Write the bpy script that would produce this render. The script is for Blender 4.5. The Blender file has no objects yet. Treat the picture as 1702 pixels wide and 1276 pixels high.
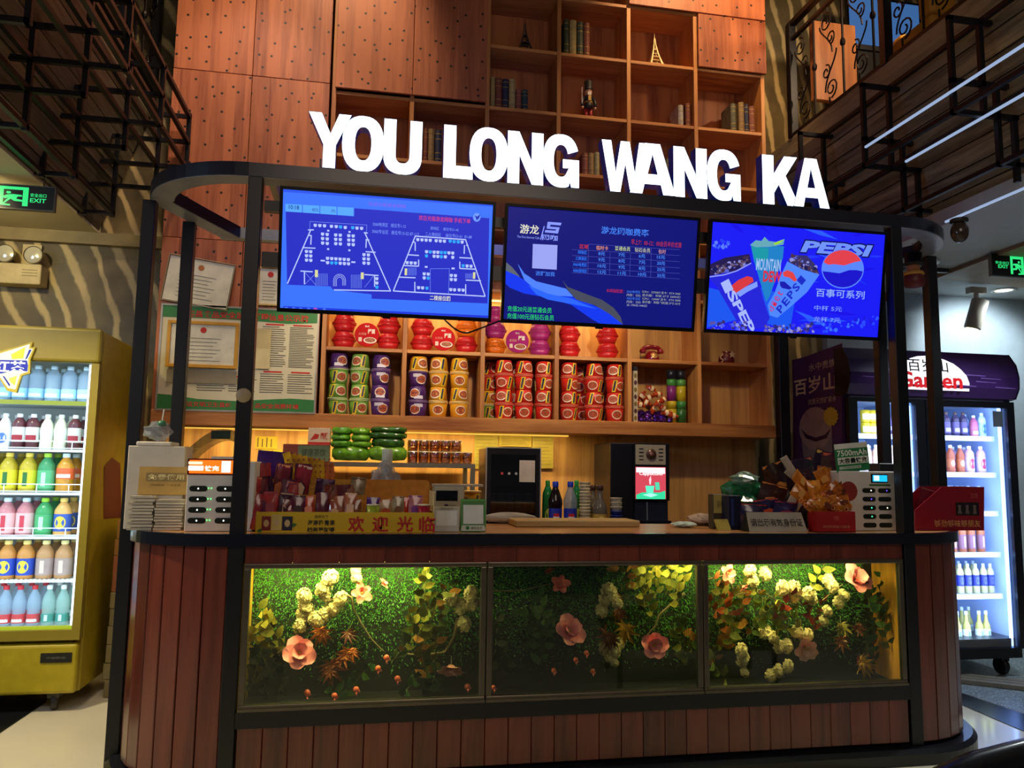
import bpy, bmesh, math, random
from mathutils import Vector, Matrix
random.seed(7)
SC = bpy.context.scene
COL = SC.collection
# ---------------------------------------------------------------- camera
CAMP = Vector((0.5692, -3.4587, 1.3638)); YAW, TILT, ROLL, FPX = 0.1812, 0.1113, 0.0139, 1281.02
_fw = Vector((math.sin(YAW)*math.cos(TILT), math.cos(YAW)*math.cos(TILT), math.sin(TILT)))
_r = Vector((math.cos(YAW), -math.sin(YAW), 0)); _u = _r.cross(_fw)
RT = _r*math.cos(ROLL) + _u*math.sin(ROLL); UP = _u*math.cos(ROLL) - _r*math.sin(ROLL); FW = _fw
cd = bpy.data.cameras.new('camera'); cam = bpy.data.objects.new('camera', cd); COL.objects.link(cam)
cd.sensor_fit = 'HORIZONTAL'; cd.sensor_width = 36; cd.lens = FPX*36/1702; cd.clip_start = 0.05
M = Matrix((RT, UP, -FW)).transposed().to_4x4(); M.translation = CAMP; cam.matrix_world = M
SC.camera = cam
def at(x, y, X=None, Y=None, Z=None):
    d = FW + RT*((x-851)/FPX) - UP*((y-638)/FPX)
    t = (X-CAMP.x)/d.x if X is not None else (Y-CAMP.y)/d.y if Y is not None else (Z-CAMP.z)/d.z
    return CAMP + d*t
def bb(x0, y0, x1, y1, Y):
    """pixel box on the plane y=Y -> x0, x1, z0, z1 in metres"""
    ym, xm = (y0+y1)/2, (x0+x1)/2
    return at(x0, ym, Y=Y).x, at(x1, ym, Y=Y).x, at(xm, y1, Y=Y).z, at(xm, y0, Y=Y).z
# ---------------------------------------------------------------- view, world, room lights
SC.view_settings.view_transform = 'Standard'; SC.view_settings.look = 'None'
SC.view_settings.exposure = 0.0; SC.view_settings.gamma = 1.0; SC.view_settings.use_curve_mapping = False
wd = bpy.data.worlds.new('world'); SC.world = wd; wd.use_nodes = True
wd.node_tree.nodes['Background'].inputs[0].default_value = (0.55, 0.55, 0.6, 1)
wd.node_tree.nodes['Background'].inputs[1].default_value = 0.05
def lamp(kind, loc, target, energy, color, size=0.1, size_y=None, spot=60, blend=0.6):
    l = bpy.data.lights.new('lamp', kind); l.energy = energy; l.color = color
    if kind == 'AREA':
        l.shape = 'RECTANGLE'; l.size = size; l.size_y = size_y or size
    else:
        l.shadow_soft_size = size
    if kind == 'SPOT':
        l.spot_size = math.radians(spot); l.spot_blend = blend
    o = bpy.data.objects.new('lamp', l); COL.objects.link(o); o.location = loc
    if target is not None:
        o.rotation_euler = (Vector(target)-Vector(loc)).to_track_quat('-Z', 'Y').to_euler()
    return o
WARM = (1.0, 0.70, 0.42); AMBER = (1.0, 0.62, 0.18); COOL = (0.75, 0.87, 1.0); NEUT = (1.0, 0.85, 0.62)
# warm wash lamps high in the atrium
lamp('SPOT', (0.15, 0.75, 6.2), (-0.05, 1.95, 4.5), 250, WARM, 0.1, spot=62)
lamp('SPOT', (3.1, 0.75, 6.2), (3.05, 1.95, 4.6), 270, (1.0, 0.62, 0.3), 0.1, spot=60)
lamp('SPOT', (-0.3, 0.3, 5.8), (-0.4, 1.95, 3.1), 135, (1.0, 0.72, 0.55), 0.1, spot=50)
# light of the hall behind the photographer
lamp('AREA', (1.2, -5.0, 4.2), (1.6, 0.5, 1.3), 60, (1.0, 0.78, 0.62), 3.0, 2.0)
lamp('AREA', (-3.2, -1.8, 2.6), (-0.4, 0.3, 0.9), 30, (0.6, 0.75, 1.0), 1.0, 0.6)
# ceiling downlights over the side aisles, plus one added spot
lamp('SPOT', (-1.7, 0.2, 2.9), (-1.5, 0.5, 0), 230, (1.0, 0.83, 0.5), 0.06, spot=110)
lamp('SPOT', (-0.95, 0.35, 2.95), (-0.95, 1.5, 0.4), 55, (1.0, 0.85, 0.55), 0.06, spot=60)  # added spot without a fitting, brightens the cartons and fridge side
lamp('SPOT', (-1.75, 1.0, 2.9), (-1.75, 2.2, 2.3), 40, (1.0, 0.8, 0.4), 0.06, spot=120)
lamp('SPOT', (4.6, 0.3, 2.85), (4.5, 0.4, 0), 150, (0.85, 0.95, 1.0), 0.06, spot=110)
lamp('SPOT', (5.6, 1.6, 2.85), (5.6, 2.6, 1.6), 90, (0.8, 0.92, 1.0), 0.08, spot=120)
lamp('SPOT', (4.2, 0.6, 4.9), (4.1, 1.9, 4.3), 60, WARM, 0.08, spot=110)
# ---------------------------------------------------------------- materials
def lin(h):
    h = h.lstrip('#'); o = []
    for i in (0, 2, 4):
        c = int(h[i:i+2], 16)/255; o.append(c/12.92 if c <= 0.04045 else ((c+0.055)/1.055)**2.4)
    return tuple(o)
MATS = {}
def _new(name):
    m = bpy.data.materials.new(name); m.use_nodes = True
    nt = m.node_tree; return m, nt, nt.nodes['Principled BSDF']
def mat(col, rough=0.5, metal=0.0, emit=0.0, var=0.12, ns=12.0, bump=0.0, trans=0.0, ior=1.45, alpha=1.0, coat=0.0, ecol=None, spec=None):
    key = (col, rough, metal, emit, var, ns, bump, trans, alpha, coat, ecol, spec)
    if key in MATS: return MATS[key]
    m, nt, b = _new('m_'+col.lstrip('#')); N, L = nt.nodes, nt.links
    c = lin(col)
    tc = N.new('ShaderNodeTexCoord'); nz = N.new('ShaderNodeTexNoise'); nz.inputs['Scale'].default_value = ns; nz.inputs['Detail'].default_value = 3
    L.new(tc.outputs['Object'], nz.inputs['Vector'])
    rp = N.new('ShaderNodeValToRGB'); e = rp.color_ramp.elements
    e[0].position, e[1].position = 0.3, 0.7
    e[0].color = tuple(x*(1-var) for x in c)+(1,); e[1].color = tuple(min(1, x*(1+var)) for x in c)+(1,)
    L.new(nz.outputs['Fac'], rp.inputs[0]); L.new(rp.outputs[0], b.inputs['Base Color'])
    b.inputs['Roughness'].default_value = rough; b.inputs['Metallic'].default_value = metal
    if emit:
        b.inputs['Emission Color'].default_value = (lin(ecol) if ecol else c)+(1,); b.inputs['Emission Strength'].default_value = emit
    if trans: b.inputs['Transmission Weight'].default_value = trans; b.inputs['IOR'].default_value = ior
    if alpha < 1: b.inputs['Alpha'].default_value = alpha
    if coat: b.inputs['Coat Weight'].default_value = coat; b.inputs['Coat Roughness'].default_value = 0.08
    if spec is not None: b.inputs['Specular IOR Level'].default_value = spec
    if bump:
        bp = N.new('ShaderNodeBump'); bp.inputs['Strength'].default_value = bump; bp.inputs['Distance'].default_value = 0.01
        L.new(nz.outputs['Fac'], bp.inputs['Height']); L.new(bp.outputs[0], b.inputs['Normal'])
    MATS[key] = m; return m
def glow(col, s):
    """light-giving face: screens, lamps, lit signs"""
    key = ('glow', col, s)
    if key in MATS: return MATS[key]
    m, nt, b = _new('glow_'+col.lstrip('#'))
    b.inputs['Base Color'].default_value = tuple(x*0.1 for x in lin(col))+(1,); b.inputs['Roughness'].default_value = 0.35
    b.inputs['Emission Color'].default_value = lin(col)+(1,); b.inputs['Emission Strength'].default_value = s
    MATS[key] = m; return m
def glass(tint='#f4fbff', refl=0.06):
    key = ('glass', tint, refl)
    if key in MATS: return MATS[key]
    m, nt, b = _new('glass'); N, L = nt.nodes, nt.links
    t = N.new('ShaderNodeBsdfTransparent'); t.inputs[0].default_value = lin(tint)+(1,)
    g = N.new('ShaderNodeBsdfGlossy'); g.inputs['Roughness'].default_value = 0.03
    lw = N.new('ShaderNodeLayerWeight'); lw.inputs[0].default_value = 0.25
    mt = N.new('ShaderNodeMath'); mt.operation = 'MULTIPLY_ADD'; mt.inputs[1].default_value = 0.5; mt.inputs[2].default_value = refl
    L.new(lw.outputs['Fresnel'], mt.inputs[0])
    mx = N.new('ShaderNodeMixShader'); L.new(mt.outputs[0], mx.inputs[0]); L.new(t.outputs[0], mx.inputs[1]); L.new(g.outputs[0], mx.inputs[2])
    L.new(mx.outputs[0], nt.nodes['Material Output'].inputs[0]); MATS[key] = m; return m
def wood(c1, c2, rough=0.45, axis='Z', sc=9.0, holes=False, strips=0.0, coat=0.0):
    key = ('wood', c1, c2, rough, axis, sc, holes, strips, coat)
    if key in MATS: return MATS[key]
    m, nt, b = _new('wood'); N, L = nt.nodes, nt.links
    tc = N.new('ShaderNodeTexCoord'); oi = N.new('ShaderNodeObjectInfo')
    ad = N.new('ShaderNodeVectorMath'); ad.operation = 'ADD'
    cx = N.new('ShaderNodeCombineXYZ'); mu = N.new('ShaderNodeMath'); mu.operation = 'MULTIPLY'; mu.inputs[1].default_value = 37.0
    L.new(oi.outputs['Random'], mu.inputs[0])
    for i in range(3): L.new(mu.outputs[0], cx.inputs[i])
    L.new(tc.outputs['Object'], ad.inputs[0]); L.new(cx.outputs[0], ad.inputs[1])
    mp = N.new('ShaderNodeMapping'); s = [sc, sc, sc]; s['XYZ'.index(axis)] = sc*0.07; mp.inputs['Scale'].default_value = s
    L.new(ad.outputs[0], mp.inputs['Vector'])
    n1 = N.new('ShaderNodeTexNoise'); n1.inputs['Scale'].default_value = 1.0; n1.inputs['Detail'].default_value = 5; n1.inputs['Distortion'].default_value = 1.2
    L.new(mp.outputs[0], n1.inputs['Vector'])
    n2 = N.new('ShaderNodeTexNoise'); n2.inputs['Scale'].default_value = 7.0; n2.inputs['Detail'].default_value = 3; L.new(mp.outputs[0], n2.inputs['Vector'])
    mm = N.new('ShaderNodeMath'); mm.operation = 'MULTIPLY_ADD'; mm.inputs[1].default_value = 0.45; L.new(n2.outputs['Fac'], mm.inputs[0]); L.new(n1.outputs['Fac'], mm.inputs[2])
    m3 = N.new('ShaderNodeMath'); m3.operation = 'MULTIPLY_ADD'; m3.inputs[1].default_value = 0.22; L.new(oi.outputs['Random'], m3.inputs[0]); L.new(mm.outputs[0], m3.inputs[2])
    rp = N.new('ShaderNodeValToRGB'); e = rp.color_ramp.elements; e[0].position, e[1].position = 0.52, 1.1
    e[0].color = lin(c1)+(1,); e[1].color = lin(c2)+(1,)
    src = m3.outputs[0]
    if strips:      # edge-glued staves: each stave a tone of its own
        sp = N.new('ShaderNodeSeparateXYZ'); L.new(ad.outputs[0], sp.inputs[0])
        fm = N.new('ShaderNodeMath'); fm.operation = 'MULTIPLY'; fm.inputs[1].default_value = 1/strips; L.new(sp.outputs[0], fm.inputs[0])
        fl = N.new('ShaderNodeMath'); fl.operation = 'FLOOR'; L.new(fm.outputs[0], fl.inputs[0])
        wn = N.new('ShaderNodeTexWhiteNoise'); wn.noise_dimensions = '1D'; L.new(fl.outputs[0], wn.inputs['W'])
        m4 = N.new('ShaderNodeMath'); m4.operation = 'MULTIPLY_ADD'; m4.inputs[1].default_value = 0.25; L.new(wn.outputs['Value'], m4.inputs[0]); L.new(src, m4.inputs[2])
        m5 = N.new('ShaderNodeMath'); m5.operation = 'SUBTRACT'; m5.inputs[1].default_value = 0.1; L.new(m4.outputs[0], m5.inputs[0]); src = m5.outputs[0]
    L.new(src, rp.inputs[0]); col = rp.outputs[0]
    if holes:
        vo = N.new('ShaderNodeTexVoronoi'); vo.voronoi_dimensions = '2D'; vo.inputs['Scale'].default_value = 8.6; vo.inputs['Randomness'].default_value = 0.85
        sp = N.new('ShaderNodeSeparateXYZ'); L.new(ad.outputs[0], sp.inputs[0]); cb = N.new('ShaderNodeCombineXYZ'); L.new(sp.outputs[0], cb.inputs[0]); L.new(sp.outputs[2], cb.inputs[1])
        L.new(cb.outputs[0], vo.inputs['Vector'])
        lt = N.new('ShaderNodeMath'); lt.operation = 'LESS_THAN'; lt.inputs[1].default_value = 0.078; L.new(vo.outputs['Distance'], lt.inputs[0])
        mx = N.new('ShaderNodeMixRGB'); mx.inputs[2].default_value = (0.006, 0.003, 0.002, 1); L.new(lt.outputs[0], mx.inputs[0]); L.new(col, mx.inputs[1]); col = mx.outputs[0]
    L.new(col, b.inputs['Base Color']); b.inputs['Roughness'].default_value = rough
    if coat: b.inputs['Coat Weight'].default_value = coat; b.inputs['Coat Roughness'].default_value = 0.15
    bp = N.new('ShaderNodeBump'); bp.inputs['Strength'].default_value = 0.12; bp.inputs['Distance'].default_value = 0.004
    L.new(mm.outputs[0], bp.inputs['Height']); L.new(bp.outputs[0], b.inputs['Normal'])
    MATS[key] = m; return m
def stone():
    if 'stone' in MATS: return MATS['stone']
    m, nt, b = _new('stone_paper'); N, L = nt.nodes, nt.links
    tc = N.new('ShaderNodeTexCoord')
    mp = N.new('ShaderNodeMapping'); mp.inputs['Location'].default_value = (2.7, 0, -0.9); mp.inputs['Scale'].default_value = (1.0, 1.0, 0.62); L.new(tc.outputs['Object'], mp.inputs[0])
    wv = N.new('ShaderNodeTexWave'); wv.wave_type = 'RINGS'; wv.rings_direction = 'Y'; wv.inputs['Scale'].default_value = 2.3; wv.inputs['Distortion'].default_value = 3.4
    wv.inputs['Detail'].default_value = 4; wv.inputs['Detail Scale'].default_value = 1.6; L.new(mp.outputs[0], wv.inputs[0])
    r1 = N.new('ShaderNodeValToRGB'); e = r1.color_ramp.elements; e[0].position, e[1].position = 0.70, 0.93; L.new(wv.outputs['Color'], r1.inputs[0])
    nz = N.new('ShaderNodeTexNoise'); nz.inputs['Scale'].default_value = 2.5; nz.inputs['Detail'].default_value = 8; L.new(tc.outputs['Object'], nz.inputs[0])
    r2 = N.new('ShaderNodeValToRGB'); e = r2.color_ramp.elements; e[0].position, e[1].position = 0.35, 0.7
    e[0].color = lin('#4e4530')+(1,); e[1].color = lin('#83744c')+(1,); L.new(nz.outputs['Fac'], r2.inputs[0])
    mx = N.new('ShaderNodeMixRGB'); mx.inputs[2].default_value = lin('#c4b07c')+(1,); L.new(r1.outputs[0], mx.inputs[0]); L.new(r2.outputs[0], mx.inputs[1])
    L.new(mx.outputs[0], b.inputs['Base Color']); b.inputs['Roughness'].default_value = 0.5; MATS['stone'] = m; return m
def speckle(c1, c2, sc, rough):
    m, nt, b = _new('speckle'); N, L = nt.nodes, nt.links
    tc = N.new('ShaderNodeTexCoord'); nz = N.new('ShaderNodeTexNoise'); nz.inputs['Scale'].default_value = sc; nz.inputs['Detail'].default_value = 6; L.new(tc.outputs['Object'], nz.inputs[0])
    rp = N.new('ShaderNodeValToRGB'); e = rp.color_ramp.elements; e[0].position, e[1].position = 0.42, 0.62; e[0].color = lin(c1)+(1,); e[1].color = lin(c2)+(1,)
    L.new(nz.outputs['Fac'], rp.inputs[0]); L.new(rp.outputs[0], b.inputs['Base Color']); b.inputs['Roughness'].default_value = rough; return m
# ---------------------------------------------------------------- mesh builder
class MB:
    def __init__(s): s.v = []; s.f = []; s.m = []
    def add(s, vs, fs, m=0):
        k = len(s.v); s.v += [tuple(p) for p in vs]; s.f += [tuple(i+k for i in f) for f in fs]; s.m += [m]*len(fs); return s
    def box(s, x0, x1, y0, y1, z0, z1, m=0, T=None):
        vs = [Vector(p) for p in ((x0,y0,z0),(x1,y0,z0),(x1,y1,z0),(x0,y1,z0),(x0,y0,z1),(x1,y0,z1),(x1,y1,z1),(x0,y1,z1))]
        if T: vs = [T @ p for p in vs]
        return s.add(vs, [(0,3,2,1),(4,5,6,7),(0,1,5,4),(1,2,6,5),(2,3,7,6),(3,0,4,7)], m)
    def poly(s, pts, m=0): return s.add(pts, [tuple(range(len(pts)))], m)
    def prism(s, pts, d, m=0, ends=(True, True)):
        """pts: 3-D loop, extruded by vector d"""
        n = len(pts); d = Vector(d); a = [Vector(p) for p in pts]; fs = [(i, (i+1) % n, n+(i+1) % n, n+i) for i in range(n)]
        if ends[0]: fs.append(tuple(reversed(range(n))))
        if ends[1]: fs.append(tuple(range(n, 2*n)))
        return s.add(a+[p+d for p in a], fs, m)
    def xz(s, pts, y0, y1, m=0):     # outline in x,z given counter-clockwise seen from the front, y0 < y1
        return s.prism([(x, y1, z) for x, z in reversed(pts)], (0, y0-y1, 0), m) if False else s.prism([(x, y0, z) for x, z in reversed(pts)], (0, y1-y0, 0), m)
    def tube(s, pts, r, n=8, m=0, closed=False, cap=True, r2=None):
        P = [Vector(p) for p in pts]; k = len(P); rings = []; ref = None
        for i, p in enumerate(P):
            a = P[(i-1) % k] if (i or closed) else p; b = P[(i+1) % k] if (i < k-1 or closed) else p
            t = (b-a).normalized()
            if ref is None: ref = t.orthogonal().normalized()
            ref = (ref - t*ref.dot(t)); ref = ref.normalized() if ref.length > 1e-6 else t.orthogonal().normalized()
            bi = t.cross(ref); rr = r if r2 is None else r+(r2-r)*i/max(1, k-1)
            rings.append([p+ref*(math.cos(2*math.pi*j/n)*rr)+bi*(math.sin(2*math.pi*j/n)*rr) for j in range(n)])
        vs = [v for R in rings for v in R]; fs = []
        for i in range(k if closed else k-1):
            i2 = (i+1) % k
            for j in range(n): fs.append((i*n+j, i*n+(j+1) % n, i2*n+(j+1) % n, i2*n+j))
        if cap and not closed: fs += [tuple(reversed(range(n))), tuple(range((k-1)*n, k*n))]
        return s.add(vs, fs, m)
    def sweep(s, path, prof, m=0, closed=False):
        """path: plan points (x,y); prof: list of (offset outward, z); outward = right of travel"""
        k = len(path); n = len(prof); vs = []; fs = []
        for i in range(k):
            a = Vector(path[(i-1) % k] if (i or closed) else path[i]); b = Vector(path[(i+1) % k] if (i < k-1 or closed) else path[i])
            t = (b-a).normalized(); nn = Vector((t.y, -t.x))
            for o, z in prof: vs.append((path[i][0]+nn.x*o, path[i][1]+nn.y*o, z))
        for i in range(k if closed else k-1):
            i2 = (i+1) % k
            for j in range(n): fs.append((i*n+j, i2*n+j, i2*n+(j+1) % n, i*n+(j+1) % n))
        if not closed: fs += [tuple(range(n)), tuple(reversed(range((k-1)*n, k*n)))]
        return s.add(vs, fs, m)
    def lathe(s, prof, n=16, m=0, c=(0,0,0), cap=True, a0=0.0, a1=2*math.pi):
        full = abs(a1-a0-2*math.pi) < 1e-6; k = n if full else n+1; vs = []; fs = []
        for r, z in prof:
            for j in range(k):
                a = a0+(a1-a0)*j/n; vs.append((c[0]+r*math.cos(a), c[1]+r*math.sin(a), c[2]+z))
        for i in range(len(prof)-1):
            for j in range(n):
                j2 = (j+1) % k; fs.append((i*k+j, i*k+j2, (i+1)*k+j2, (i+1)*k+j))
        if cap and full: fs += [tuple(reversed(range(k))), tuple(range((len(prof)-1)*k, len(prof)*k))]
        return s.add(vs, fs, m)
    def ball(s, c, r, n=8, k=6, m=0, sq=(1,1,1)):
        vs = []; fs = []
        for i in range(1, k):
            a = math.pi*i/k
            for j in range(n):
                b = 2*math.pi*j/n; vs.append((c[0]+r*sq[0]*math.sin(a)*math.cos(b), c[1]+r*sq[1]*math.sin(a)*math.sin(b), c[2]+r*sq[2]*math.cos(a)))
        t = len(vs); vs += [(c[0], c[1], c[2]+r*sq[2]), (c[0], c[1], c[2]-r*sq[2])]
        for i in range(k-2):
            for j in range(n): fs.append((i*n+j, (i+1)*n+j, (i+1)*n+(j+1) % n, i*n+(j+1) % n))
        for j in range(n): fs.append((t, j, (j+1) % n)); fs.append((t+1, (k-2)*n+(j+1) % n, (k-2)*n+j))
        return s.add(vs, fs, m)
    def mesh(s, name, mats, smooth=False):
        me = bpy.data.meshes.new(name); me.from_pydata(s.v, [], s.f)
        for q in (mats if isinstance(mats, (list, tuple)) else [mats]): me.materials.append(q)
        me.polygons.foreach_set('material_index', s.m)
        if smooth: me.polygons.foreach_set('use_smooth', [True]*len(s.f))
        me.update(); return me
    def obj(s, name, mats, parent=None, smooth=False, loc=(0,0,0), rot=(0,0,0)):
        return put(name, s.mesh(name, mats, smooth), parent, loc, rot)
def put(name, me, parent=None, loc=(0,0,0), rot=(0,0,0), scale=1.0):
    o = bpy.data.objects.new(name, me); COL.objects.link(o); o.parent = parent; o.location = loc; o.rotation_euler = rot
    if scale != 1.0: o.scale = (scale,)*3 if not isinstance(scale, (tuple, list)) else scale
    return o
def bevel(o, w=0.004, seg=2):
    b = o.modifiers.new('bevel', 'BEVEL'); b.width = w; b.segments = seg; b.limit_method = 'ANGLE'; b.angle_limit = 0.7; return o
def tag(o, label, cat, group=None, kind=None):
    o['label'] = label; o['category'] = cat
    if group: o['group'] = group
    if kind: o['kind'] = kind
    return o
def struct(o): o['kind'] = 'structure'; return o
def thing(name, label, cat, loc=(0,0,0), rz=0.0, group=None, rot=None):
    o = bpy.data.objects.new(name, None); COL.objects.link(o); o.empty_display_size = 0.05
    o.location = loc; o.rotation_euler = rot if rot else (0, 0, rz); return tag(o, label, cat, group)
def copy_tree(src, loc, rz=0.0, label=None, group=None, rot=None, parent=None):
    c = src.copy(); COL.objects.link(c); c.parent = parent
    if loc is not None: c.location = loc; c.rotation_euler = rot if rot else (0, 0, rz)
    if label: c['label'] = label
    if group: c['group'] = group
    for ch in list(src.children): copy_tree(ch, None, parent=c)
    return c
_TX = {}
def text_mesh(s, bold=0.0):
    k = (s, bold)
    if k in _TX: return _TX[k]
    c = bpy.data.curves.new('lettering', 'FONT'); c.body = s; c.size = 1; c.resolution_u = 2; c.offset = bold; c.align_x = 'LEFT'; c.space_line = 0.9
    o = bpy.data.objects.new('lettering', c); COL.objects.link(o)
    me = bpy.data.meshes.new_from_object(o.evaluated_get(bpy.context.evaluated_depsgraph_get()))
    bpy.data.objects.remove(o)
    n = len(me.vertices)
    xs = [v.co.x for v in me.vertices]; ys = [v.co.y for v in me.vertices]
    x0, x1, y0, y1 = min(xs), max(xs), min(ys), max(ys)
    for v in me.vertices: v.co = ((v.co.x-x0)/(x1-x0), 0.0, (v.co.y-y0)/(y1-y0))     # unit box in x,z facing -y
    _TX[k] = me; return me
def text(s, m, parent, x0, x1, z0, z1, y, bold=0.0, rot=(0,0,0), name='lettering'):
    """lettering filling the box x0..x1, z0..z1 on the plane y (local), facing -y"""
    me = text_mesh(s, bold).copy(); me.materials.clear(); me.materials.append(m)
    o = put(name, me, parent, (x0, y, z0), rot); o.scale = (x1-x0, 1, z1-z0); return o
# ================================================================ setting
W = 3.25
BLACK = mat('#0b0c12', 0.38, 0.0, var=0.05, spec=0.5)
PANEL = wood('#7a3820', '#b66a42', 0.5, 'Z', 9, holes=True, strips=0.062)
SHELF = wood('#8a4c20', '#c98a48', 0.5, 'X', 9)
UPR = wood('#8a4c20', '#c98a48', 0.5, 'Z', 9)
BACKW = wood('#6e3318', '#b06a36', 0.55, 'Z', 8, strips=0.08)
# floor: cream polished tiles with dark bands and grey granite strips
fl = MB().box(-6, 9, -5, 4, -0.1, 0.0).obj('floor', mat('#cfc8b4', 0.12, var=0.06, ns=1.5)); struct(fl)
def slab(name, pts, z, m):
    o = MB().prism([(x, y, 0.0005) for x, y in pts], (0, 0, z)).obj(name, m); return struct(o)
slab('trim_1', [tuple(at(1585, 1148, Z=0)[:2]), tuple(at(1760, 1206, Z=0)[:2]), tuple(at(1760, 1240, Z=0)[:2]), tuple(at(1570, 1160, Z=0)[:2])][::-1], 0.003, mat('#23262b', 0.25))
slab('trim_2', [tuple(at(1585, 1147, Z=0)[:2]), (3.6, 2.2), (7.5, 2.2), tuple(at(1990, 1195, Z=0)[:2]), tuple(at(1762, 1205, Z=0)[:2])], 0.002, speckle('#3a4750', '#9aa7aa', 90, 0.4))
slab('trim_3', [tuple(at(75, 1168, Z=0)[:2]), (-1.35, 2.2), (-4, 2.2), (-4, 0.4), tuple(at(-150, 1320, Z=0)[:2])][::-1], 0.003, mat('#15171c', 0.2))
# walls and ceilings
struct(MB().box(-6, 9, 2.32, 2.45, 0, 7).obj('wall_back', stone()))
struct(MB().box(4.25, 9, 2.24, 2.315, 0, 2.9).obj('wall_right', mat('#aab8bf', 0.6, var=0.04)))
struct(MB().box(-6, -1.36, -4.5, 2.31, 2.985, 3.08).obj('ceiling', mat('#c9c0a2', 0.7, var=0.03)))
struct(MB().box(4.0, 9, -4.5, 2.31, 2.9, 3.0).obj('ceiling', mat('#a9adab', 0.7, var=0.03)))
struct(MB().box(-6, 9, -5, 2.3, 7.0, 7.1).obj('ceiling', mat('#2a221c', 0.8)))
struct(MB().box(-3.4, -0.9, 2.26, 2.318, 2.9, 2.985).obj('trim_4', mat('#8c7d52', 0.5)))
# dropped tan ceiling board on the right
struct(MB().prism([tuple(at(1555, 463, Z=2.87)), tuple(at(1702, 408, Z=2.87)), (6.2, 0.9, 2.87), (7.2, 1.9, 2.87), tuple(at(1702, 478, Z=2.87))], (0, 0, 0.028)).obj('trim_5', mat('#8d7457', 0.6)))
# perforated timber panels on the upper wall
wp = struct(MB().box(-0.86, 0.2, 1.99, 2.315, 1.63, 6.9).obj('wall_panelling', mat('#4a2412', 0.7)))
def panel(x0, x1, z0, z1, y0=1.95, th=0.03):
    o = MB().box(x0+0.002, x1-0.002, y0, y0+th, z0+0.002, z1-0.002).obj('panel', PANEL, wp); return bevel(o, 0.002, 1)
for x0, x1 in ((-0.855, -0.33), (-0.33, 0.205)):
    panel(x0, x1, 1.72, 2.9); panel(x0, x1, 2.9, 4.1); panel(x0, x1, 4.1, 5.3); panel(x0, x1, 5.3, 6.5)
panel(0.24, 0.79, 4.065, 5.25, 1.925, 0.02); panel(0.79, 1.335, 4.065, 5.25, 1.925, 0.02)
panel(0.24, 1.335, 5.25, 6.5, 1.925, 0.02)
panel(2.44, 3.59, 4.985, 5.9, 1.925, 0.02); panel(3.01, 3.59, 4.535, 4.98, 1.925, 0.02); panel(1.35, 2.43, 5.48, 6.5, 1.925, 0.02)
# bookcase
bc = thing('wall_bookcase', 'tall open timber bookcase covering the back wall above the work area', 'bookcase', (0, 0, 0))
XC = [0.235, 0.79, 1.345, 1.89, 2.445, 2.995, 3.565]; ZR = [1.68, 2.19, 2.66, 3.12, 3.583, 4.045, 4.53, 4.98, 5.45]
DB = 2.25
PINE = wood('#9a6432', '#d6a25a', 0.55, 'Z', 8, strips=0.08)
MB().box(0.22, 3.59, DB, 2.316, 0.0, 2.66).obj('back_board', PINE, bc); MB().box(0.22, 3.59, DB, 2.316, 2.66, 6.5).obj('back_board', BACKW, bc)
for i, x in enumerate(XC):
    bevel(MB().box(x-0.016, x+0.016, 1.95, DB, 1.73, 6.5).obj('upright', UPR, bc), 0.002, 1)
for j, z in enumerate(ZR[1:], 1):
    for i in range(6):
        if i >= 3 and z > 5.0: continue
        bevel(MB().box(XC[i]+0.016, XC[i+1]-0.016, 1.953, DB, z-0.017, z+0.009).obj('shelf', SHELF, bc), 0.002, 1)
bevel(MB().box(-0.85, 3.6, 1.935, 2.3, 1.632, 1.73).obj('base_beam', SHELF, bc), 0.003, 1)
MB().box(-0.85, 0.22, 2.24, 2.31, 0.0, 1.632).obj('back_board', PINE, bc)
# black steel post by the end of the bookcase
tag(bevel(MB().box(3.6, 3.68, 1.86, 1.94, 0, 2.62).obj('steel_post', BLACK), 0.004, 1), 'square black steel post standing at the end of the timber bookcase', 'post')
# ================================================================ canopy frame
def arc(cx, cy, r, a0, a1, n): return [(cx+r*math.cos(a0+(a1-a0)*i/n), cy+r*math.sin(a0+(a1-a0)*i/n)) for i in range(n+1)]
PI = math.pi
cf = thing('canopy_frame', 'black steel canopy frame with rounded corners over the service counter', 'canopy')
RC = 0.53
RING = [(-0.29, 1.03), (-0.40, 0.78)] + arc(0, RC, RC, PI, 1.5*PI, 14)[1:] + arc(W, RC, RC, 1.5*PI, 2*PI, 14)[:-1] + [(W+0.40, 0.78), (W+0.29, 1.03)]
BLACK_GLARE = mat('#0c0f20', 0.3, 0.0, var=0.05, spec=0.6)  # black paint with the letters' blue glare put into its colour
MB().sweep(RING, [(0, 2.648), (0, 2.71), (-0.11, 2.71), (-0.11, 2.648)]).obj('ring_beam', BLACK_GLARE, cf)
MB().sweep(RING, [(-0.004, 2.6455), (-0.004, 2.6478), (-0.106, 2.6478), (-0.106, 2.6455)]).obj('underside_strip', mat('#80868c', 0.35), cf)
GALV = mat('#9aa0a0', 0.4, 0.5)
MB().box(-0.30, W+0.30, 1.0, 1.06, 2.648, 2.71).obj('rear_rail', GALV, cf)
pw = 0.062
POSTS = [(0, 0), (W-pw, 0)]
for x, y in POSTS:
    bevel(MB().box(x, x+pw, y+0.001, y+pw, 0.0, 2.647).obj('post', BLACK, cf), 0.003, 1)
for x, y in ((-0.555, 0.43), (W+0.495, 0.43), (-0.44, 0.74), (W+0.38, 0.74)):
    bevel(MB().box(x, x+0.06, y, y+0.06, 0.0, 2.647).obj('post', BLACK, cf), 0.003, 1)
MB().box(pw, W-pw, 0.085, 0.12, 2.26, 2.33).obj('mounting_rail', BLACK, cf)
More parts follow.
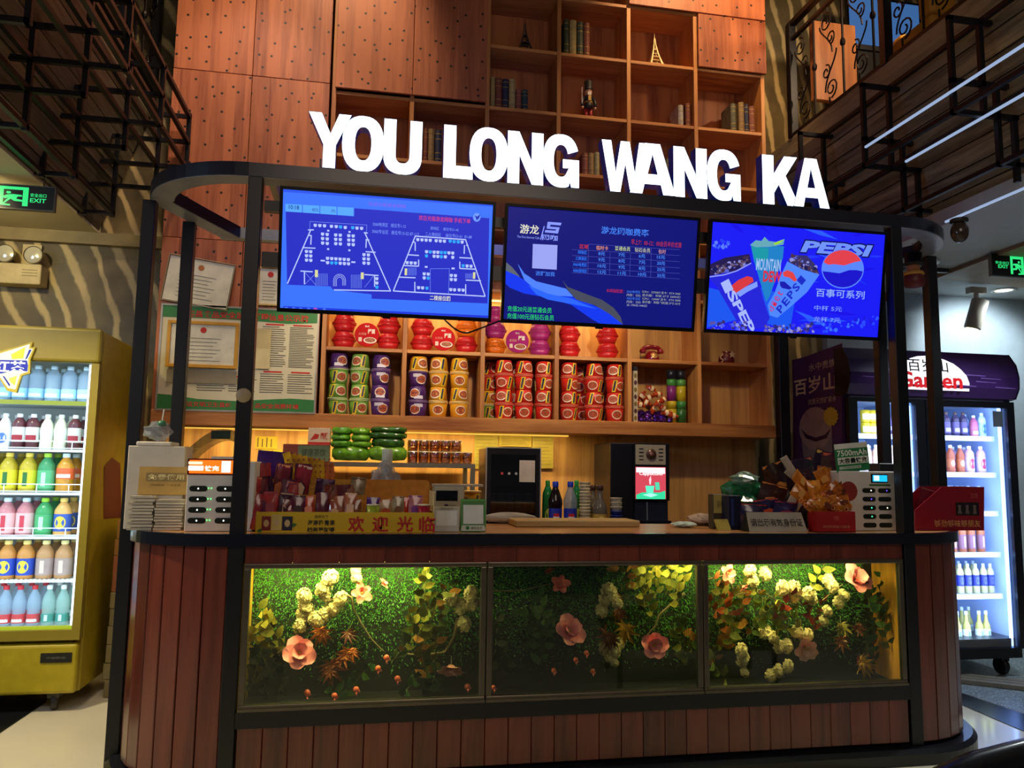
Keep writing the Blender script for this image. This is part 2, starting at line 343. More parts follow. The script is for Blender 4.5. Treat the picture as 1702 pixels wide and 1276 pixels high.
MB().box(pw, W-pw, 0.085, 0.12, 2.52, 2.57).obj('mounting_rail', BLACK, cf)
for x in (0.01, W-0.04): MB().box(x, x+0.03, 0.05, 0.1, 2.27, 2.32).obj('bracket', BLACK, cf)
LEA = mat('#0c0c10', 0.3, coat=0.3)
PALE = mat('#a4987f', 0.6)
for x0, x1 in ((0.09, 0.2),):
    MB().prism([(0.075, 0.05, 2.648), (0.105, 0.05, 2.648), (0.105, 0.6, 2.648), (0.075, 0.6, 2.648)], (0, 0, 0.05)).obj('batten', PALE, cf)
# round door buzzer disc stuck on the left front post
tag(MB().lathe([(0.0, 0), (0.03, 0), (0.032, 0.004), (0.028, 0.008), (0.0, 0.009)], 18, c=(0, 0, 0)).obj('round_sensor', mat('#a08d68', 0.5), None, True, tuple(at(405, 657, Y=0.0)), (PI/2, 0, 0)), 'small round beige disc stuck on the black front post', 'disc')
# ================================================================ counter
ct = thing('service_counter', 'curved wooden service counter with black edge band and glazed front', 'counter')
PLANK = wood('#431a12', '#743424', 0.3, 'Z', 10, coat=0.45)
r0 = 0.49
body = [(-r0, 1.0)] + arc(0, 0.5, r0, PI, 1.5*PI, 12) + arc(W, 0.5, r0, 1.5*PI, 2*PI, 12) + [(W+r0, 1.0)]
# curved end planks
def curved_planks(cx, sgn):
    n = 8
    for i in range(n):
        a0 = 1.5*PI + sgn*(PI/2)*(i/n); a1 = 1.5*PI + sgn*(PI/2)*((i+1)/n)
        g = 0.006*sgn
        P = [(cx+r0*math.cos(a), 0.5+r0*math.sin(a)) for a in (a0+g, a1-g)]
        Q = [(cx+(r0-0.025)*math.cos(a), 0.5+(r0-0.025)*math.sin(a)) for a in (a1-g, a0+g)]
        loop = P+Q
        if sgn < 0: loop = loop[::-1]
        bevel(MB().prism([(x, y, 0.085) for x, y in loop], (0, 0, 0.945)).obj('plank', PLANK, ct), 0.003, 1)
curved_planks(0.0, -1); curved_planks(W, 1)
inner = [(-r0+0.03, 0.99)] + arc(0, 0.5, r0-0.03, PI, 1.5*PI, 10) + arc(W, 0.5, r0-0.03, 1.5*PI, 2*PI, 10) + [(W+r0-0.03, 0.99)]
MB().sweep([p for p in inner], [(0, 0.05), (0, 0.30), (-0.02, 0.30), (-0.02, 0.05)]).obj('carcass', mat('#120806', 0.7), ct)
for P in (inner[:11], inner[12:]):
    MB().sweep(P, [(0, 0.05), (0, 1.02), (-0.02, 1.02), (-0.02, 0.05)]).obj('carcass', mat('#120806', 0.7), ct)
for i in range(2):
    x = -r0 if i == 0 else W+r0-0.025
    for k in range(4): bevel(MB().box(x, x+0.025, 0.502+k*0.125, 0.622+k*0.125, 0.085, 1.03).obj('plank', PLANK, ct), 0.003, 1)
# lower front planks
n = 30; x0, x1 = pw+0.006, W-pw-0.006
for i in range(n):
    a = x0+(x1-x0)*i/n; b = x0+(x1-x0)*(i+1)/n
    bevel(MB().box(a+0.001, b-0.001, 0.012, 0.03, 0.085, 0.289).obj('plank', PLANK, ct), 0.003, 1)
for i in range(16):
    a = x0+(x1-x0)*i/16; b = x0+(x1-x0)*(i+1)/16
    MB().box(a+0.001, b-0.001, 0.012, 0.03, 0.955, 1.03).obj('plank', PLANK, ct)
MB().box(pw, W-pw, 0.0, 0.06, 0.288, 0.352).obj('base_rail', BLACK, ct)
# edge band, worktop, plinth
EDGE = mat('#10141f', 0.22, 0.0, var=0.04, coat=0.4)
outer = [(-0.51, 1.0)] + arc(0, 0.5, 0.51, PI, 1.5*PI, 16) + arc(W, 0.5, 0.51, 1.5*PI, 2*PI, 16) + [(W+0.51, 1.0)]
MB().sweep(outer, [(0.0, 1.028), (0.0, 1.08), (-0.035, 1.08), (-0.035, 1.028)]).obj('edge_band', EDGE, ct)
top = [(-0.475, 1.0)] + arc(0, 0.5, 0.475, PI, 1.5*PI, 16) + arc(W, 0.5, 0.475, 1.5*PI, 2*PI, 16) + [(W+0.475, 1.0)] + [(W, 1.0)] + arc(W, 0.68, 0.02, 0, -0.5*PI, 2)[1:] + arc(0, 0.68, 0.02, 1.5*PI, PI, 2)[1:] + [(0, 1.0)]
MB().prism([(x, y, 1.04) for x, y in top], (0, 0, 0.039)).obj('worktop', wood('#9a6434', '#d09a5c', 0.35, 'X', 9, coat=0.2), ct)
pl = [(-0.55, 1.0)] + arc(0, 0.5, 0.55, PI, 1.5*PI, 16) + arc(W, 0.5, 0.55, 1.5*PI, 2*PI, 16) + [(W+0.55, 1.0)]
MB().sweep(pl, [(0.0, 0.0), (0.0, 0.05), (-0.02, 0.07), (-0.12, 0.07), (-0.12, 0.0)]).obj('plinth', mat('#1a1c22', 0.25), ct)
# back counter
bk = thing('back_counter', 'low dark back counter against the timber wall behind the service counter', 'counter')
MB().box(-0.3, 3.5, 1.5, 2.23, 0.0, 0.93).obj('cabinet', mat('#3a2a20', 0.6), bk)
MB().box(-0.32, 3.52, 1.47, 2.235, 0.93, 0.96).obj('worktop', mat('#6e5b45', 0.4), bk)
# ================================================================ lit letters on the canopy
def curve_mesh(splines, extrude=0.0, offset=0.0, res=4):
    """closed outlines in x,z -> mesh facing -y"""
    c = bpy.data.curves.new('outline', 'CURVE'); c.dimensions = '2D'; c.fill_mode = 'BOTH'; c.extrude = extrude; c.offset = offset
    for pts in splines:
        s = c.splines.new('POLY'); s.points.add(len(pts)-1); s.use_cyclic_u = True
        for p, q in zip(s.points, pts): p.co = (q[0], q[1], 0, 1)
    o = bpy.data.objects.new('outline', c); COL.objects.link(o)
    me = bpy.data.meshes.new_from_object(o.evaluated_get(bpy.context.evaluated_depsgraph_get())); bpy.data.objects.remove(o)
    for v in me.vertices: v.co = (v.co.x, -v.co.z, v.co.y)
    me.update(); return me
def ell(cx, cz, rx, rz, a0, a1, n): return [(cx+rx*math.cos(math.radians(a0+(a1-a0)*i/n)), cz+rz*math.sin(math.radians(a0+(a1-a0)*i/n))) for i in range(n+1)]
def spell(cx, cz, rx, rz, a0, a1, n, p=0.85):   # slightly squared ellipse
    o = []
    for i in range(n+1):
        a = math.radians(a0+(a1-a0)*i/n); c, s = math.cos(a), math.sin(a)
        o.append((cx+rx*math.copysign(abs(c)**p, c), cz+rz*math.copysign(abs(s)**p, s)))
    return o
GL = {
 'Y': [[(0,1),(.36,.42),(.36,0),(.66,0),(.66,.42),(1,1),(.70,1),(.52,.64),(.31,1)]],
 'O': [spell(.5,.5,.5,.515,0,360,32)[:-1], spell(.5,.5,.185,.30,360,0,24)[:-1]],
 'U': [[(0,1)]+spell(.5,.33,.5,.345,180,360,18)+[(1,1),(.67,1)]+spell(.5,.34,.17,.14,360,180,10)+[(.33,1)]],
 'L': [[(0,1),(0,0),(1,0),(1,.25),(.43,.25),(.43,1)]],
 'N': [[(0,1),(0,0),(.34,0),(.34,.52),(.67,0),(1,0),(1,1),(.66,1),(.66,.48),(.33,1)]],
 'G': [spell(.5,.5,.5,.515,20,292,28)+[(.74,.09),(.77,0),(1,0),(1,.54),(.54,.54),(.54,.36),(.70,.36)]+spell(.5,.5,.19,.30,-38,-338,22)],
 'W': [[(0,1),(.18,0),(.40,0),(.50,.52),(.60,0),(.82,0),(1,1),(.79,1),(.70,.42),(.60,1),(.40,1),(.30,.42),(.21,1)]],
 'A': [[(.33,1),(0,0),(.28,0),(.33,.19),(.67,.19),(.72,0),(1,0),(.67,1)], [(.40,.40),(.5,.76),(.60,.40)]],
 'K': [[(0,1),(0,0),(.32,0),(.32,.24),(.44,.40),(.66,0),(1,0),(.64,.60),(.97,1),(.60,1),(.32,.64),(.32,1)]],
}
sg = thing('letter_sign', 'row of white lit block letters standing on the black canopy beam', 'sign')
LETS = [('Y',510.5,584),('O',568,639),('U',637,702),('L',737,787),('O',780,845),('N',843.5,904),('G',902,963),('W',1000,1079),('A',1046,1123),('N',1119.5,1176),('G',1174.5,1231),('K',1267.5,1329),('A',1318,1378)]
LETY = 0.012
FACE = glow('#e0efff', 4.0); BACKGLOW = glow('#3a55ff', 5.0); RETN = mat('#0a1030', 0.3, emit=0.12, ecol='#1030a0')
for k, (ch, a, b) in enumerate(LETS):
    ym = 232+(a-510)*0.083
    xa, xb = at(a, ym, Y=LETY).x, at(b, ym, Y=LETY).x
    z0, h = 2.716, 0.262
    S = [[(x*(xb-xa), z*h) for x, z in sp] for sp in GL[ch]]
    dy = 0.004*(k % 2)
    me = curve_mesh(S, 0.03); me.materials.clear(); me.materials.append(RETN)
    lo = put('letter', me, sg, (xa, LETY+0.031+dy, z0))
    me = curve_mesh(S, 0.0, -0.002); me.materials.clear(); me.materials.append(FACE)
    put('face', me, lo, (0, -0.0312, 0))
    me = curve_mesh(S, 0.0, -0.004); me.materials.clear(); me.materials.append(BACKGLOW); put('added_backglow', me, lo, (0, 0.0312, 0))  # unseen glowing plate added behind each letter to tint shelf and beam blue
    MB().tube([(0.3*(xb-xa), 0.0, -0.006), (0.3*(xb-xa), 0.0, 0.06)], 0.004, 6).obj('stud', GALV, lo, loc=(0, 0.02, 0))
# ================================================================ three screens
TVC = [((465,307),(825,338),(817,532),(457,512)), ((841,342),(1166,363),(1153,549),(833,535)), ((1183,366),(1479,387),(1467,563),(1167,551))]
TVX = [(0.1365, 1.116), (1.162, 2.14), (2.19, 3.172)]
BEZ = mat('#07070d', 0.25, var=0.03)
def tv(i, label):
    x0, x1 = TVX[i]; w = x1-x0; h = 0.562
    t = thing('wall_screen', label, 'screen', ((x0+x1)/2, 0.052, 2.337), group=None, rot=(math.radians(10), 0, 0))
    bz = 0.014
    o = MB().box(-w/2, w/2, 0.006, 0.032, -h/2, h/2).obj('housing', BEZ, t); bevel(o, 0.004, 2)
    for bx in ((-w/2, w/2, h/2-bz, h/2), (-w/2, w/2, -h/2, -h/2+bz+0.004), (-w/2, -w/2+bz, -h/2+bz+0.004, h/2-bz), (w/2-bz, w/2, -h/2+bz+0.004, h/2-bz)):
        MB().box(bx[0], bx[1], 0.0, 0.006, bx[2], bx[3]).obj('bezel', BEZ, t)
    MB().box(-0.018, 0.018, 0.004, 0.02, -h/2-0.008, -h/2).obj('sensor_nub', BEZ, t)
    MB().box(-0.10, 0.10, 0.032, 0.045, -0.16, 0.16).obj('wall_plate', BLACK, t)
    C = TVC[i]
    def uv(p):
        v = ((p[1]-C[0][1])/(C[3][1]-C[0][1])+(p[1]-C[1][1])/(C[2][1]-C[1][1]))/2
        for _ in range(3):
            L = (C[0][0]+(C[3][0]-C[0][0])*v, C[0][1]+(C[3][1]-C[0][1])*v); R = (C[1][0]+(C[2][0]-C[1][0])*v, C[1][1]+(C[2][1]-C[1][1])*v)
            u = (p[0]-L[0])/(R[0]-L[0]); T = C[0][1]+(C[1][1]-C[0][1])*u; B = C[3][1]+(C[2][1]-C[3][1])*u
            v = (p[1]-T)/(B-T)
        return ((u-0.5)*w, (0.5-v)*h)
    return t, uv, w, h
LAY = [0.0]
class Scr:
    """flat picture on a screen: every layer a hair in front of the last"""
    def __init__(s, t, uv, w, h, zoom):
        s.t, s.uv, s.w, s.h = t, uv, w, h; s.ox, s.oy, s.k = zoom; s.y = 0.0045; s.panel = None
    def P(s, x, y): return s.uv((s.ox+x/s.k, s.oy+y/s.k))
    def clampp(s, p): return (max(-s.w/2+0.0145, min(s.w/2-0.0145, p[0])), max(-s.h/2+0.0185, min(s.h/2-0.0145, p[1])))
    def poly(s, pts, m, name='screen_graphic', raw=False):
        s.y -= 0.00003; q = pts if raw else [s.clampp(s.P(*p)) for p in pts]
        me = curve_mesh([q]); me.materials.clear(); me.materials.append(m)
        return put(name, me, s.panel or s.t, (0, s.y, 0))
    def polys(s, L, m, name='screen_graphic'):
        """many small separate polygons as one print layer"""
        s.y -= 0.00003; b = MB()
        for pts in L:
            q = [s.clampp(s.P(*p)) for p in pts]; b.poly([(x, 0, z) for x, z in q])
        o = b.obj(name, m, s.panel or s.t, loc=(0, s.y, 0))
        if len(L) > 1: o['kind'] = 'stuff'
        return o
    def segs(s, L, wd, m):
        o = []
        for (x0, y0), (x1, y1) in L:
            d = math.hypot(x1-x0, y1-y0) or 1; nx, ny = -(y1-y0)/d*wd/2, (x1-x0)/d*wd/2
            o.append([(x0+nx, y0+ny), (x0-nx, y0-ny), (x1-nx, y1-ny), (x1+nx, y1+ny)])
        return s.polys(o, m)
    def text(s, t, m, x0, y0, x1, y1, bold=0.0, slant=0.0):
        """box given by left-top and right-bottom of the words along the slope of the screen"""
        s.y -= 0.00003; a = s.P(x0, y1-slant); b = s.P(x1, y1); c = s.P(x0, y0)
        zb = (a[1]+b[1])/2
        return text(t, m, s.panel or s.t, a[0], b[0], zb, zb+abs(c[1]-a[1]), s.y, bold)
def base(s, m):
    me = MB().poly([(-s.w/2+0.0142, 0, -s.h/2+0.0182), (s.w/2-0.0142, 0, -s.h/2+0.0182), (s.w/2-0.0142, 0, s.h/2-0.0142), (-s.w/2+0.0142, 0, s.h/2-0.0142)])
    s.panel = me.obj('display_panel', m, s.t, loc=(0, 0.005, 0)); s.y = -0.0002
# ---- seating plan screen
t, uv, w, h = tv(0, 'screen with a blue seating plan hanging beside the left front post'); s = Scr(t, uv, w, h, (450, 290, 4.2525))
base(s, glow('#3a74ff', 1.0))
s.poly([(85,90),(1590,205),(1590,235),(85,115)], glow('#2a55ee', 1.0))
s.poly([(100,248),(570,288),(572,232),(1545,312),(1535,900),(690,858),(690,828),(420,795),(400,770),(103,757)], glow('#262fc4', 1.0))
s.polys([[(98+i*119,197+i*8),(210+i*119,204+i*8),(210+i*119,258+i*9),(98+i*119,250+i*9)] for i in range(4)], glow('#56a8ff', 1.0))
s.poly([(75,905),(1545,985),(1545,1015),(75,942)], glow('#1f38dc', 1.0))
WHT = glow('#b8c8ff', 1.0); CYA = glow('#2fa8ff', 1.0); RED = glow('#d43c78', 1.0); PALEB = glow('#7f9cff', 1.0)
s.segs([((105,750),(270,375)),((250,378),(290,378)),((210,500),(300,505)),((645,402),(825,806)),((638,400),(665,404)),((425,795),(828,806)),((195,662),(280,668)),((222,668),(222,755)),((640,690),(740,698)),((712,698),(712,775)),((650,532),(720,537)),((272,420),(268,480)),((250,414),(275,418)),((655,450),(652,505)),((650,448),(676,452)),
        ((845,806),(1003,430)),((1000,428),(1372,457)),((1370,457),(1517,850)),((845,806),(1517,850)),((950,556),(1030,562)),((918,630),(1028,636)),((1028,590),(1028,636)),((885,710),(1005,716)),((1000,745),(1000,812)),((1325,580),(1420,586)),((1328,608),(1328,655)),((1328,655),(1450,662)),((1372,736),(1485,742)),((1372,765),(1372,832)),((1003,470),(1003,530)),((1362,495),(1360,555)),((1000,468),(985,470)),((1375,495),(1390,498))], 8, WHT)
s.segs([((265,320),(660,348)),((265,320),(262,372)),((660,348),(656,398)),((225,670),(300,760)),((300,680),(225,755)),((640,780),(705,700)),((1112,655),(1112,815)),((1112,655),(1252,655)),((1252,655),(1245,828))]+[((300+10*i,680),(300+10*i,765)) for i in range(9)]+[((548+10*i,690),(548+10*i,785)) for i in range(8)]+[((955+9*i,645),(955+9*i,700)) for i in range(7)]+[((1372+9*i,690),(1372+9*i,725)) for i in range(6)], 2.5, PALEB)
for rr in (42, 32, 22):
    c = [(465+rr*math.cos(a), 730-rr*1.05*math.sin(a)) for a in [PI*i/10 for i in range(11)]]; c = [(c[0][0], 765)]+c+[(c[-1][0], 770)]
    s.segs(list(zip(c[:-1], c[1:])), 3, WHT)
def seat(x, y, q=11): return [(x-q,y-q),(x+q,y-q+1),(x+q,y+q*0.5),(x+q*0.4,y+q),(x-q*0.4,y+q),(x-q,y+q*0.4)]
SE = [(300,347),(332,349),(364,351),(412,355),(445,357),(508,364),(590,369),(622,371)]
SE += [(350+c*32,408+r*31+c*3) for r in range(3) for c in range(2)]+[(441+c*32,415+r*30+c*2) for r in range(3) for c in range(2)]+[(532+c*31,421+r*30+c*2) for r in range(3) for c in range(2)]
SE += [(238+c*29,527+r*30+c*2) for r in range(3) for c in range(2)]+[(638+c*31,553+r*29+c*2) for r in range(3) for c in range(2)]
SE += [(383+c*29,576+c*2) for c in range(6)]+[(383,606),(471,611),(500,613),(529,615)]
SE += [(1022+30*c,453+c*2) for c in range(4)]+[(1155+30*c,462+c*2) for c in range(3)]+[(1345,474)]+[(1085,537),(1140,541),(1167,542),(1248,547),(1276,549),(1140,569),(1167,571),(1222,574),(1276,578)]
SE += [(945,611),(974,613),(1003,615),(1382,639),(1411,641),(1068,690),(1097,692),(1068,718),(1266,703),(1296,705),(1266,731),(1296,733),(1027,785),(1056,787),(1262,801),(1290,803),(1324,804),(1353,806),(728,720),(728,750)]
s.polys([seat(*p) for p in SE], WHT)
s.polys([seat(*p) for p in ((475,360),(560,366),(412,608),(441,609),(1257,466),(1286,470),(1316,472),(1112,539),(1193,544),(1220,545),(1085,566),(1193,573),(1353,637),(1097,720),(1088,789),(728,779))], CYA)
s.polys([[(295,655),(316,656),(315,706),(294,705)],[(615,675),(636,676),(635,722),(614,721)],[(928,650),(946,651),(944,698),(926,697)],[(1426,682),(1444,683),(1442,728),(1424,727)]], glow('#d8d8a0', 1.0))
s.polys([[(382,378),(397,379),(397,391),(382,390)],[(530,388),(545,389),(545,401),(530,400)],[(380,505),(395,506),(395,518),(380,517)],[(528,515),(543,516),(543,528),(528,527)],[(335,585),(365,587),(365,598),(335,596)],[(548,597),(577,599),(577,610),(548,608)],[(1072,635),(1092,636),(1092,648),(1072,647)],[(1267,648),(1290,649),(1290,661),(1267,660)]], WHT)
s.text('10:18', glow('#1a2a80', 1.0), 120, 207, 190, 236, 0.01)
s.text('85%', glow('#1a3a90', 1.0), 280, 230, 322, 252); s.text('0%', glow('#1a3a90', 1.0), 412, 238, 440, 258)
s.text('欢迎光临游龙网咖 手机下单', RED, 1028, 288, 1405, 345, 0.01, 22)
s.text('欢迎光临游龙网咖', glow('#8a5ae0', 1.0), 670, 192, 935, 232, 0.0, 14)
s.text('3060电竞区   座位号1-12', PALEB, 700, 333, 935, 368, 0, 8); s.text('3060专业区   座位号13-52 87-112', PALEB, 695, 382, 1030, 424, 0, 14)
s.text('游戏区     座位号31-45', PALEB, 1112, 366, 1318, 398, 0, 10); s.text('二人情侣区     座位号53-61  81-88', PALEB, 1075, 407, 1415, 446, 0, 14)
s.text('二楼座位图', glow('#dfe0c8', 1.0), 1108, 838, 1258, 880, 0.015, 8)
s.polys([[(1452+28*math.cos(a), 305+30*math.sin(a)) for a in [2*PI*i/16 for i in range(16)]]], glow('#6f9cff', 1.0))
s.polys([[(1432,290),(1455,300),(1480,283),(1468,312),(1450,325),(1445,305)]], glow('#1a2ab8', 1.0))
s.polys([[(85+i*32,912+i*1.5),(105+i*32,913+i*1.5),(105+i*32,932+i*1.5),(85+i*32,931+i*1.5)] for i in (0,1.6,3.1,4.8,8.2)], glow('#4f7cff', 1.0)); s.polys([[(283,918),(308,920),(308,940),(283,938)]], glow('#b04cc0', 1.0))
# ---- price list screen
t, uv, w, h = tv(1, 'dark blue screen with the price table hanging at the canopy centre'); s = Scr(t, uv, w, h, (820, 330, 4.725))
base(s, glow('#0b1276', 1.0))
s.poly([(100,505),(150,545),(195,600),(250,690),(270,712),(170,640),(100,575)], glow('#5c6470', 1.0))
s.poly([(100,570),(190,610),(330,700),(560,750),(700,800),(860,870),(960,930),(1000,985),(820,975),(760,940),(600,830),(420,775),(240,745),(130,700),(100,670)], glow('#1038f0', 1.0))
s.poly([(190,515),(240,590),(330,650),(560,705),(615,765),(480,760),(330,720),(240,640)], glow('#4f82ff', 1.0))
s.poly([(530,635),(570,690),(700,740),(840,790),(930,850),(985,920),(1003,985),(900,900),(780,830),(640,790),(570,710)], glow('#474b5c', 1.0))
s.poly([(270,680),(420,745),(600,780),(720,830),(800,860),(640,830),(420,790),(330,750)], glow('#2a66ff', 1.0))
s.text('游龙网咖费率', glow('#3f7cf0', 1.0), 832, 228, 1210, 300, 0.015, 14)
s.text('早上7：00-12：00会员半价优惠', glow('#c0302c', 1.0), 1070, 322, 1476, 385, 0.0, 20)
s.text('充值20元送普通会员', glow('#28c868', 1.0), 113, 842, 448, 892, 0.01, 6); s.text('充值100元送钻石会员', glow('#28c868', 1.0), 110, 898, 465, 948, 0.01, 6)
s.text('游龙', glow('#e8e6d0', 1.0), 205, 215, 350, 292, 0.012, 6); s.text('The First Internet Cafe', glow('#8fa0ff', 1.0), 185, 300, 355, 328, 0, 10)
s.text('进群加我', glow('#3f7cf0', 1.0), 325, 570, 472, 612, 0.012, 6)
LB = glow('#8898ff', 1.0)
s.poly([(305,365),(493,372),(487,560),(300,550)], glow('#9aa4f4', 1.0))
s.polys([[(418,195),(525,202),(518,222),(440,216),(436,232),(510,237),(497,284),(395,276),(400,258),(478,262),(484,252),(410,247)],[(388,228),(396,229),(368,332),(360,331)]], LB)
s.text('网咖', LB, 375, 290, 494, 342, 0.02, 6)
TB = glow('#5a66c8', 1.0)
s.segs([((735,362),(1460,400)),((605,404),(1460,445)),((605,450),(1460,492)),((605,497),(1460,540)),((605,545),(1460,582)),((605,582),(1460,625)),((735,362),(728,588)),((903,425),(898,598)),((1065,432),(1058,606)),((1232,390),(1225,615))], 1.6, TB)
for tx, cc, x, y, ww in (('区域','#c83028',665,362,66),('临时卡','#d88a78',795,372,92),('普通会员','#b8c890',940,376,122),('钻石会员','#b8b8a8',1098,386,124),('包时','#c08a98',1288,396,60)):
    s.text(tx, glow(cc, 1.0), x, y, x+ww, y+38, 0.012, 4)
for r, (nm, vals) in enumerate((('网咖区', ('8元','7元','6元','15元')),('三屏游区', ('9元','8元','7元','20元')),('3060电竞区', ('10元','9元','8元','25元')),('4080游戏区', ('12元','11元','10元','35元')))):
    y = 412+r*47; wd = 70+20*min(r, 2)
    s.text(nm, glow('#2f78ff', 1.0), 722-wd, y-2, 720, y+30, 0.01, 4)
    for c, vtx in enumerate(vals):
        x = (810, 968, 1130, 1282)[c]; s.text(vtx, glow('#4a8cff', 1.0), x-6*(len(vtx)-2), y+8+c*8, x+52+8*(len(vtx)-2), y+38+c*8, 0.01, 2)
s.text('本网咖配置：', glow('#c02838', 1.0), 872, 704, 1010, 736, 0, 4)
for k, (a, b) in enumerate((('3060电竞区','（CPU：12700KF 显卡：RTX 3060'),('内存：32G','显示器：华硕 27寸 260HZ）'),('3060专业区','（CPU：12400F 显卡：RTX 3060'),('内存：32G','显示器：华硕/飞利浦 27寸-32寸'),('2K 170HZ-144HZ）',''))):
    y = 714+k*26; s.text(a, glow('#3f7cf0' if k in (0, 2) else '#a8b0c0', 1.0), 1032, y, 1142 if k < 4 else 1195, y+24, 0, 3)
    if b: s.text(b, glow('#a8b0a8', 1.0), 1155, y+4, 1464, y+32, 0, 8)
# ---- soft drink advert screen
t, uv, w, h = tv(2, 'bright blue soft drink advert screen hanging beside the right front post'); s = Scr(t, uv, w, h, (1150, 340, 4.725))
base(s, glow('#1a1cf4', 1.0))
rnd = random.Random(3)
for k in range(26):
    x, y = rnd.uniform(150, 1480), rnd.uniform(150, 960); a = rnd.uniform(-0.5, 0.9); L = rnd.uniform(40, 150); q = rnd.uniform(6, 22)
    s.polys([[(x-L*math.cos(a),y-L*math.sin(a)),(x-q*math.sin(a),y+q*math.cos(a)),(x+L*math.cos(a),y+L*math.sin(a)),(x+q*math.sin(a),y-q*math.cos(a))]], glow(rnd.choice(('#1b3cf8','#2a5cff','#2438ff','#1a10e8')), 1.0))
s.poly([(130,650),(330,700),(560,640),(800,760),(760,980),(560,920),(330,900),(110,960)], glow('#1c56f0', 1.0))
def ice(x0, x1, yf, n, seed, cols):
    r = random.Random(seed); L = {}
    for i in range(n):
        x = r.uniform(x0, x1); y = yf(x)+r.uniform(-30, 34); q = r.uniform(7, 22); a = r.uniform(0, 6)
        L.setdefault(r.choice(cols), []).append([(x+q*r.uniform(.6,1)*math.cos(a+j*1.25), y+q*r.uniform(.6,1)*math.sin(a+j*1.25)) for j in range(5)])
    for c, pl in L.items(): s.polys(pl, glow(c, 1.0))
ICE = ('#1a1a58','#3a2a50','#6a5878','#8f90d8','#5a62d0','#4a3040')
# dark cup on the left
s.poly([(135,470),(260,420),(450,390),(462,455),(330,530),(140,575)], glow('#241a50', 1.0)); ice(150, 450, lambda x: 530-(x-150)*0.32, 70, 1, ICE)
s.poly([(138,560),(330,522),(465,458),(520,600),(560,760),(600,880),(560,960),(380,975),(190,640),(140,585)], glow('#2424d8', 1.0))
c = [(140,568),(250,552),(350,520),(462,460)]; s.segs(list(zip(c[:-1], c[1:])), 9, glow('#8f9cff', 1.0))
s.poly([(300,640),(360,590),(430,560),(470,570),(480,600),(420,640),(340,690),(310,680)], glow('#d83a40', 1.0)); s.poly([(340,690),(420,640),(505,600),(510,640),(430,680),(370,720)], glow('#7f9cff', 1.0))
for k, ch in enumerate('ISPEP'):
    x, y = 205+k*42, 635+k*78
    b = s.text(ch, glow('#a8b8ff', 1.0), x, y-34, x+85, y+40, 0.03); b.rotation_euler = (0, math.radians(60), 0)
    p = s.P(x+18, y-20); b.location.x, b.location.z = p
# green cup in the middle
s.poly([(462,320),(720,330),(710,420),(660,560),(600,720),(575,760),(540,640),(480,430)], glow('#2080c8', 1.0)); s.poly([(465,335),(600,345),(590,440),(490,430)], glow('#1c98a8', 1.0))
s.poly([(455,322),(500,285),(545,290),(570,258),(600,290),(660,298),(725,275),(715,318),(600,335),(500,338)], glow('#66a8b8', 1.0)); s.poly([(640,310),(665,295),(722,276),(690,305),(650,322)], glow('#9cd83c', 1.0))
s.text('MOUNTAIN', glow('#a0c0f0', 1.0), 497, 425, 690, 520, 0.02, 0); s.text('DEW', glow('#d03048', 1.0), 550, 520, 695, 606, 0.04, 0)
# light cup on the right
s.poly([(750,430),(800,395),(900,400),(960,460),(1000,540),(870,510),(760,450)], glow('#34306a', 1.0)); ice(770, 980, lambda x: 420+(x-770)*0.42, 55, 2, ICE)
s.poly([(745,445),(860,505),(1000,545),(900,680),(760,800),(660,880),(600,860),(585,780),(640,690),(690,560)], glow('#4f86ff', 1.0))
s.poly([(708,530),(745,512),(790,530),(822,590),(800,600),(760,570),(715,560)], glow('#e04444', 1.0)); s.poly([(684,600),(720,600),(780,650),(760,662),(700,650),(685,630)], glow('#1a1cb0', 1.0))
for k, ch in enumerate('diet'):
    x, y = 620+k*24, 838-k*40; b = s.text(ch, glow('#c82c58', 1.0), x, y-45, x+32, y, 0.0); b.rotation_euler = (0, math.radians(-58), 0)
for k, ch in enumerate('PEPSI'):
    x, y = 690+k*42, 850-k*55; b = s.text(ch, glow('#1a2cc8', 1.0), x, y-60, x+50, y, 0.03); b.rotation_euler = (0, math.radians(-52), 0)
# word and globe
def par(t_, x0, y0, x1, y1, m, bold):
    o = s.text(t_, m, x0, y0, x1, y1, bold, 22)
    me = o.data
    for v in me.vertices: v.co.x += 0.07*v.co.z
    return o
par('PEPSI', 836, 278, 1400, 412, glow('#0a0a50', 1.0), 0.07); par('PEPSI', 846, 288, 1390, 402, glow('#6f92ff', 1.0), 0.045)
def gl(a0, a1, n=12): return [(1188+165*math.cos(math.radians(a)), 500+143*math.sin(math.radians(a))) for a in [a0+(a1-a0)*i/n for i in range(n+1)]]
s.poly([(1188+172*math.cos(2*PI*i/32), 502+150*math.sin(2*PI*i/32)) for i in range(32)], glow('#5a86ff', 1.0))
s.poly(gl(200, 335)+[(1280,450),(1200,475),(1120,465),(1070,470)], glow('#e0404c', 1.0))
s.poly(gl(8, 172)+[(1080,525),(1160,535),(1240,510),(1300,510)], glow('#1a14cc', 1.0))
s.text('百事可系列', glow('#90b0f0', 1.0), 968, 655, 1365, 730, 0.01, 10); s.text('中杯 5元', glow('#7f9cf8', 1.0), 955, 782, 1180, 828, 0.005, 6); s.text('龙杯 7元', glow('#7f9cf8', 1.0), 948, 868, 1168, 914, 0.005, 6)
ice(130, 420, lambda x: 945, 50, 4, ('#2a30c0','#4a58f0','#5a50a0','#3a2a70','#7f8cf0')); ice(560, 950, lambda x: 965-abs(x-700)*0.05, 80, 5, ('#2a2a80','#6a60b0','#8f90d8','#5a4070','#3a40e0'))
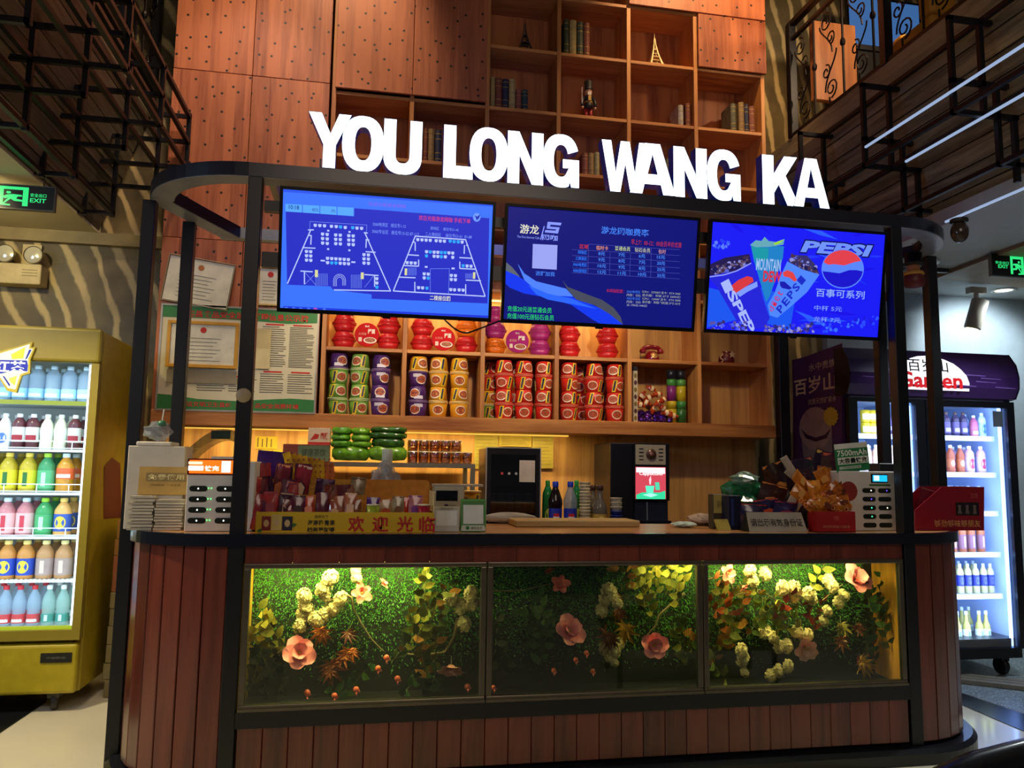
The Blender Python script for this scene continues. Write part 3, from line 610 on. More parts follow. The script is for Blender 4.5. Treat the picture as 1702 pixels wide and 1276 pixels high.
ice(160, 300, lambda x: 310, 22, 6, ('#3a60ff','#5a7cff','#2a3cf0')); ice(1000, 1480, lambda x: 960-(x-1000)*0.15, 40, 8, ('#2a4cff','#3a70ff','#1a18e0'))
# loose cable under the screens
tag(MB().tube([tuple(at(735+i*5, 527+26*math.sin(PI*min(1, i/16)) if i < 9 else 527+26*math.sin(PI*9/16)-(i-9)*1.9, Y=0.13)) for i in range(26)], 0.004, 6).obj('cable', mat('#0a0a0c', 0.5)), 'thin black cable sagging below the gap between two screens', 'cable')
# ================================================================ balconies either side
DKWOOD = wood('#3c362c', '#8c7e62', 0.6, 'Y', 12); DKW2 = wood('#4a4034', '#a4906c', 0.6, 'Y', 12)
TUB = mat('#0a0a12', 0.4, 0.2, var=0.05)
def balcony(xe, xi, zt, zb, xo, n, sgn):
    b = struct(MB().box(min(xe, xo), max(xe, xo), -4.6, 2.3, zt, zt+0.14).obj('balcony', DKWOOD))
    for i in range(n):
        a0, a1 = i/n, (i+1)/n
        p0 = Vector((xe+(xi-xe)*a0, 0, zt+(zb-zt)*a0)); p1 = Vector((xe+(xi-xe)*a1, 0, zt+(zb-zt)*a1)); d = (p1-p0).normalized(); nn = Vector((d.z, 0, -d.x))*(-sgn)*-1
        nn = Vector((-sgn*abs(d.z), 0, -abs(d.x))); o = nn*random.uniform(0.0, 0.008); q0 = p0+d*0.004+o; q1 = p1-d*0.004+o
        L = [q0, q1, q1-nn*0.02, q0-nn*0.02]
        MB().prism([(p.x, -4.5, p.z) for p in L], (0, 6.77, 0)).obj('plank', random.choice((DKWOOD, DKW2)), b)
    return b
balcony(-1.08, -1.36, 3.88, 3.0, -6, 9, -1)
balcony(3.76, 4.02, 3.86, 2.93, 9, 8, 1)
def bars(name, label, L, r=0.013):
    t = thing(name, label, 'frame')
    for p, q in L:
        x0, x1 = sorted((p[0], q[0])); y0, y1 = sorted((p[1], q[1])); z0, z1 = sorted((p[2], q[2]))
        MB().box(x0-r, x1+r, y0-r, y1+r, z0-r, z1+r).obj('tube', TUB, t)
    return t
L = []
for y in (-0.75, -0.1, 0.55, 1.2, 1.87):
    L += [((-0.71, y, 3.72), (-0.895, y, 3.72)), ((-0.71, y, 3.54), (-1.32, y, 3.54)), ((-0.71, y, 3.36), (-1.32, y, 3.36)), ((-0.71, y, 3.73), (-0.71, y, 3.35)), ((-0.895, y, 3.73), (-0.895, y, 3.2)), ((-1.15, y, 3.54), (-1.15, y, 3.0)), ((-1.32, y, 3.54), (-1.32, y, 3.0)), ((-0.9, y, 3.2), (-1.32, y, 3.2)), ((-1.15, y, 3.01), (-1.36, y, 3.01))]
for x, z in ((-0.71, 3.72), (-0.71, 3.54), (-0.71, 3.36), (-0.895, 3.72), (-0.895, 3.54), (-0.895, 3.36), (-1.15, 3.36), (-1.15, 3.2), (-1.32, 3.01), (-1.15, 3.01)):
    L.append(((x, -0.9, z), (x, 1.87, z)))
bars('steel_lattice', 'black square-tube lattice under the balcony beside the perforated timber panels', L)
L = []
for y in (-0.81, -0.086, 0.65, 1.36):
    L += [((3.52, y, 3.78), (3.76, y, 3.78)), ((3.52, y, 3.78), (3.52, y, 3.26)), ((3.70, y, 3.78), (3.70, y, 3.26)), ((3.52, y, 3.43), (3.84, y, 3.43)), ((3.52, y, 3.26), (3.89, y, 3.26)), ((3.78, y, 3.43), (3.78, y, 3.0)), ((3.88, y, 3.26), (3.88, y, 2.92)), ((3.78, y, 3.0), (3.95, y, 3.0))]
for x, z in ((3.52, 3.26), (3.70, 3.26), (3.70, 3.78), (3.78, 3.0)):
    L.append(((x, -0.9, z), (x, 1.36, z)))
bars('steel_lattice', 'black square-tube lattice below the scroll-work balcony railing', L)
for k, (x, z, lb) in enumerate(((3.503, 3.365, 'upper'), (3.683, 3.24, 'middle'), (3.935, 2.885, 'lower'))):
    t = tag(MB().box(x-0.006, x+0.006, -2.2, 0.62 if k == 0 else 0.5, z-0.006, z+0.006).obj('light_strip', glow('#9fb4d8', 0.9)), 'thin pale light strip, the %s one along the dark balcony soffit' % lb, 'light strip')
# railing with scroll work
IRON = mat('#1c1410', 0.45, 0.5, var=0.1)
def scroll(parent, y, z, h, X):
    """S-scroll panel, height h, in the plane x = X"""
    pts = []
    def spir(cy, cz, r, a0, turns, n=16, shrink=0.25): return [(X, cy+r*(1-(1-shrink)*i/n)*math.cos(a0+turns*2*PI*i/n), cz+r*(1-(1-shrink)*i/n)*math.sin(a0+turns*2*PI*i/n)) for i in range(n+1)]
    w = h*0.11
    b = MB()
    for sg in (1, -1):
        b.tube(spir(y+w*0.3*sg, z+sg*h*0.36, h*0.10, PI/2*sg, 1.4*sg), 0.006, 5)
        b.tube(spir(y-w*0.4*sg, z+sg*h*0.16, h*0.075, -PI/2*sg, -1.3*sg), 0.006, 5)
        b.tube([(X, y+w*0.3*sg+h*0.10*math.cos(a), z+sg*h*0.36+h*0.10*math.sin(a)*0.2-sg*h*0.36*t_) for t_, a in [(i/8, PI*i/8) for i in range(9)]], 0.006, 5)
    b.tube([(X, y, z+h*0.5), (X, y, z+h*0.44)], 0.007, 5); b.tube([(X, y, z-h*0.5), (X, y, z-h*0.44)], 0.007, 5)
    o = b.obj('scroll', IRON, parent); o['kind'] = 'stuff'; return o
def railing(X, zb, y0, y1, ys, label, posts):
    t = thing('balcony_railing', label, 'railing')
    MB().box(X-0.025, X+0.025, y0, y1, zb+0.92, zb+0.96).obj('top_rail', IRON, t); MB().box(X-0.015, X+0.015, y0, y1, zb+0.80, zb+0.825).obj('rail', IRON, t)
    MB().box(X-0.02, X+0.02, y0, y1, zb+0.0, zb+0.03).obj('bottom_rail', IRON, t)
    for y, k in ys:
        if k:
            scroll(t, y, zb+0.42, 0.74, X)
        else:
            MB().tube([(X, y, zb+0.03), (X, y, zb+0.80)], 0.009, 6).obj('baluster', IRON, t); MB().ball((X, y, zb+0.42), 0.02, 8, 6, sq=(1, 1, 1.6)).obj('knuckle', IRON, t)
    for y in posts: bevel(MB().box(X-0.03, X+0.03, y-0.03, y+0.03, zb, zb+0.95).obj('post', TUB, t), 0.003, 1)
    return t
YS = []; k = 0
for px, py, sc_ in ((1317, 150, 0), (1334, 130, 1), (1354, 120, 0), (1377, 100, 1), (1401, 80, 0), (1426, 60, 1), (1451, 40, 0), (1498, 30, 1), (1534, 10, 0), (1560, 5, 1)):
    YS.append((at(px, py, X=3.78).y, sc_))
railing(3.78, 4.0, -2.5, 1.9, YS+[(YS[-1][0]-0.24*i, i % 2 == 0) for i in range(1, 6)], 'wrought iron scroll railing of the balcony beside the bookcase end', (1.88, at(1472, 60, X=3.78).y))
railing(-1.05, 4.02, -2.5, 2.25, [(2.1-0.19*i, i % 2 == 0) for i in range(10)], 'wrought iron railing of the balcony beside the perforated panels', (2.2, 1.45))
# upper floor furniture seen through the railing
def pbox(name, px, Y, th, m, label, cat, **k):
    x0, x1, z0, z1 = bb(*px, Y); o = MB().box(x0, x1, Y, Y+th, z0, z1).obj(name, m); bevel(o, 0.004, 1); return tag(o, label, cat, **k)
o = pbox('desk_panel', (1352, 38, 1424, 168), 1.72, 0.05, wood('#8a4a22', '#c07c48', 0.45, 'Z', 8), 'upright orange timber desk end behind the balcony railing', 'panel'); 
x0, x1, z0, z1 = bb(1352, 38, 1424, 168, 1.72)
ud = thing('computer_desk', 'black computer desk with a lit monitor behind the balcony railing', 'desk', (x1+0.25, 1.75, 4.0))
MB().box(-0.22, 0.5, 0.0, 0.04, 0.0, 0.72).obj('modesty_panel', mat('#0d0c10', 0.5), ud); MB().box(-0.24, 0.52, -0.02, 0.5, 0.72, 0.76).obj('desk_top', mat('#17151a', 0.5), ud)
mo = thing('monitor', 'monitor with a pale blue screen standing on the balcony desk', 'monitor', (x1+0.36, 1.85, 4.76))
MB().box(-0.34, 0.34, 0.0, 0.03, 0.06, 0.5).obj('housing', BEZ, mo); MB().box(-0.32, 0.32, -0.002, 0.001, 0.08, 0.48).obj('screen', glow('#3f6ca8', 0.8), mo); MB().box(-0.08, 0.08, 0.0, 0.12, 0.0, 0.06).obj('stand', BEZ, mo)
def chair_up(px, Y, label):
    x0, x1, z0, z1 = bb(*px, Y); t = thing('lounge_chair', label, 'chair', ((x0+x1)/2, Y, 4.0)); w = (x1-x0)/2; ye = mat('#b8801c', 0.6)
    bevel(MB().box(-w, w, 0, 0.12, z0-4.0, z1-4.0).obj('backrest', ye, t), 0.03, 3); bevel(MB().box(-w, w, 0, 0.5, z0-4.12, z0-4.0).obj('seat', ye, t), 0.03, 3); MB().tube([(0, 0.2, 0.0), (0, 0.2, z0-4.1)], 0.04, 8).obj('pedestal', TUB, t)
chair_up((1500, 55, 1534, 84), 1.15, 'mustard yellow chair beside the balcony desk'); chair_up((1546, -30, 1592, 22), 0.5, 'mustard yellow chair with raised back behind the balcony railing')
# ================================================================ ceiling and wall fittings
GRN = glow('#2fe07c', 1.1); SIGNK = mat('#15171a', 0.3)
def running_man(t, x0, x1, z0, z1, y, flip, parts=True):
    W_, H_ = x1-x0, z1-z0
    def P(pts): return [((x1-u*W_) if flip else (x0+u*W_), z0+v*H_) for u, v in pts]
    fr = [[(0,0),(0,1),(1,1),(1,0),(.82,0),(.82,.84),(.2,.84),(.2,0)]]
    for pts in fr: 
        me = curve_mesh([P(pts)]); me.materials.append(GRN); put('door_symbol', me, t, (0, y, 0))
    for pts in ([(.30,.74),(.42,.74),(.44,.64),(.34,.60),(.28,.66)], [(.30,.55),(.50,.60),(.78,.58),(.82,.50),(.66,.48),(.62,.36),(.90,.30),(.90,.22),(.56,.24),(.44,.34),(.24,.08),(.44,.06),(.44,-.02),(.14,.0),(.36,.40),(.26,.34),(.16,.44)]):
        me = curve_mesh([P(pts)]); me.materials.append(GRN); put('figure_symbol', me, t, (0, y-0.0005, 0))
def exit_sign(px, Y, ceil, label, mirror):
    x0, x1, z0, z1 = bb(*px, Y); t = thing('exit_sign', label, 'sign', ((x0+x1)/2, Y, (z0+z1)/2)); w, h = (x1-x0)/2, (z1-z0)/2
    bevel(MB().box(-w, w, 0, 0.03, -h, h).obj('housing', mat('#5a5a50', 0.5), t), 0.003, 1); MB().box(-w+0.006, w-0.006, -0.002, 0.0, -h+0.007, h-0.007).obj('panel', SIGNK, t)
    for sx in (-0.7, 0.7): MB().tube([(sx*w, 0.015, h), (sx*w, 0.015, ceil-(z0+z1)/2)], 0.003, 5).obj('hanger', BLACK, t)
    return t, w, h
t, w, h = exit_sign((-60, 305, 92, 347), 1.2, 2.985, 'green lit exit sign with an arrow hanging by the emergency lamp', False)
running_man(t, w*0.02-0.07, w*0.02+0.09, -h*0.72, h*0.78, -0.003, False)
text('安全出口', GRN, t, w*0.02+0.10, w-0.045, h*0.05, h*0.35, -0.003, 0.01); text('EXIT', GRN, t, w*0.02+0.10, w-0.045, -h*0.38, -h*0.05, -0.003, 0.02)
me = curve_mesh([[(-w+0.03, 0), (-w+0.07, 0.03), (-w+0.07, 0.01), (-0.09, 0.01), (-0.09, -0.01), (-w+0.07, -0.01), (-w+0.07, -0.03)]]); me.materials.append(GRN); put('arrow', me, t, (0, -0.003, 0))
t, w, h = exit_sign((1648, 424, 1770, 462), 1.0, 2.9, 'green lit exit sign hanging near the track spotlight', True)
running_man(t, -w*0.50, -w*0.14, -h*0.76, h*0.80, -0.003, True)
text('安全出口', GRN, t, -w+0.03, -w*0.54, h*0.05, h*0.3, -0.003, 0.01); text('EXIT', GRN, t, -w+0.05, -w*0.56, -h*0.3, 0, -0.003, 0.02)
me = curve_mesh([[(-w*0.08, 0.01), (-w*0.08, -0.01), (w*0.6, -0.01), (w*0.6, -0.03), (w*0.75, 0), (w*0.6, 0.03), (w*0.6, 0.01)]]); me.materials.append(GRN); put('arrow', me, t, (0, -0.003, 0))
x0, x1, z0, z1 = bb(-6, 440, 73, 474, 2.24)
em = thing('emergency_lamp', 'cream twin-head emergency lamp mounted on the stone-patterned wall', 'lamp', ((x0+x1)/2, 2.24, (z0+z1)/2)); w, h = (x1-x0)/2, (z1-z0)/2
CREAM = mat('#c9b98c', 0.5)
bevel(MB().box(-w, w, -0.05, 0.075, -h, h).obj('box', CREAM, em), 0.008, 2)
for sx in (-0.58, 0.62):
    hd = MB().lathe([(0.0, 0.0), (0.04, 0.0), (0.058, 0.03), (0.062, 0.055), (0.058, 0.06)], 20, cap=False).obj('lamp_head', mat('#b0a68a', 0.25, 0.6), em, True, (sx*w, -0.0, h+0.062), (PI/2, 0, 0))
    MB().lathe([(0.057, 0.052), (0.03, 0.06), (0.0, 0.062)], 20, cap=False).obj('lens', mat('#d8d6c4', 0.1, 0.3), hd, True)
MB().box(-0.02, 0.10, 0.05, 0.07, h+0.02, h+0.16).obj('wall_socket', CREAM, em)
for k in range(3): MB().box(w*0.2, w*0.85, -0.052, -0.049, h*0.35-k*h*0.28, h*0.42-k*h*0.28).obj('vent_slot', mat('#8a7d58', 0.6), em)
MB().box(-w*0.9, -w*0.7, -0.052, -0.049, -h*0.8, -h*0.5).obj('switch', mat('#7a3a22', 0.5), em)
# track spotlight and recessed downlights
p = at(1622, 478, Z=2.87)
ts = thing('track_spotlight', 'white cylindrical track spotlight hanging from the tan ceiling board', 'spotlight', (p.x, p.y, 2.87))
TW = mat('#b8ae9c', 0.5)
MB().box(-0.07, 0.07, -0.03, 0.03, -0.05, 0.0).obj('adapter', TW, ts); MB().tube([(0, 0, -0.05), (0, 0, -0.11)], 0.02, 10).obj('stem', TW, ts)
hd = MB().lathe([(0.055, -0.12), (0.062, -0.11), (0.062, 0.12), (0.05, 0.125)], 20).obj('head', TW, ts, True, (-0.01, 0, -0.22), (0.15, 0.25, 0)); MB().lathe([(0.0, 0), (0.05, 0)], 20, cap=False).obj('lens', glow('#fff4d8', 3.0), hd, False, (0, 0, -0.121))
for px, py, lb in ((1668, 482, 'beside the track spotlight'), (1538, 436, 'behind the rounded canopy corner')):
    p = at(px, py, Z=2.898); dl = thing('downlight', 'round recessed ceiling downlight '+lb, 'downlight', (p.x, p.y, 2.899))
    MB().lathe([(0.095, 0.0), (0.095, -0.008), (0.07, -0.008), (0.065, 0.0)], 24, cap=False).obj('trim_ring', mat('#c8ccc8', 0.4), dl, True); MB().lathe([(0.0, -0.003), (0.066, -0.003)], 24, cap=False).obj('lens', glow('#fff6dc', 4.0 if px > 1600 else 2.0), dl)
p0, p1 = at(1500, 443, Z=2.895), at(1572, 449, Z=2.895)
tag(MB().box(p0.x, p1.x, p0.y-0.015, p0.y+0.015, 2.87, 2.9).obj('ceiling_track', mat('#2a2c30', 0.5)), 'thin dark lighting track on the pale ceiling behind the canopy corner', 'track')
# security dome and hanging doll on the canopy corner
p = at(1568, 384, Y=0.12)
dc = thing('dome_camera', 'small brown dome camera on the outside of the rounded canopy corner', 'camera', (W+0.35, 0.075, 2.66)); MB().ball((0.03, -0.03, 0.0), 0.045, 14, 10, sq=(1, 1, 1.3)).obj('dome', mat('#3a2e28', 0.15), dc, True); MB().lathe([(0.03, 0.05), (0.045, 0.055), (0.045, 0.07), (0.0, 0.07)], 14, c=(0.03, -0.03, 0)).obj('cap', mat('#241c1a', 0.4), dc, True)
p = at(1517, 420, Y=0.42)
dl = thing('hanging_ornament', 'dark figurine ornament with a black hat hanging behind the right front post', 'ornament', (p.x, 0.42, 2.42))
MB().lathe([(0.0, 0.02), (0.05, 0.03), (0.06, 0.06), (0.05, 0.10), (0.035, 0.12), (0.0, 0.125)], 12).obj('body', mat('#5a1418', 0.5), dl, True); MB().lathe([(0.05, 0.095), (0.058, 0.105), (0.05, 0.118)], 12).obj('collar', mat('#c8963a', 0.5), dl, True)
MB().ball((0, 0, 0.14), 0.035, 10, 8).obj('head', mat('#c08050', 0.6), dl, True); MB().lathe([(0.06, 0.16), (0.06, 0.168), (0.045, 0.17), (0.05, 0.23), (0.0, 0.235)], 14).obj('hat', mat('#0c0c18', 0.5), dl, True)
MB().tube([(0, 0, 0.23), (0, 0, 0.29)], 0.002, 4).obj('string', BLACK, dl)
# ================================================================ bottles
def cpatch(b, r0, r1, z0, z1, a0, a1, n=6, m=0, sh=0.0, k=1):
    """curved patch on a cone; angles in degrees, -90 faces the camera; sh shifts the top edge sideways"""
    vs = []; fs = []
    for i in range(k+1):
        t = i/k; r = r0+(r1-r0)*t; z = z0+(z1-z0)*t
        for j in range(n+1):
            a = math.radians(a0+(a1-a0)*j/n+sh*t); vs.append((r*math.cos(a), r*math.sin(a), z))
    for i in range(k):
        for j in range(n): q = i*(n+1)+j; fs.append((q, q+1, q+n+2, q+n+1))
    return b.add(vs, fs, m)
def coval(b, r0, r1, z0, z1, ac, aw, m=0, n=12):
    """oval picture wrapped on a cone"""
    vs = []; zc, zh = (z0+z1)/2, (z1-z0)/2
    for i in range(n):
        t = 2*PI*i/n; z = zc+zh*math.sin(t); r = r0+(r1-r0)*((z-z0)/(z1-z0)); a = math.radians(ac+aw*math.cos(t)); vs.append((r*math.cos(a), r*math.sin(a), z))
    zc_r = (r0+r1)/2*1.006; a = math.radians(ac); vs.append((zc_r*math.cos(a), zc_r*math.sin(a), zc))
    return b.add(vs, [(n, i, (i+1) % n) for i in range(n)], m)
SHP = {
 'square': [(.86,0),(.98,.02),(1,.05),(1,.62),(.92,.70),(.55,.84),(.36,.88),(.36,.90)],
 'water':  [(.84,0),(.96,.02),(1,.05),(.97,.2),(.93,.36),(1,.44),(1,.58),(.82,.72),(.45,.85),(.36,.88),(.36,.90)],
 'tall':   [(.88,0),(1,.02),(1,.70),(.92,.76),(.5,.87),(.4,.89),(.4,.905)],
 'cola':   [(.86,0),(1,.03),(1,.16),(.9,.26),(.92,.48),(1,.56),(.97,.64),(.6,.80),(.36,.88),(.36,.905)],
 'slim':   [(.9,0),(1,.015),(1,.52),(.85,.62),(.48,.72),(.40,.86),(.40,.9)],
}
_BM = {}
def bottle(name, h, r, shape, liquid, cap, labcol, lz, pic, label, group, loc, rz=0.0, capw=0.42):
    k = (h, r, shape, id(liquid), cap, labcol, lz, pic, capw)
    if k not in _BM:
        prof = [(a*r, z*h) for a, z in SHP[shape]]
        body = MB().lathe(prof, 16).mesh('bottle', [liquid], True)
        cp = MB().lathe([(capw*r, .895*h), (capw*r*1.04, .90*h), (capw*r*1.04, .985*h), (capw*r*.9, h), (0, h)], 12).mesh('cap', [mat(cap, 0.4)], True)
        lb = MB(); n = 14
        pr = [(q, z) for q, z in prof]
        def rad(z):
            for (a, za), (b_, zb) in zip(pr[:-1], pr[1:]):
                if za <= z <= zb: return a+(b_-a)*(z-za)/max(1e-6, zb-za)
            return pr[-1][0]
        st = 5; zz = [lz[0]*h+(lz[1]-lz[0])*h*i/st for i in range(st+1)]
        lb.lathe([(rad(z)*1.012, z) for z in zz], 16, cap=False); lbm = lb.mesh('label', [mat(labcol, 0.5)], True)
        pm = None
        if pic:
            p = MB(); z0, z1 = lz[0]*h+(lz[1]-lz[0])*h*.12, lz[0]*h+(lz[1]-lz[0])*h*.88
            if pic[1] == 'o': coval(p, rad(z0)*1.03, rad(z1)*1.03, z0, z1, -90, 38)
            elif pic[1] == 'b': cpatch(p, rad(z0)*1.03, rad(z1)*1.03, z0, z1, -104, -76, 4)
            else: cpatch(p, rad(z0)*1.03, rad(z1)*1.03, z0, z0+(z1-z0)*.45, -140, -40, 8)
            pm = p.mesh('print', [mat(pic[0], 0.5)], True)
        _BM[k] = (body, cp, lbm, pm)
    me = _BM[k]; t = thing(name, label, 'bottle', loc, rz, group)
    put('body', me[0], t); put('cap', me[1], t); l = put('label', me[2], t)
    if me[3]: put('print', me[3], l)
    return t
CLEAR = mat('#c4e0fa', 0.06, alpha=0.34, var=0.05); CLEARG = mat('#c0ece4', 0.06, alpha=0.36, var=0.05)
# ================================================================ yellow fridge
FY = 1.33
YEL = mat('#a4961c', 0.35, var=0.05); YELD = mat('#8a7c24', 0.4, var=0.05); WHITE = mat('#dfe6ea', 0.45, var=0.03)
fx1 = -0.985; fx0 = -2.2; gx1 = at(136, 820, Y=FY).x; gx0 = fx0+(fx1-gx1)
gz1 = at(100, 602, Y=FY).z; gz0 = at(100, 1047, Y=FY).z
yf = thing('yellow_fridge', 'tall yellow glass-door drinks fridge standing left of the counter', 'fridge')
for bx in ((fx0, fx0+0.05, FY+0.06, 1.95, 0.1, 2.14), (fx1-0.05, fx1, FY+0.06, 1.95, 0.1, 2.14)): bevel(MB().box(*bx).obj('side', mat('#a4921e', 0.35), yf), 0.01, 2)
MB().box(fx0+0.05, fx1-0.05, 1.9, 1.95, 0.1, 2.14).obj('back', WHITE, yf); MB().box(fx0+0.05, fx1-0.05, FY+0.06, 1.9, 2.06, 2.14).obj('top', YEL, yf); MB().box(fx0+0.05, fx1-0.05, FY+0.06, 1.9, 0.1, gz0-0.02).obj('base', YEL, yf)
dr = MB().box(fx0, fx1, FY, FY+0.055, gz1, 2.15).obj('door', YELD, yf); bevel(dr, 0.02, 3)
for bx in ((gx1, fx1, gz0-0.055, gz1), (fx0, gx0, gz0-0.055, gz1)): MB().box(bx[0], bx[1], FY, FY+0.055, bx[2], bx[3]).obj('stile', YELD, dr)
MB().box(gx0, gx1, FY, FY+0.055, gz0-0.055, gz0).obj('bottom_rail', YELD, dr)
MB().box(gx0, gx1, FY+0.02, FY+0.026, gz0, gz1).obj('glass', glass(), dr)
MB().box(gx0, gx1, FY+0.03, FY+0.045, gz0, gz0+0.018).obj('trim_strip', glow('#c8d018', 0.9), dr)
kp = bevel(MB().box(fx0+0.005, fx1-0.005, FY+0.005, FY+0.06, 0.1, gz0-0.075).obj('kick_panel', mat('#aa9a1c', 0.35), yf), 0.02, 3)
x0, x1, z0, z1 = bb(67, 1085, 119, 1101, FY); MB().box(x0, x1, FY, FY+0.006, z0, z1).obj('display', mat('#1a1c1a', 0.2), kp); text('中国制造', mat('#6a6a60', 0.5), kp, x0+0.03, x1-0.03, z0+0.02, z1-0.02, FY-0.001)
for x in (fx1-0.13, fx0+0.13):
    MB().lathe([(0.0, -0.018), (0.04, -0.018), (0.045, -0.01), (0.045, 0.01), (0.04, 0.018), (0.0, 0.018)], 14).obj('caster', mat('#2a2622', 0.6), yf, True, (x, FY+0.08, 0.046), (0, PI/2, 0.3)); MB().box(x-0.03, x+0.03, FY+0.05, FY+0.11, 0.07, 0.1).obj('caster_bracket', mat('#4a463e', 0.5), yf)
# lit logo board on the door head
def fp(x, y): p = at(x/7.73, 540+y/7.73, Y=FY-0.012); return (p.x, p.z)
S = [(-90,600),(-430,520),(-300,320),(0,340),(415,215),(400,285),(455,285),(392,435),(385,620),(280,650),(210,870),(90,845),(0,700)]
me = curve_mesh([[fp(*p) for p in S]], 0.01); me.materials.append(mat('#b0a020', 0.4)); lg = put('logo_board', me, dr, (0, FY-0.002, 0))
def lgp(pts, m, y): 
    me = curve_mesh([[fp(*p) for p in pts]]); me.materials.append(m); return put('logo_print', me, lg, (0, y, 0))
lgp([(-80,590),(-380,515),(-280,345),(0,365),(385,245),(375,305),(425,308),(365,430),(362,600),(262,635),(200,830),(100,810),(10,680)], glow('#f4f6c8', 1.3), -0.0112)
lgp([(375,315),(410,318),(350,430),(320,450)], glow('#1418a0', 1.0), -0.0116); lgp([(30,650),(60,660),(135,770),(120,790)], glow('#1418a0', 1.0), -0.0116)
lgp([(140,380),(330,280),(300,430),(160,440)], glow('#e8e020', 1.2), -0.0114); lgp([(110,690),(220,650),(190,780),(140,740)], glow('#f0e850', 1.2), -0.0114)
lgp([(-300,455),(20,448),(350,455),(362,520),(355,598),(200,580),(20,625),(-300,610)], glow('#2028b0', 1.0), -0.0117)
a, b_ = fp(-290, 600), fp(340, 465); text('冰红茶', glow('#ffffff', 1.2), lg, a[0], b_[0], a[1], b_[1], -0.012, 0.03)
# interior light of the fridge door frame
lamp('AREA', ((gx0+gx1)/2, FY+0.05, (gz0+gz1)/2), ((gx0+gx1)/2, 3, (gz0+gz1)/2-0.05), 10.5, (0.8, 0.92, 1.0), gx1-gx0-0.02, gz1-gz0-0.05)
MB().box(fx1-0.075, fx1-0.055, FY+0.065, FY+0.085, gz0, gz1).obj('led_strip', glow('#dff0ff', 4.0), yf)
SHY = [664, 744, 816, 889, 961, 1040]
SZ = [at(60, y, Y=FY+0.1).z for y in SHY]
for i, z in enumerate(SZ):
    sh = MB().box(fx0+0.055, fx1-0.08, FY+0.09, 1.88, z-0.022, z-0.008).obj('shelf', WHITE, yf)
    if i in (1, 2, 3): 
        fb = MB().tube([(gx0, FY+0.085, z+0.04), (gx1+0.03, FY+0.085, z+0.04)], 0.003, 5).obj('fence_wire', WHITE, sh); MB().tube([(gx0, FY+0.085, z), (gx1+0.03, FY+0.085, z)], 0.003, 5).obj('fence_wire', WHITE, sh)
        for k in range(7): MB().tube([(gx1-0.10-k*0.17, FY+0.085, z-0.01), (gx1-0.10-k*0.17, FY+0.085, z+0.04)], 0.003, 5).obj('fence_wire', WHITE, sh)
    if i == 0: MB().box(gx0, gx1+0.03, FY+0.08, FY+0.088, z-0.03, z-0.005).obj('price_rail', glow('#c8d020', 0.7), sh)
    if i > 3: 
        for k in range(34): MB().box(gx1-0.004-k*0.024, gx1+0.006-k*0.024, FY+0.084, FY+0.089, z-0.022, z-0.002).obj('fence_tooth', WHITE, sh)
_PL = {}
def settle(key, X, r, lo, hi):
    """nudge a bottle sideways until it stands clear of its neighbours"""
    L = _PL.setdefault(key, [])
    for k in range(40):
        for sg in (1, -1):
            x = X+sg*0.004*k
            if lo+r <= x <= hi-r and all(abs(x-a) >= r+b+0.0015 for a, b in L): L.append((x, r)); return x
    return None
def yrow(i, px, types, h, r, grp, off=0.0, back=True):
    """bottles on shelf i at the given pixel centres, a second one behind each"""
    for k, (x, ty) in enumerate(zip(px, types)):
        X = at(x, SHY[i]-25, Y=FY+0.16).x
        X = settle(('y', i), X, r, fx0+0.06, fx1-0.052)
        if X is None: continue
        for d in range(2 if back else 1):
            nm, sh, liq, cap, lab, lz, pic, lbl = ty
            bottle(nm, h, r, sh, liq, cap, lab, lz, pic, (lbl if d == 0 else 'rear-row '+lbl), grp, (X, FY+0.16+d*0.15, SZ[i]-0.007))
def L_(nm, sh, liq, cap, lab, lz, pic, lbl): return (nm, sh, liq, cap, lab, lz, pic, lbl)
c0 = L_('water_bottle', 'tall', CLEAR, '#c8e0f0', '#a8d8f8', (.1,.35), ('#e8f4ff','s'), 'large clear water bottle on the top shelf of the yellow fridge')
yrow(0, [62, 84, 105, 127, 40, 18, -4, -26], [c0]*8, 0.215, 0.042, 'water bottles on the top shelf of the yellow fridge')
m1 = L_('milk_bottle', 'square', mat('#e4e8ec', 0.3), '#f0f0f0', '#d8e4f0', (.1,.5), ('#4a6cc8','o'), 'white drink bottle with blue oval print on the second fridge shelf')
m2 = L_('soda_bottle', 'tall', mat('#5a2830', 0.2), '#f0f0f0', '#d8d8d8', (.2,.62), ('#a02030','s'), 'dark red soda bottle with white cap on the second fridge shelf')
m3 = L_('milk_bottle', 'water', mat('#e0e4c8', 0.3), '#e8e8e0', '#dfe8d8', (.3,.6), None, 'pale milk drink bottle without print on the second fridge shelf')
yrow(1, [8, 29, 52, 77, 96, 118, 136, -15, -38, -61], [m1, m2, m2, m3, m3, m2, m1, m2, m3, m1], 0.205, 0.036, 'bottles on the second shelf of the yellow fridge')
t1 = L_('tea_bottle', 'square', mat('#b8a024', 0.12, var=0.2, ns=25), '#e8c850', '#d8cc28', (.1,.56), ('#2a6a2c','b'), 'yellow tea bottle with dark green strip on the third fridge shelf')
t2 = L_('tea_bottle', 'square', mat('#3a8a58', 0.12, var=0.2, ns=25), '#a8d840', '#58b078', (.1,.56), ('#b8e8c0','b'), 'green tea bottle with lime cap on the third fridge shelf')
t3 = L_('juice_bottle', 'square', mat('#c88a24', 0.12, var=0.2, ns=25), '#d8ecf4', '#e06030', (.34,.62), ('#f8e0c8','s'), 'orange juice bottle with red band on the third fridge shelf')
yrow(2, [14, 47, 75, 106, 136, -18, -48, -78], [t1, t1, t2, t3, t3, t1, t2, t3], 0.225, 0.0475, 'bottles on the third shelf of the yellow fridge')
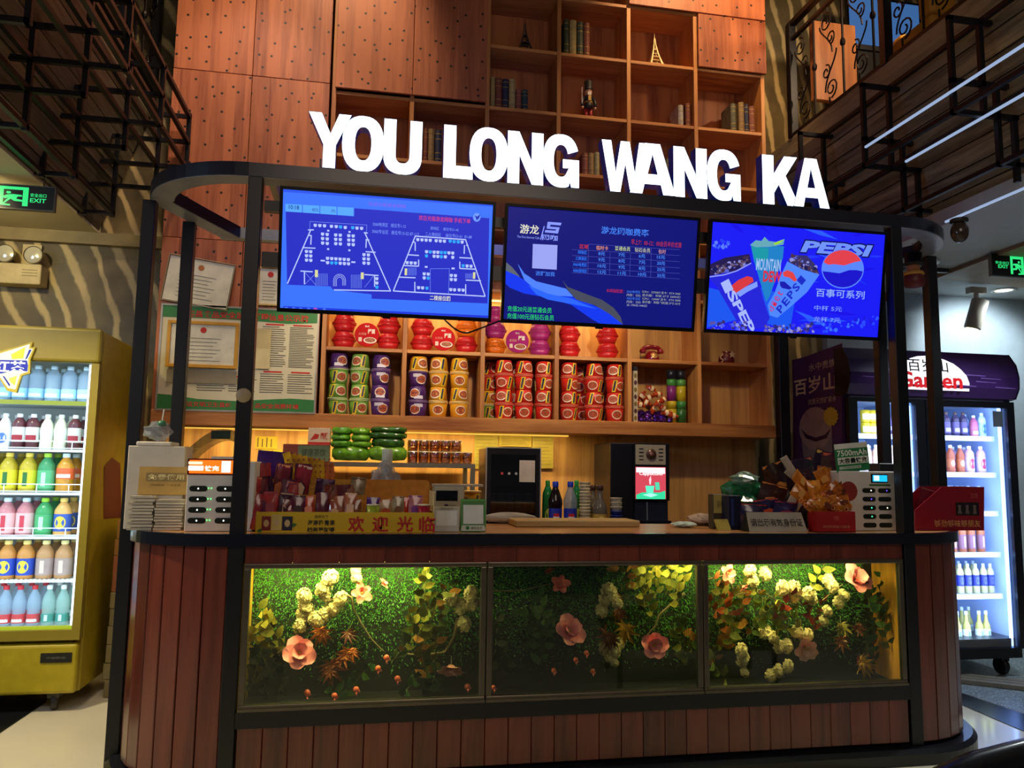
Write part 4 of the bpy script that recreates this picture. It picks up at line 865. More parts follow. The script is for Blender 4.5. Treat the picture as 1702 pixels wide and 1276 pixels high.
u1 = L_('juice_bottle', 'square', mat('#c07a80', 0.12, var=0.2, ns=25), '#cfe4f0', '#e8b8b8', (.08,.6), ('#c83848','b'), 'pink juice bottle with red strip on the fourth fridge shelf')
u2 = L_('tea_bottle', 'square', mat('#3a9858', 0.15), '#98d030', '#4aa868', (.1,.56), ('#b8e8c0','b'), 'green tea bottle with lime cap on the fourth fridge shelf')
u3 = L_('juice_bottle', 'square', mat('#e0a860', 0.15), '#e0c060', '#3858b0', (.12,.58), ('#e8d040','o'), 'fruit juice bottle with blue and yellow label on the fourth fridge shelf')
u4 = L_('milk_bottle', 'square', mat('#c8e8ec', 0.15), '#e8f0f0', '#b8e4e8', (.08,.5), ('#1a9888','o'), 'pale bottle with teal round print on the fourth fridge shelf')
yrow(3, [11, 42, 72, 102, 132, -20, -50, -80], [u1, u1, u2, u3, u4, u1, u3, u2], 0.215, 0.0475, 'bottles on the fourth shelf of the yellow fridge')
v1 = L_('tea_bottle', 'square', mat('#c88840', 0.15), '#e8d078', '#2848b0', (.1,.54), ('#e0d038','o'), 'lemon tea bottle with blue label on the fifth fridge shelf')
v2 = L_('tea_bottle', 'square', mat('#b88858', 0.15), '#e8d890', '#a89088', (.1,.54), ('#d8c0b0','b'), 'brown milk tea bottle with plain label on the fifth fridge shelf')
yrow(4, [12, 43, 75, 106, 134, -20, -50, -80], [v1, v1, v2, v2, v2, v1, v1, v2], 0.215, 0.0475, 'bottles on the fifth shelf of the yellow fridge')
w1 = L_('water_bottle', 'water', CLEAR, '#d82838', '#d84048', (.08,.30), ('#f0f0f0','s'), 'water bottle with red cap and red label on the bottom fridge shelf')
w2 = L_('water_bottle', 'water', CLEARG, '#f0f4f4', '#38988c', (.10,.30), ('#d8f0ec','b'), 'water bottle with white cap and green label on the bottom fridge shelf')
yrow(5, [8, 29, 52, 74, 95, 115, 131, -14, -36, -58], [w1, w1, w1, w2, w2, w2, w2, w1, w1, w2], 0.225, 0.036, 'water bottles on the bottom shelf of the yellow fridge')
# printed artwork on the fridge side
art = MB(); q = [at(x, y, X=fx1+0.002) for x, y in ((173, 775), (186, 760), (200, 770), (202, 860), (172, 862))]; q2 = [tuple(p) for p in q]
yp = MB().poly(q2[::-1]).obj('side_print', mat('#6a2a1c', 0.5), yf)
# cardboard cartons between the fridge and the counter
CART = [('#a87a34', 868, 900), ('#a07030', 900, 927), ('#a0603a', 928, 989), ('#8f8358', 989, 1016), ('#867c56', 1016, 1045), ('#8f865e', 1045, 1076), ('#877d58', 1076, 1106), ('#8c835c', 1106, 1134), ('#857b56', 1134, 1164)]
zc = 0.0
for k, (c, y0, y1) in enumerate(reversed(CART)):
    h = (at(185, y0, Y=1.62).z-at(185, y1, Y=1.62).z); ox = random.uniform(-0.01, 0.012)
    t = thing('cardboard_carton', 'brown carton number %s from the floor in the stack beside the yellow fridge' % ('one two three four five six seven eight nine'.split()[k]), 'carton', (-0.79+ox, 1.8, zc), random.uniform(-0.03, 0.03), 'cartons stacked beside the yellow fridge')
    bevel(MB().box(-0.13, 0.16, -0.2, 0.2, 0.001, h-0.001).obj('box', mat(c, 0.75, var=0.08), t), 0.004, 1); MB().box(-0.131, 0.161, -0.025, 0.025, h-0.0015, h-0.0005).obj('tape', mat('#b89a60', 0.4), t); MB().box(-0.09, 0.05, -0.2008, -0.2, h*0.35, h*0.6).obj('print', mat('#5a4a30', 0.7), t); zc += h
# ================================================================ right double-door fridge
RY = 1.25
PUR = mat('#3a1f5c', 0.35, var=0.25, ns=5); FBK = mat('#090a10', 0.3, var=0.04)
rx0, rx1 = 3.745, 5.06
def rz_(y): return at(1600, y, Y=RY).z
rf = thing('double_fridge', 'wide black double-door drinks fridge with purple sign head standing right of the counter', 'fridge')
zT, zH, zB = 2.235, rz_(668), 0.20
MB().box(rx0, rx0+0.05, RY+0.05, 1.93, 0.2, 2.2).obj('side', mat('#3c1a44', 0.4, var=0.1), rf); MB().box(rx1-0.05, rx1, RY+0.05, 1.93, 0.2, 2.2).obj('side', FBK, rf); MB().box(rx0+0.05, rx1-0.05, 1.88, 1.93, 0.2, 2.2).obj('back', mat('#c8d8f0', 0.5, var=0.03), rf)
MB().box(rx0+0.05, rx1-0.05, RY+0.05, 1.88, zH, zH+0.03).obj('top', WHITE, rf); MB().box(rx0+0.001, rx1-0.001, RY+0.13, 1.93, 2.2, zT).obj('top', mat('#2a1434', 0.4), rf); MB().box(rx0+0.05, rx1-0.05, RY+0.05, 1.88, 0.2, 0.26).obj('base', FBK, rf)
prof = [(RY+0.06, zH+0.02), (RY+0.0, zH+0.03), (RY-0.035, zH+0.10), (RY-0.04, zH+0.18), (RY-0.02, zH+0.27), (RY+0.04, zT), (RY+0.12, zT)]
hd = MB().prism([(rx0, y, z) for y, z in prof+[(RY+0.13, zT), (RY+0.13, zH+0.03)]], (rx1-rx0, 0, 0)).obj('sign_head', PUR, rf)
for x in (rx0-0.006, rx1): MB().prism([(x, y-0.006 if i < 6 else y, z) for i, (y, z) in enumerate(prof+[(RY+0.13, zT), (RY+0.13, zH+0.03)])], (0.006, 0, 0)).obj('end_cap', FBK, hd)
# lit half-round logo, laid on the curved head
LX = at(1548, 625, Y=RY-0.04).x; LR = at(1613, 640, Y=RY-0.04).x-LX
def onhead(z):
    for (ya, za), (yb, zb) in zip(prof[:-1], prof[1:]):
        if za <= z <= zb: return ya+(yb-ya)*(z-za)/(zb-za)
    return prof[-1][0]
zl = at(1560, 648, Y=RY-0.04).z; b = MB(); n, kk = 28, 7; HL = at(1548, 590, Y=RY-0.03).z-zl
vs = []; fs = []
for i in range(kk+1):
    z = HL*math.sin(PI/2*i/kk); wq = LR*math.cos(PI/2*i/kk)
    for j in range(9): vs.append((LX-wq+2*wq*j/8, onhead(zl+z)-0.004, zl+z))
for i in range(kk):
    for j in range(8): q = i*9+j; fs.append((q, q+1, q+10, q+9))
b.add(vs, fs); lo = b.obj('logo_light', glow('#f2f2f8', 1.6), hd, True)
ym = RY-0.046
text('百岁山', mat('#101028', 0.4), lo, at(1510, 610, Y=ym).x, at(1577, 610, Y=ym).x, at(1550, 618, Y=ym).z, at(1550, 596, Y=ym).z, ym+0.004, 0.01, rot=(-0.12, 0, 0))
text('Ganten', mat('#c01820', 0.4, emit=0.5), lo, at(1492, 635, Y=ym).x, at(1600, 635, Y=ym).x, at(1550, 645, Y=ym).z, at(1550, 618, Y=ym).z, ym, 0.03)
for k in range(9):
    z = zl+0.02+random.uniform(-0.05, 0.16); xa = rx0+0.05+random.random()*1.1; 
    MB().poly([(xa, onhead(z)-0.002, z), (xa+0.16, onhead(z)-0.002, z-0.004), (xa+0.16, onhead(z+0.008)-0.002, z+0.002), (xa, onhead(z+0.01)-0.002, z+0.008)]).obj('streak', mat('#7a5cae', 0.3), hd)
# doors
zd1, zd0 = zH+0.01, 0.2; mid = at(1546, 850, Y=RY).x
def door(x0, x1, gx0_, gx1_, gzt, gzb):
    d = MB().box(x0, x1, RY, RY+0.045, gzt, zd1).obj('door', FBK, rf)
    for bx in ((x0, gx0_, gzb, gzt), (gx1_, x1, gzb, gzt)): MB().box(bx[0], bx[1], RY, RY+0.045, bx[2], bx[3]).obj('stile', FBK, d)
    MB().box(x0, x1, RY, RY+0.045, zd0, gzb).obj('bottom_rail', FBK, d); MB().box(gx0_, gx1_, RY+0.016, RY+0.022, gzb, gzt).obj('glass', glass('#eef4ff', 0.05), d)
    return d
gzb = rz_(1079)
door(rx0+0.01, mid-0.003, rx0+0.075, mid-0.075, rz_(672), gzb); d2 = door(mid+0.003, rx1-0.01, mid+0.055, rx1-0.07, rz_(676), gzb)
x0, x1, z0, z1 = bb(1653, 683, 1669, 709, RY); MB().box(x0, x1, RY+0.012, RY+0.015, z0, z1).obj('notice', mat('#3a4048', 0.5), d2)
for x in (mid-0.09, rx1-0.085): MB().box(x-0.008, x+0.008, RY+0.05, RY+0.066, gzb, rz_(676)).obj('led_strip', glow('#8fb4ff', 7.0), rf)
for xa in (rx0+0.051, rx1-0.056): MB().box(xa, xa+0.005, RY+0.07, 1.88, gzb, zH).obj('liner', mat('#b8ccf0', 0.5, var=0.02), rf)
MB().box(mid-0.03, mid+0.03, RY+0.07, 1.88, gzb, zH).obj('divider', mat('#9fb4d0', 0.5), rf)
lamp('AREA', ((rx0+rx1)/2, RY+0.06, (zH+gzb)/2), ((rx0+rx1)/2, 3, (zH+gzb)/2-0.03), 38, (0.6, 0.76, 1.0), rx1-rx0-0.25, zH-gzb-0.1)
MB().box(rx0+0.02, rx1-0.02, RY+0.04, 1.9, 0.13, 0.2).obj('plinth', FBK, rf)
for x in (rx0+0.1, rx1-0.12):
    MB().lathe([(0.0, -0.02), (0.055, -0.02), (0.062, -0.01), (0.062, 0.01), (0.055, 0.02), (0.0, 0.02)], 16).obj('caster', mat('#0c0c10', 0.5), rf, True, (x, RY+0.12, 0.064), (0, PI/2, 0)); MB().box(x-0.03, x+0.03, RY+0.08, RY+0.16, 0.1, 0.135).obj('caster_bracket', FBK, rf)
# side poster print
def sp(x, y): p = at(x, y, X=rx0-0.003); return tuple(p)
MB().poly([sp(1318, 600), sp(1318, 905), sp(1400, 905), sp(1400, 570)]).obj('poster', mat('#4a2352', 0.45, var=0.15, ns=3), rf)
GOLD = mat('#d8c08a', 0.5)
def sidetext(s, px0, px1, pyb, pyt, m, bold):
    """lettering on the fridge's side wall (plane x = const)"""
    me = text_mesh(s, bold).copy(); me.materials.clear(); me.materials.append(m)
    xm = (px0+px1)/2; a, b2 = at(px0, (pyb+pyt)/2, X=rx0), at(px1, (pyb+pyt)/2, X=rx0); zb, zt = at(xm, pyb, X=rx0).z, at(xm, pyt, X=rx0).z
    o = put('lettering', me, rf, (rx0-0.005, a.y, zb), (0, 0, -PI/2)); o.scale = (abs(a.y-b2.y), 1, zt-zb); return o
sidetext('水中贵族', 1345, 1390, 613, 600, GOLD, 0.0); sidetext('百岁山', 1321, 1391, 653, 624, GOLD, 0.02); sidetext('优质天然矿泉水', 1344, 1391, 670, 660, GOLD, 0.0)
def spo(pts, m, dx): return MB().poly([tuple(Vector(sp(*p))+Vector((-dx, 0, 0))) for p in pts]).obj('poster_print', m, rf)
spo([(1356+27*math.cos(t), 712+36*math.sin(t)) for t in [2*PI*i/20 for i in range(20)]][::-1], mat('#a88a78', 0.4), 0.003)
spo([(1331,715),(1336,760),(1345,800),(1376,800),(1384,755),(1383,712)], mat('#8a7a70', 0.35), 0.002)
spo([(1332,712),(1340,728),(1357,734),(1375,728),(1383,710),(1372,722),(1357,727),(1342,722)], mat('#3a1a30', 0.4), 0.004)
sidetext('Ganten', 1336, 1366, 716, 698, mat('#a02830', 0.5), 0.01)
spo([(1382+13*(1 if i % 2 else 0.84)*math.cos(2*PI*i/28), 692+17*(1 if i % 2 else 0.84)*math.sin(2*PI*i/28)) for i in range(28)][::-1], mat('#d0b030', 0.5), 0.005)
# shelves and goods of the right fridge
RSH = [726, 786, 850, 918, 987, 1077]; RZ = [at(1620, y, Y=RY+0.12).z for y in RSH]
for i, z in enumerate(RZ[:-1]):
    for x0, x1 in ((rx0+0.06, mid-0.035), (mid+0.035, rx1-0.1)):
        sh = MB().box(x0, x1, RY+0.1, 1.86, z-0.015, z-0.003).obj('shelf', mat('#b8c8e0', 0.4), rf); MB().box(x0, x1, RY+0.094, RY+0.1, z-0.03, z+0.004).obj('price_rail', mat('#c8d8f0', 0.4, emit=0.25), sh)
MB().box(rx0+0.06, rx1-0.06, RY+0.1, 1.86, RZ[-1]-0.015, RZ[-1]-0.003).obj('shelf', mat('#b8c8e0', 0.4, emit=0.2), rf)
def rrow(i, px, ty, h, r, grp, back=True):
    nm, sh, liq, cap, lab, lz, pic, lbl = ty
    for x in px:
        X = at(x, RSH[i]-22, Y=RY+0.17).x
        X = settle(('r', i, x > 1545), X, r, *((mid+0.037, rx1-0.1) if x > 1545 else (rx0+0.06, mid-0.1)))
        if X is None: continue
        for d in range(2 if back else 1): bottle(nm, h, r, sh, liq, cap, lab, lz, pic, lbl if d == 0 else 'rear-row '+lbl, grp, (X, RY+0.17+d*0.16, RZ[i]-0.002))
rrow(0, [1573, 1588, 1601], L_('soda_bottle', 'tall', mat('#3a2a48', 0.2), '#5a3a30', '#5a4a78', (.15,.6), ('#a89ac0','s'), 'dark drink bottle on the top shelf of the double fridge'), 0.18, 0.026, 'dark bottles on the top shelf of the double fridge')
rrow(0, [1618], L_('milk_bottle', 'square', mat('#b85a78', 0.3), '#e8e0e8', '#c06a88', (.1,.5), ('#f0d8e0','s'), 'pink bottle on the top shelf of the double fridge'), 0.16, 0.028, 'pink bottles on the top shelf of the double fridge')
rrow(0, [1634, 1650], L_('milk_bottle', 'tall', mat('#c8dcf4', 0.3), '#e8f0f8', '#a8ccf4', (.1,.6), ('#4a78c8','o'), 'pale blue bottle on the top shelf of the double fridge'), 0.18, 0.027, 'pale blue bottles on the top shelf of the double fridge')
rrow(1, [1580, 1596], L_('juice_bottle', 'cola', mat('#a04a28', 0.2), '#e8d8d0', '#b05a30', (.2,.5), ('#e0a080','o'), 'amber juice bottle on the second shelf of the double fridge'), 0.20, 0.029, 'amber bottles on the second shelf of the double fridge')
rrow(1, [1611, 1630], L_('juice_bottle', 'tall', mat('#c89aa8', 0.2), '#f0e8f0', '#c8b0d8', (.1,.6), ('#a83050','o'), 'pale pink bottle with red print on the second shelf of the double fridge'), 0.195, 0.032, 'pink bottles on the second shelf of the double fridge')
rrow(1, [1650], L_('water_bottle', 'slim', CLEAR, '#d8e4f8', '#a8b8e0', (.1,.45), ('#a03a48','b'), 'clear bottle with red mark on the second shelf of the double fridge'), 0.18, 0.03, 'clear bottles on the second shelf of the double fridge')
rrow(2, [1577, 1592, 1610, 1627, 1645], L_('juice_bottle', 'tall', mat('#8a6a68', 0.2), '#c8d0e0', '#9a8098', (.1,.6), ('#d8c8b0','s'), 'brownish drink bottle on the third shelf of the double fridge'), 0.18, 0.029, 'brownish bottles on the third shelf of the double fridge')
rrow(3, [1583, 1599, 1614, 1630, 1647], L_('tea_bottle', 'tall', mat('#b06038', 0.2), '#d0d4e4', '#8a5a68', (.12,.6), ('#e0a878','b'), 'amber red tea bottle on the fourth shelf of the double fridge'), 0.205, 0.028, 'amber red bottles on the fourth shelf of the double fridge')
rrow(4, [1583, 1596, 1609, 1622, 1635, 1649], L_('tea_bottle', 'tall', mat('#c8c088', 0.2), '#d8dcec', '#2a3490', (.25,.62), ('#5a64c0','o'), 'pale yellow bottle with dark blue label on the fifth shelf of the double fridge'), 0.205, 0.0235, 'blue label bottles on the fifth shelf of the double fridge')
w7 = lambda c, n: L_('juice_bottle', 'slim', mat(c, 0.15), '#d8e4f4', '#dfe8e0', (.1,.5), ('#8fb090','b'), n+' drink bottle with white label on the bottom shelf of the double fridge')
rrow(5, [1607, 1640, 1654, 1592], w7('#b8b058', 'pale yellow'), 0.245, 0.027, 'slim bottles on the bottom shelf of the double fridge'); rrow(5, [1624], w7('#5a3a98', 'purple'), 0.245, 0.029, 'purple bottles on the bottom shelf of the double fridge')
rrow(1, [1443, 1456, 1470, 1484, 1517], L_('juice_bottle', 'tall', mat('#d8a888', 0.2), '#f0e8e0', '#e0b8a0', (.1,.6), ('#f0e0d0','s'), 'peach coloured bottle behind the left door of the double fridge'), 0.19, 0.0245, 'peach bottles behind the left door of the double fridge')
rrow(0, [1476, 1489, 1516], L_('soda_bottle', 'tall', mat('#4a3a58', 0.2), '#e8e0e8', '#5a4a78', (.15,.6), ('#a89ac0','s'), 'dark bottle behind the left door on the top shelf of the double fridge'), 0.18, 0.025, 'dark bottles behind the left door of the double fridge')
# yellow cans, two tiers
cb = MB().lathe([(0.028, 0), (0.033, 0.006), (0.033, 0.08), (0.028, 0.088), (0.026, 0.087)], 14).mesh('can', [mat('#d0b018', 0.25, 0.2)], True); cbn = cpatch(MB(), 0.0335, 0.0335, 0.02, 0.06, -150, -30, 8).mesh('print', [mat('#f0ecd0', 0.4)], True)
for lv in range(2):
    for k, x in enumerate((1434, 1446, 1458)):
        X = at(x, 710, Y=RY+0.16).x; t = thing('drink_can', 'yellow drink can %s on the top shelf of the double fridge' % ('standing' if lv == 0 else 'stacked on another can'), 'can', (X+0.02, RY+0.16, RZ[0]-0.003+lv*0.0885), 0, 'yellow cans in the double fridge'); put('body', cb, t); put('print', cbn, t)
# wooden pallet slats under the right fridge
for k in range(3):
    p = at(1600+k*38, 1132, Z=0.03)
    o = MB().box(-0.03, 0.03, -0.35, 0.35, 0.0, 0.025).obj('floor_batten', mat('#6a665c', 0.7), None, False, (p.x+0.05, p.y+0.05, 0.006), (0, 0, 0.95)); tag(o, 'grey timber batten lying on the floor under the double fridge', 'batten', 'battens under the double fridge')
# ================================================================ books on the upper shelves
rb = random.Random(11)
PAGE = mat('#c8b898', 0.8)
def book(px0, py0, px1, py1, zs, c, label, band='#b89a50', Y=2.0, dep=0.17):
    xm = (px0+px1)/2; x0 = at(px0, (py0+py1)/2, Y=Y).x; x1 = at(px1, (py0+py1)/2, Y=Y).x; h = at(xm, py0, Y=Y).z-at(xm, py1, Y=Y).z; w = (x1-x0)/2*0.97
    t = thing('book', label, 'book', ((x0+x1)/2, Y, zs+0.0095), 0, 'old books on the bookcase')
    n = 6; sp = [(-w+2*w*i/n, -0.012*math.sin(PI*i/n)) for i in range(n+1)]
    MB().prism([(x, y, 0) for x, y in [(w, dep), (w-0.003, dep), (w-0.003, 0.004), (-w+0.003, 0.004), (-w+0.003, dep), (-w, dep)]+sp], (0, 0, h)).obj('cover', mat(c, 0.6, var=0.25, ns=30), t)
    MB().box(-w+0.0035, w-0.0035, 0.0045, dep-0.005, 0.004, h-0.004).obj('pages', PAGE, t)
    for f in (0.12, 0.3, 0.72, 0.88):
        MB().prism([(x*1.01, y-0.0012, h*f) for x, y in sp]+[(w, 0.002, h*f), (-w, 0.002, h*f)], (0, 0, h*0.018)).obj('spine_band', mat(band, 0.5, 0.3), t)
    return t
def zb3(l, ox, oy, k): return [(ox+a/k, oy+b/k, ox+c/k, oy+d/k) for a, b, c, d in l]
K3 = (800, 0, 3.402)
def books(rects, zoom, zs, cols, where):
    for (r, (c, nm)) in zip(zb3(rects, *zoom), cols): book(*r, zs, c, nm+' book '+where)
G_, CR, RB, NV, TN, GR, WG = ('#3f4a34','green'), ('#a3925a','cream'), ('#7c4334','reddish brown'), ('#27304a','navy'), ('#8a7048','tan'), ('#5a5c48','grey green'), ('#9a9890','pale grey')
books([(468,113,495,318),(500,115,538,319),(543,122,576,321),(580,124,613,322)], K3, 4.53, [G_, CR, ('#454e3c','striped dark green'), RB], 'beside three others on the shelf above the nutcracker doll')
books([(52,428,78,606),(80,431,117,608),(120,436,153,610),(157,434,192,612),(195,490,227,613),(230,491,263,615)], K3, 4.045, [CR, RB, NV, ('#b0a068','pale yellow'), ('#8a5048','short red'), ('#24404a','short teal')], 'in the row of six below the dark tower ornament')
books([(1113,573,1142,697),(1155,565,1182,703)], K3, 4.045, [WG, RB], 'of the leaning pair below the pale tower ornament')
books([(1410,563,1440,725),(1455,553,1486,727),(1488,562,1511,728),(1515,573,1546,730)], K3, 4.045, [GR, TN, NV, RB], 'of four under the small perforated panel')
books([(570,860,603,990),(605,860,637,992),(640,855,668,994)], K3, 3.583, [RB, TN, ('#9a9468','faded olive')], 'seen between the lit words LONG and WANG')
books([(1125,838,1152,1060),(1155,838,1195,1061),(1200,845,1241,1062)], (420, 0, 3.958), 3.583, [RB, TN, NV], 'seen between the lit words YOU and LONG')
books([(1040,850,1062,985),(1068,850,1092,987)], K3, 3.583, [GR, CR], 'standing behind the lit word WANG')
books([(1165,840,1180,1100),(1186,840,1204,1100)], (678, 115, 6.54), 2.66, [GR, CR], 'behind the gap between two screens')
# tower ornaments
def tower(px, zs, col, h, label):
    x = at(px, 80 if px < 1000 else 100, Y=2.06).x; t = thing('tower_ornament', label, 'ornament', (x, 2.06, zs+0.0095)); m = mat(col, 0.5, 0.3)
    w = h*0.17
    for sx in (-1, 1):
        for sy in (-1, 1):
            MB().tube([(sx*w*(1-f)**1.6*1.0+sx*0.003, sy*w*(1-f)**1.6+sy*0.003, h*0.86*f) for f in (0, .15, .3, .45, .6, .8, 1)], h*0.035, 4, r2=h*0.012).obj('leg', m, t)
    for f, k in ((0.0, 1.15), (0.30, 0.66), (0.52, 0.36), (0.80, 0.16)): MB().box(-w*k, w*k, -w*k, w*k, h*f, h*f+h*0.025).obj('platform', m, t)
    for f in (0.1, 0.2, 0.4):
        q = w*(1-f)**1.6; MB().box(-q, q, -q-0.002, -q+0.002, h*f, h*f+0.006).obj('brace', m, t)
    MB().tube([(0, 0, h*0.84), (0, 0, h)], h*0.014, 6, r2=0.001).obj('spire', m, t)
tower(872, 4.53, '#4a4038', 0.30, 'small dark metal tower ornament on the upper shelf'); tower(1088, 4.53, '#b8a070', 0.31, 'pale cream metal tower ornament on the upper shelf')
# nutcracker doll
x = at(978, 160, Y=2.06).x; nd = thing('nutcracker_doll', 'wooden nutcracker soldier doll with tall black hat on the bookcase', 'doll', (x, 2.06, 4.0545))
NB, NR, NS, NG, NW = mat('#10141f', 0.5), mat('#a02430', 0.5), mat('#c89a78', 0.6), mat('#b8924a', 0.4, 0.4), mat('#d8d0c4', 0.6)
for s_ in (-1, 1):
    MB().tube([(s_*0.018, 0, 0.018), (s_*0.018, 0, 0.11)], 0.013, 10).obj('leg', NR, nd, True); MB().box(s_*0.018-0.014, s_*0.018+0.014, -0.024, 0.012, 0, 0.018).obj('boot', NB, nd); MB().tube([(s_*0.018, 0, 0.03), (s_*0.018, 0, 0.045)], 0.0135, 10).obj('stocking', NW, nd)
    MB().tube([(s_*0.040, 0, 0.195), (s_*0.054, -0.005, 0.15), (s_*0.050, -0.012, 0.115)], 0.012, 8).obj('arm', NB, nd, True); MB().ball((s_*0.050, -0.014, 0.108), 0.011, 8, 6).obj('hand', NS, nd, True)
MB().lathe([(0.034, 0.105), (0.036, 0.13), (0.027, 0.155), (0.037, 0.185), (0.034, 0.205), (0.014, 0.21)], 14).obj('coat', NB, nd, True); MB().lathe([(0.0305, 0.148), (0.031, 0.16)], 14).obj('belt', NG, nd); MB().box(-0.012, 0.012, -0.038, -0.030, 0.16, 0.20).obj('braid', NG, nd)
MB().lathe([(0.012, 0.205), (0.026, 0.212), (0.028, 0.25), (0.025, 0.258)], 14).obj('head', NS, nd, True); MB().box(-0.014, 0.014, -0.034, -0.024, 0.205, 0.232).obj('beard', NW, nd); MB().ball((0, -0.03, 0.24), 0.006, 6, 5).obj('nose', NS, nd, True)
for s_ in (-1, 1): MB().ball((s_*0.010, -0.026, 0.247), 0.004, 6, 5).obj('eye', NB, nd)
MB().lathe([(0.03, 0.253), (0.034, 0.258), (0.030, 0.262), (0.033, 0.325), (0.0, 0.332)], 14).obj('hat', NB, nd, True)
MB().tube([(-0.056, -0.016, 0.11), (-0.056, -0.016, 0.27)], 0.003, 6).obj('spear', NW, nd)
# ================================================================ cup noodles
CUPR0, CUPR1, CUPH = 0.056, 0.0705, 0.106
_CM = {}
CUPC = {'green': ('#6f9f3c', 'lime green'), 'purple': ('#4a2468', 'dark purple'), 'yellow': ('#dd9a22', 'golden yellow'), 'red': ('#c8281e', 'red')}
def cup_meshes(c, face):
    if (c, face) in _CM: return _CM[(c, face)]
    col = CUPC[c][0]; H = CUPH
    body = MB().lathe([(CUPR0*0.92, 0), (CUPR0, 0.003), (CUPR1-0.004, H-0.010)], 20).mesh('cup', [mat(col, 0.3, var=0.06)], True)
    rim = MB().lathe([(CUPR1-0.004, H-0.010), (CUPR1, H-0.008), (CUPR1, H-0.001), (CUPR1-0.003, H), (0, H)], 20, cap=False).mesh('lid', [mat({'green': '#b4c486', 'purple': '#7a5c90', 'yellow': '#e6c078', 'red': '#d8604c'}[c], 0.35)], True)
    def R(z): return (CUPR0+(CUPR1-0.004-CUPR0)*(z-0.003)/(H-0.013))*1.012
    p = MB(); z0, z1 = H*0.14, H*0.78
    dish = -118 if face == 0 else -62 if face == 1 else -90
    coval(p, R(z0)*1.0, R(z1)*1.0, z0, z1, dish, 37, 0); pic = p.mesh('dish_ring', [mat('#e8d8c0', 0.4)], True)
    p = MB(); z0, z1 = H*0.21, H*0.71; coval(p, R(z0)*1.006, R(z1)*1.006, z0, z1, dish, 30, 0); pic2 = p.mesh('noodle_picture', [mat('#a8502c', 0.5, var=0.6, ns=120)], True)
    st = None; tx = None
    if face != 2 and c != 'purple':
        a = -62 if face == 0 else -118
        st = cpatch(MB(), R(H*0.04), R(H*0.86), H*0.04, H*0.86, a-16, a+12, 4, 0, 16).mesh('stripe', [mat('#e8c820', 0.35)], True)
        tx = cpatch(MB(), R(H*0.12)*1.008, R(H*0.8)*1.008, H*0.12, H*0.8, a-8, a+4, 3, 0, 14).mesh('stripe_lettering', [mat('#1c2450', 0.4)], True)
    elif c == 'purple':
        st = cpatch(MB(), R(H*0.62), R(H*0.84), H*0.62, H*0.84, -120, -64, 6).mesh('name_band', [mat('#d8d0e0', 0.4)], True)
    _CM[(c, face)] = (body, rim, pic, pic2, st, tx); return _CM[(c, face)]
ORD = ['lowest', 'second', 'third', 'top']
def cup(c, x, y, z, inv, face, label, group):
    me = cup_meshes(c, face)
    t = thing('noodle_cup', label, 'noodle cup', (x, y, z+(CUPH if inv else 0)), 0, group, rot=(PI, 0, PI) if inv else (0, 0, 0))
    t.rotation_euler = (0, PI, 0) if inv else (0, 0, random.uniform(-0.15, 0.15))
    b = put('cup', me[0], t); put('lid', me[1], t); d = put('dish_ring', me[2], b); put('noodle_picture', me[3], b)
    if me[4]: put('stripe', me[4], b)
    if me[5]: put('stripe_lettering', me[5], b)
def stack(px, cols, Y, where, grp, n0=0):
    x = at(px, 640, Y=Y).x
    for i, c in enumerate(reversed(cols)):
        cup(c, x+random.uniform(-0.003, 0.003), Y, 1.731+i*(CUPH+0.0005), i % 2 == 1, random.choice((0, 1, 0, 1, 2)), '%s %s noodle cup, %s of its stack, %s' % (CUPC[c][1], 'upside-down' if i % 2 else 'upright', ORD[i], where), grp)
CELLS = [([(562, 'purple green green green'), (598, 'green green green green'), (632, 'purple purple purple purple')], 'beside the notice board'),
         ([(695, 'yellow purple purple purple'), (729, 'yellow yellow yellow yellow'), (763, 'yellow yellow yellow yellow')], 'in the cell of yellow cups'),
         ([(838, 'red red red red'), (871, 'red red red red'), (904, 'red red red red')], 'in the cell right of the yellow cups'),
         ([(946, 'red red red red'), (987, 'red red red red'), (1021, 'red red red red')], 'in the cell beside the sausage packs')]
for k, (S, where) in enumerate(CELLS):
    for j, (px, cs) in enumerate(S): stack(px, cs.split(), 2.035, where, 'cup noodles in cell %s of the long shelf' % 'one two three four'.split()[k])
for px, cs, where in ((815, 'red red yellow green', 'in the back row'), (855, 'red red red green', 'in the back row'), (964, 'red red red red', 'behind the red cups'), (1004, 'red red red red', 'behind the red cups')):
    stack(px, cs.split(), 2.175, where, 'back row of cup noodles on the long shelf')
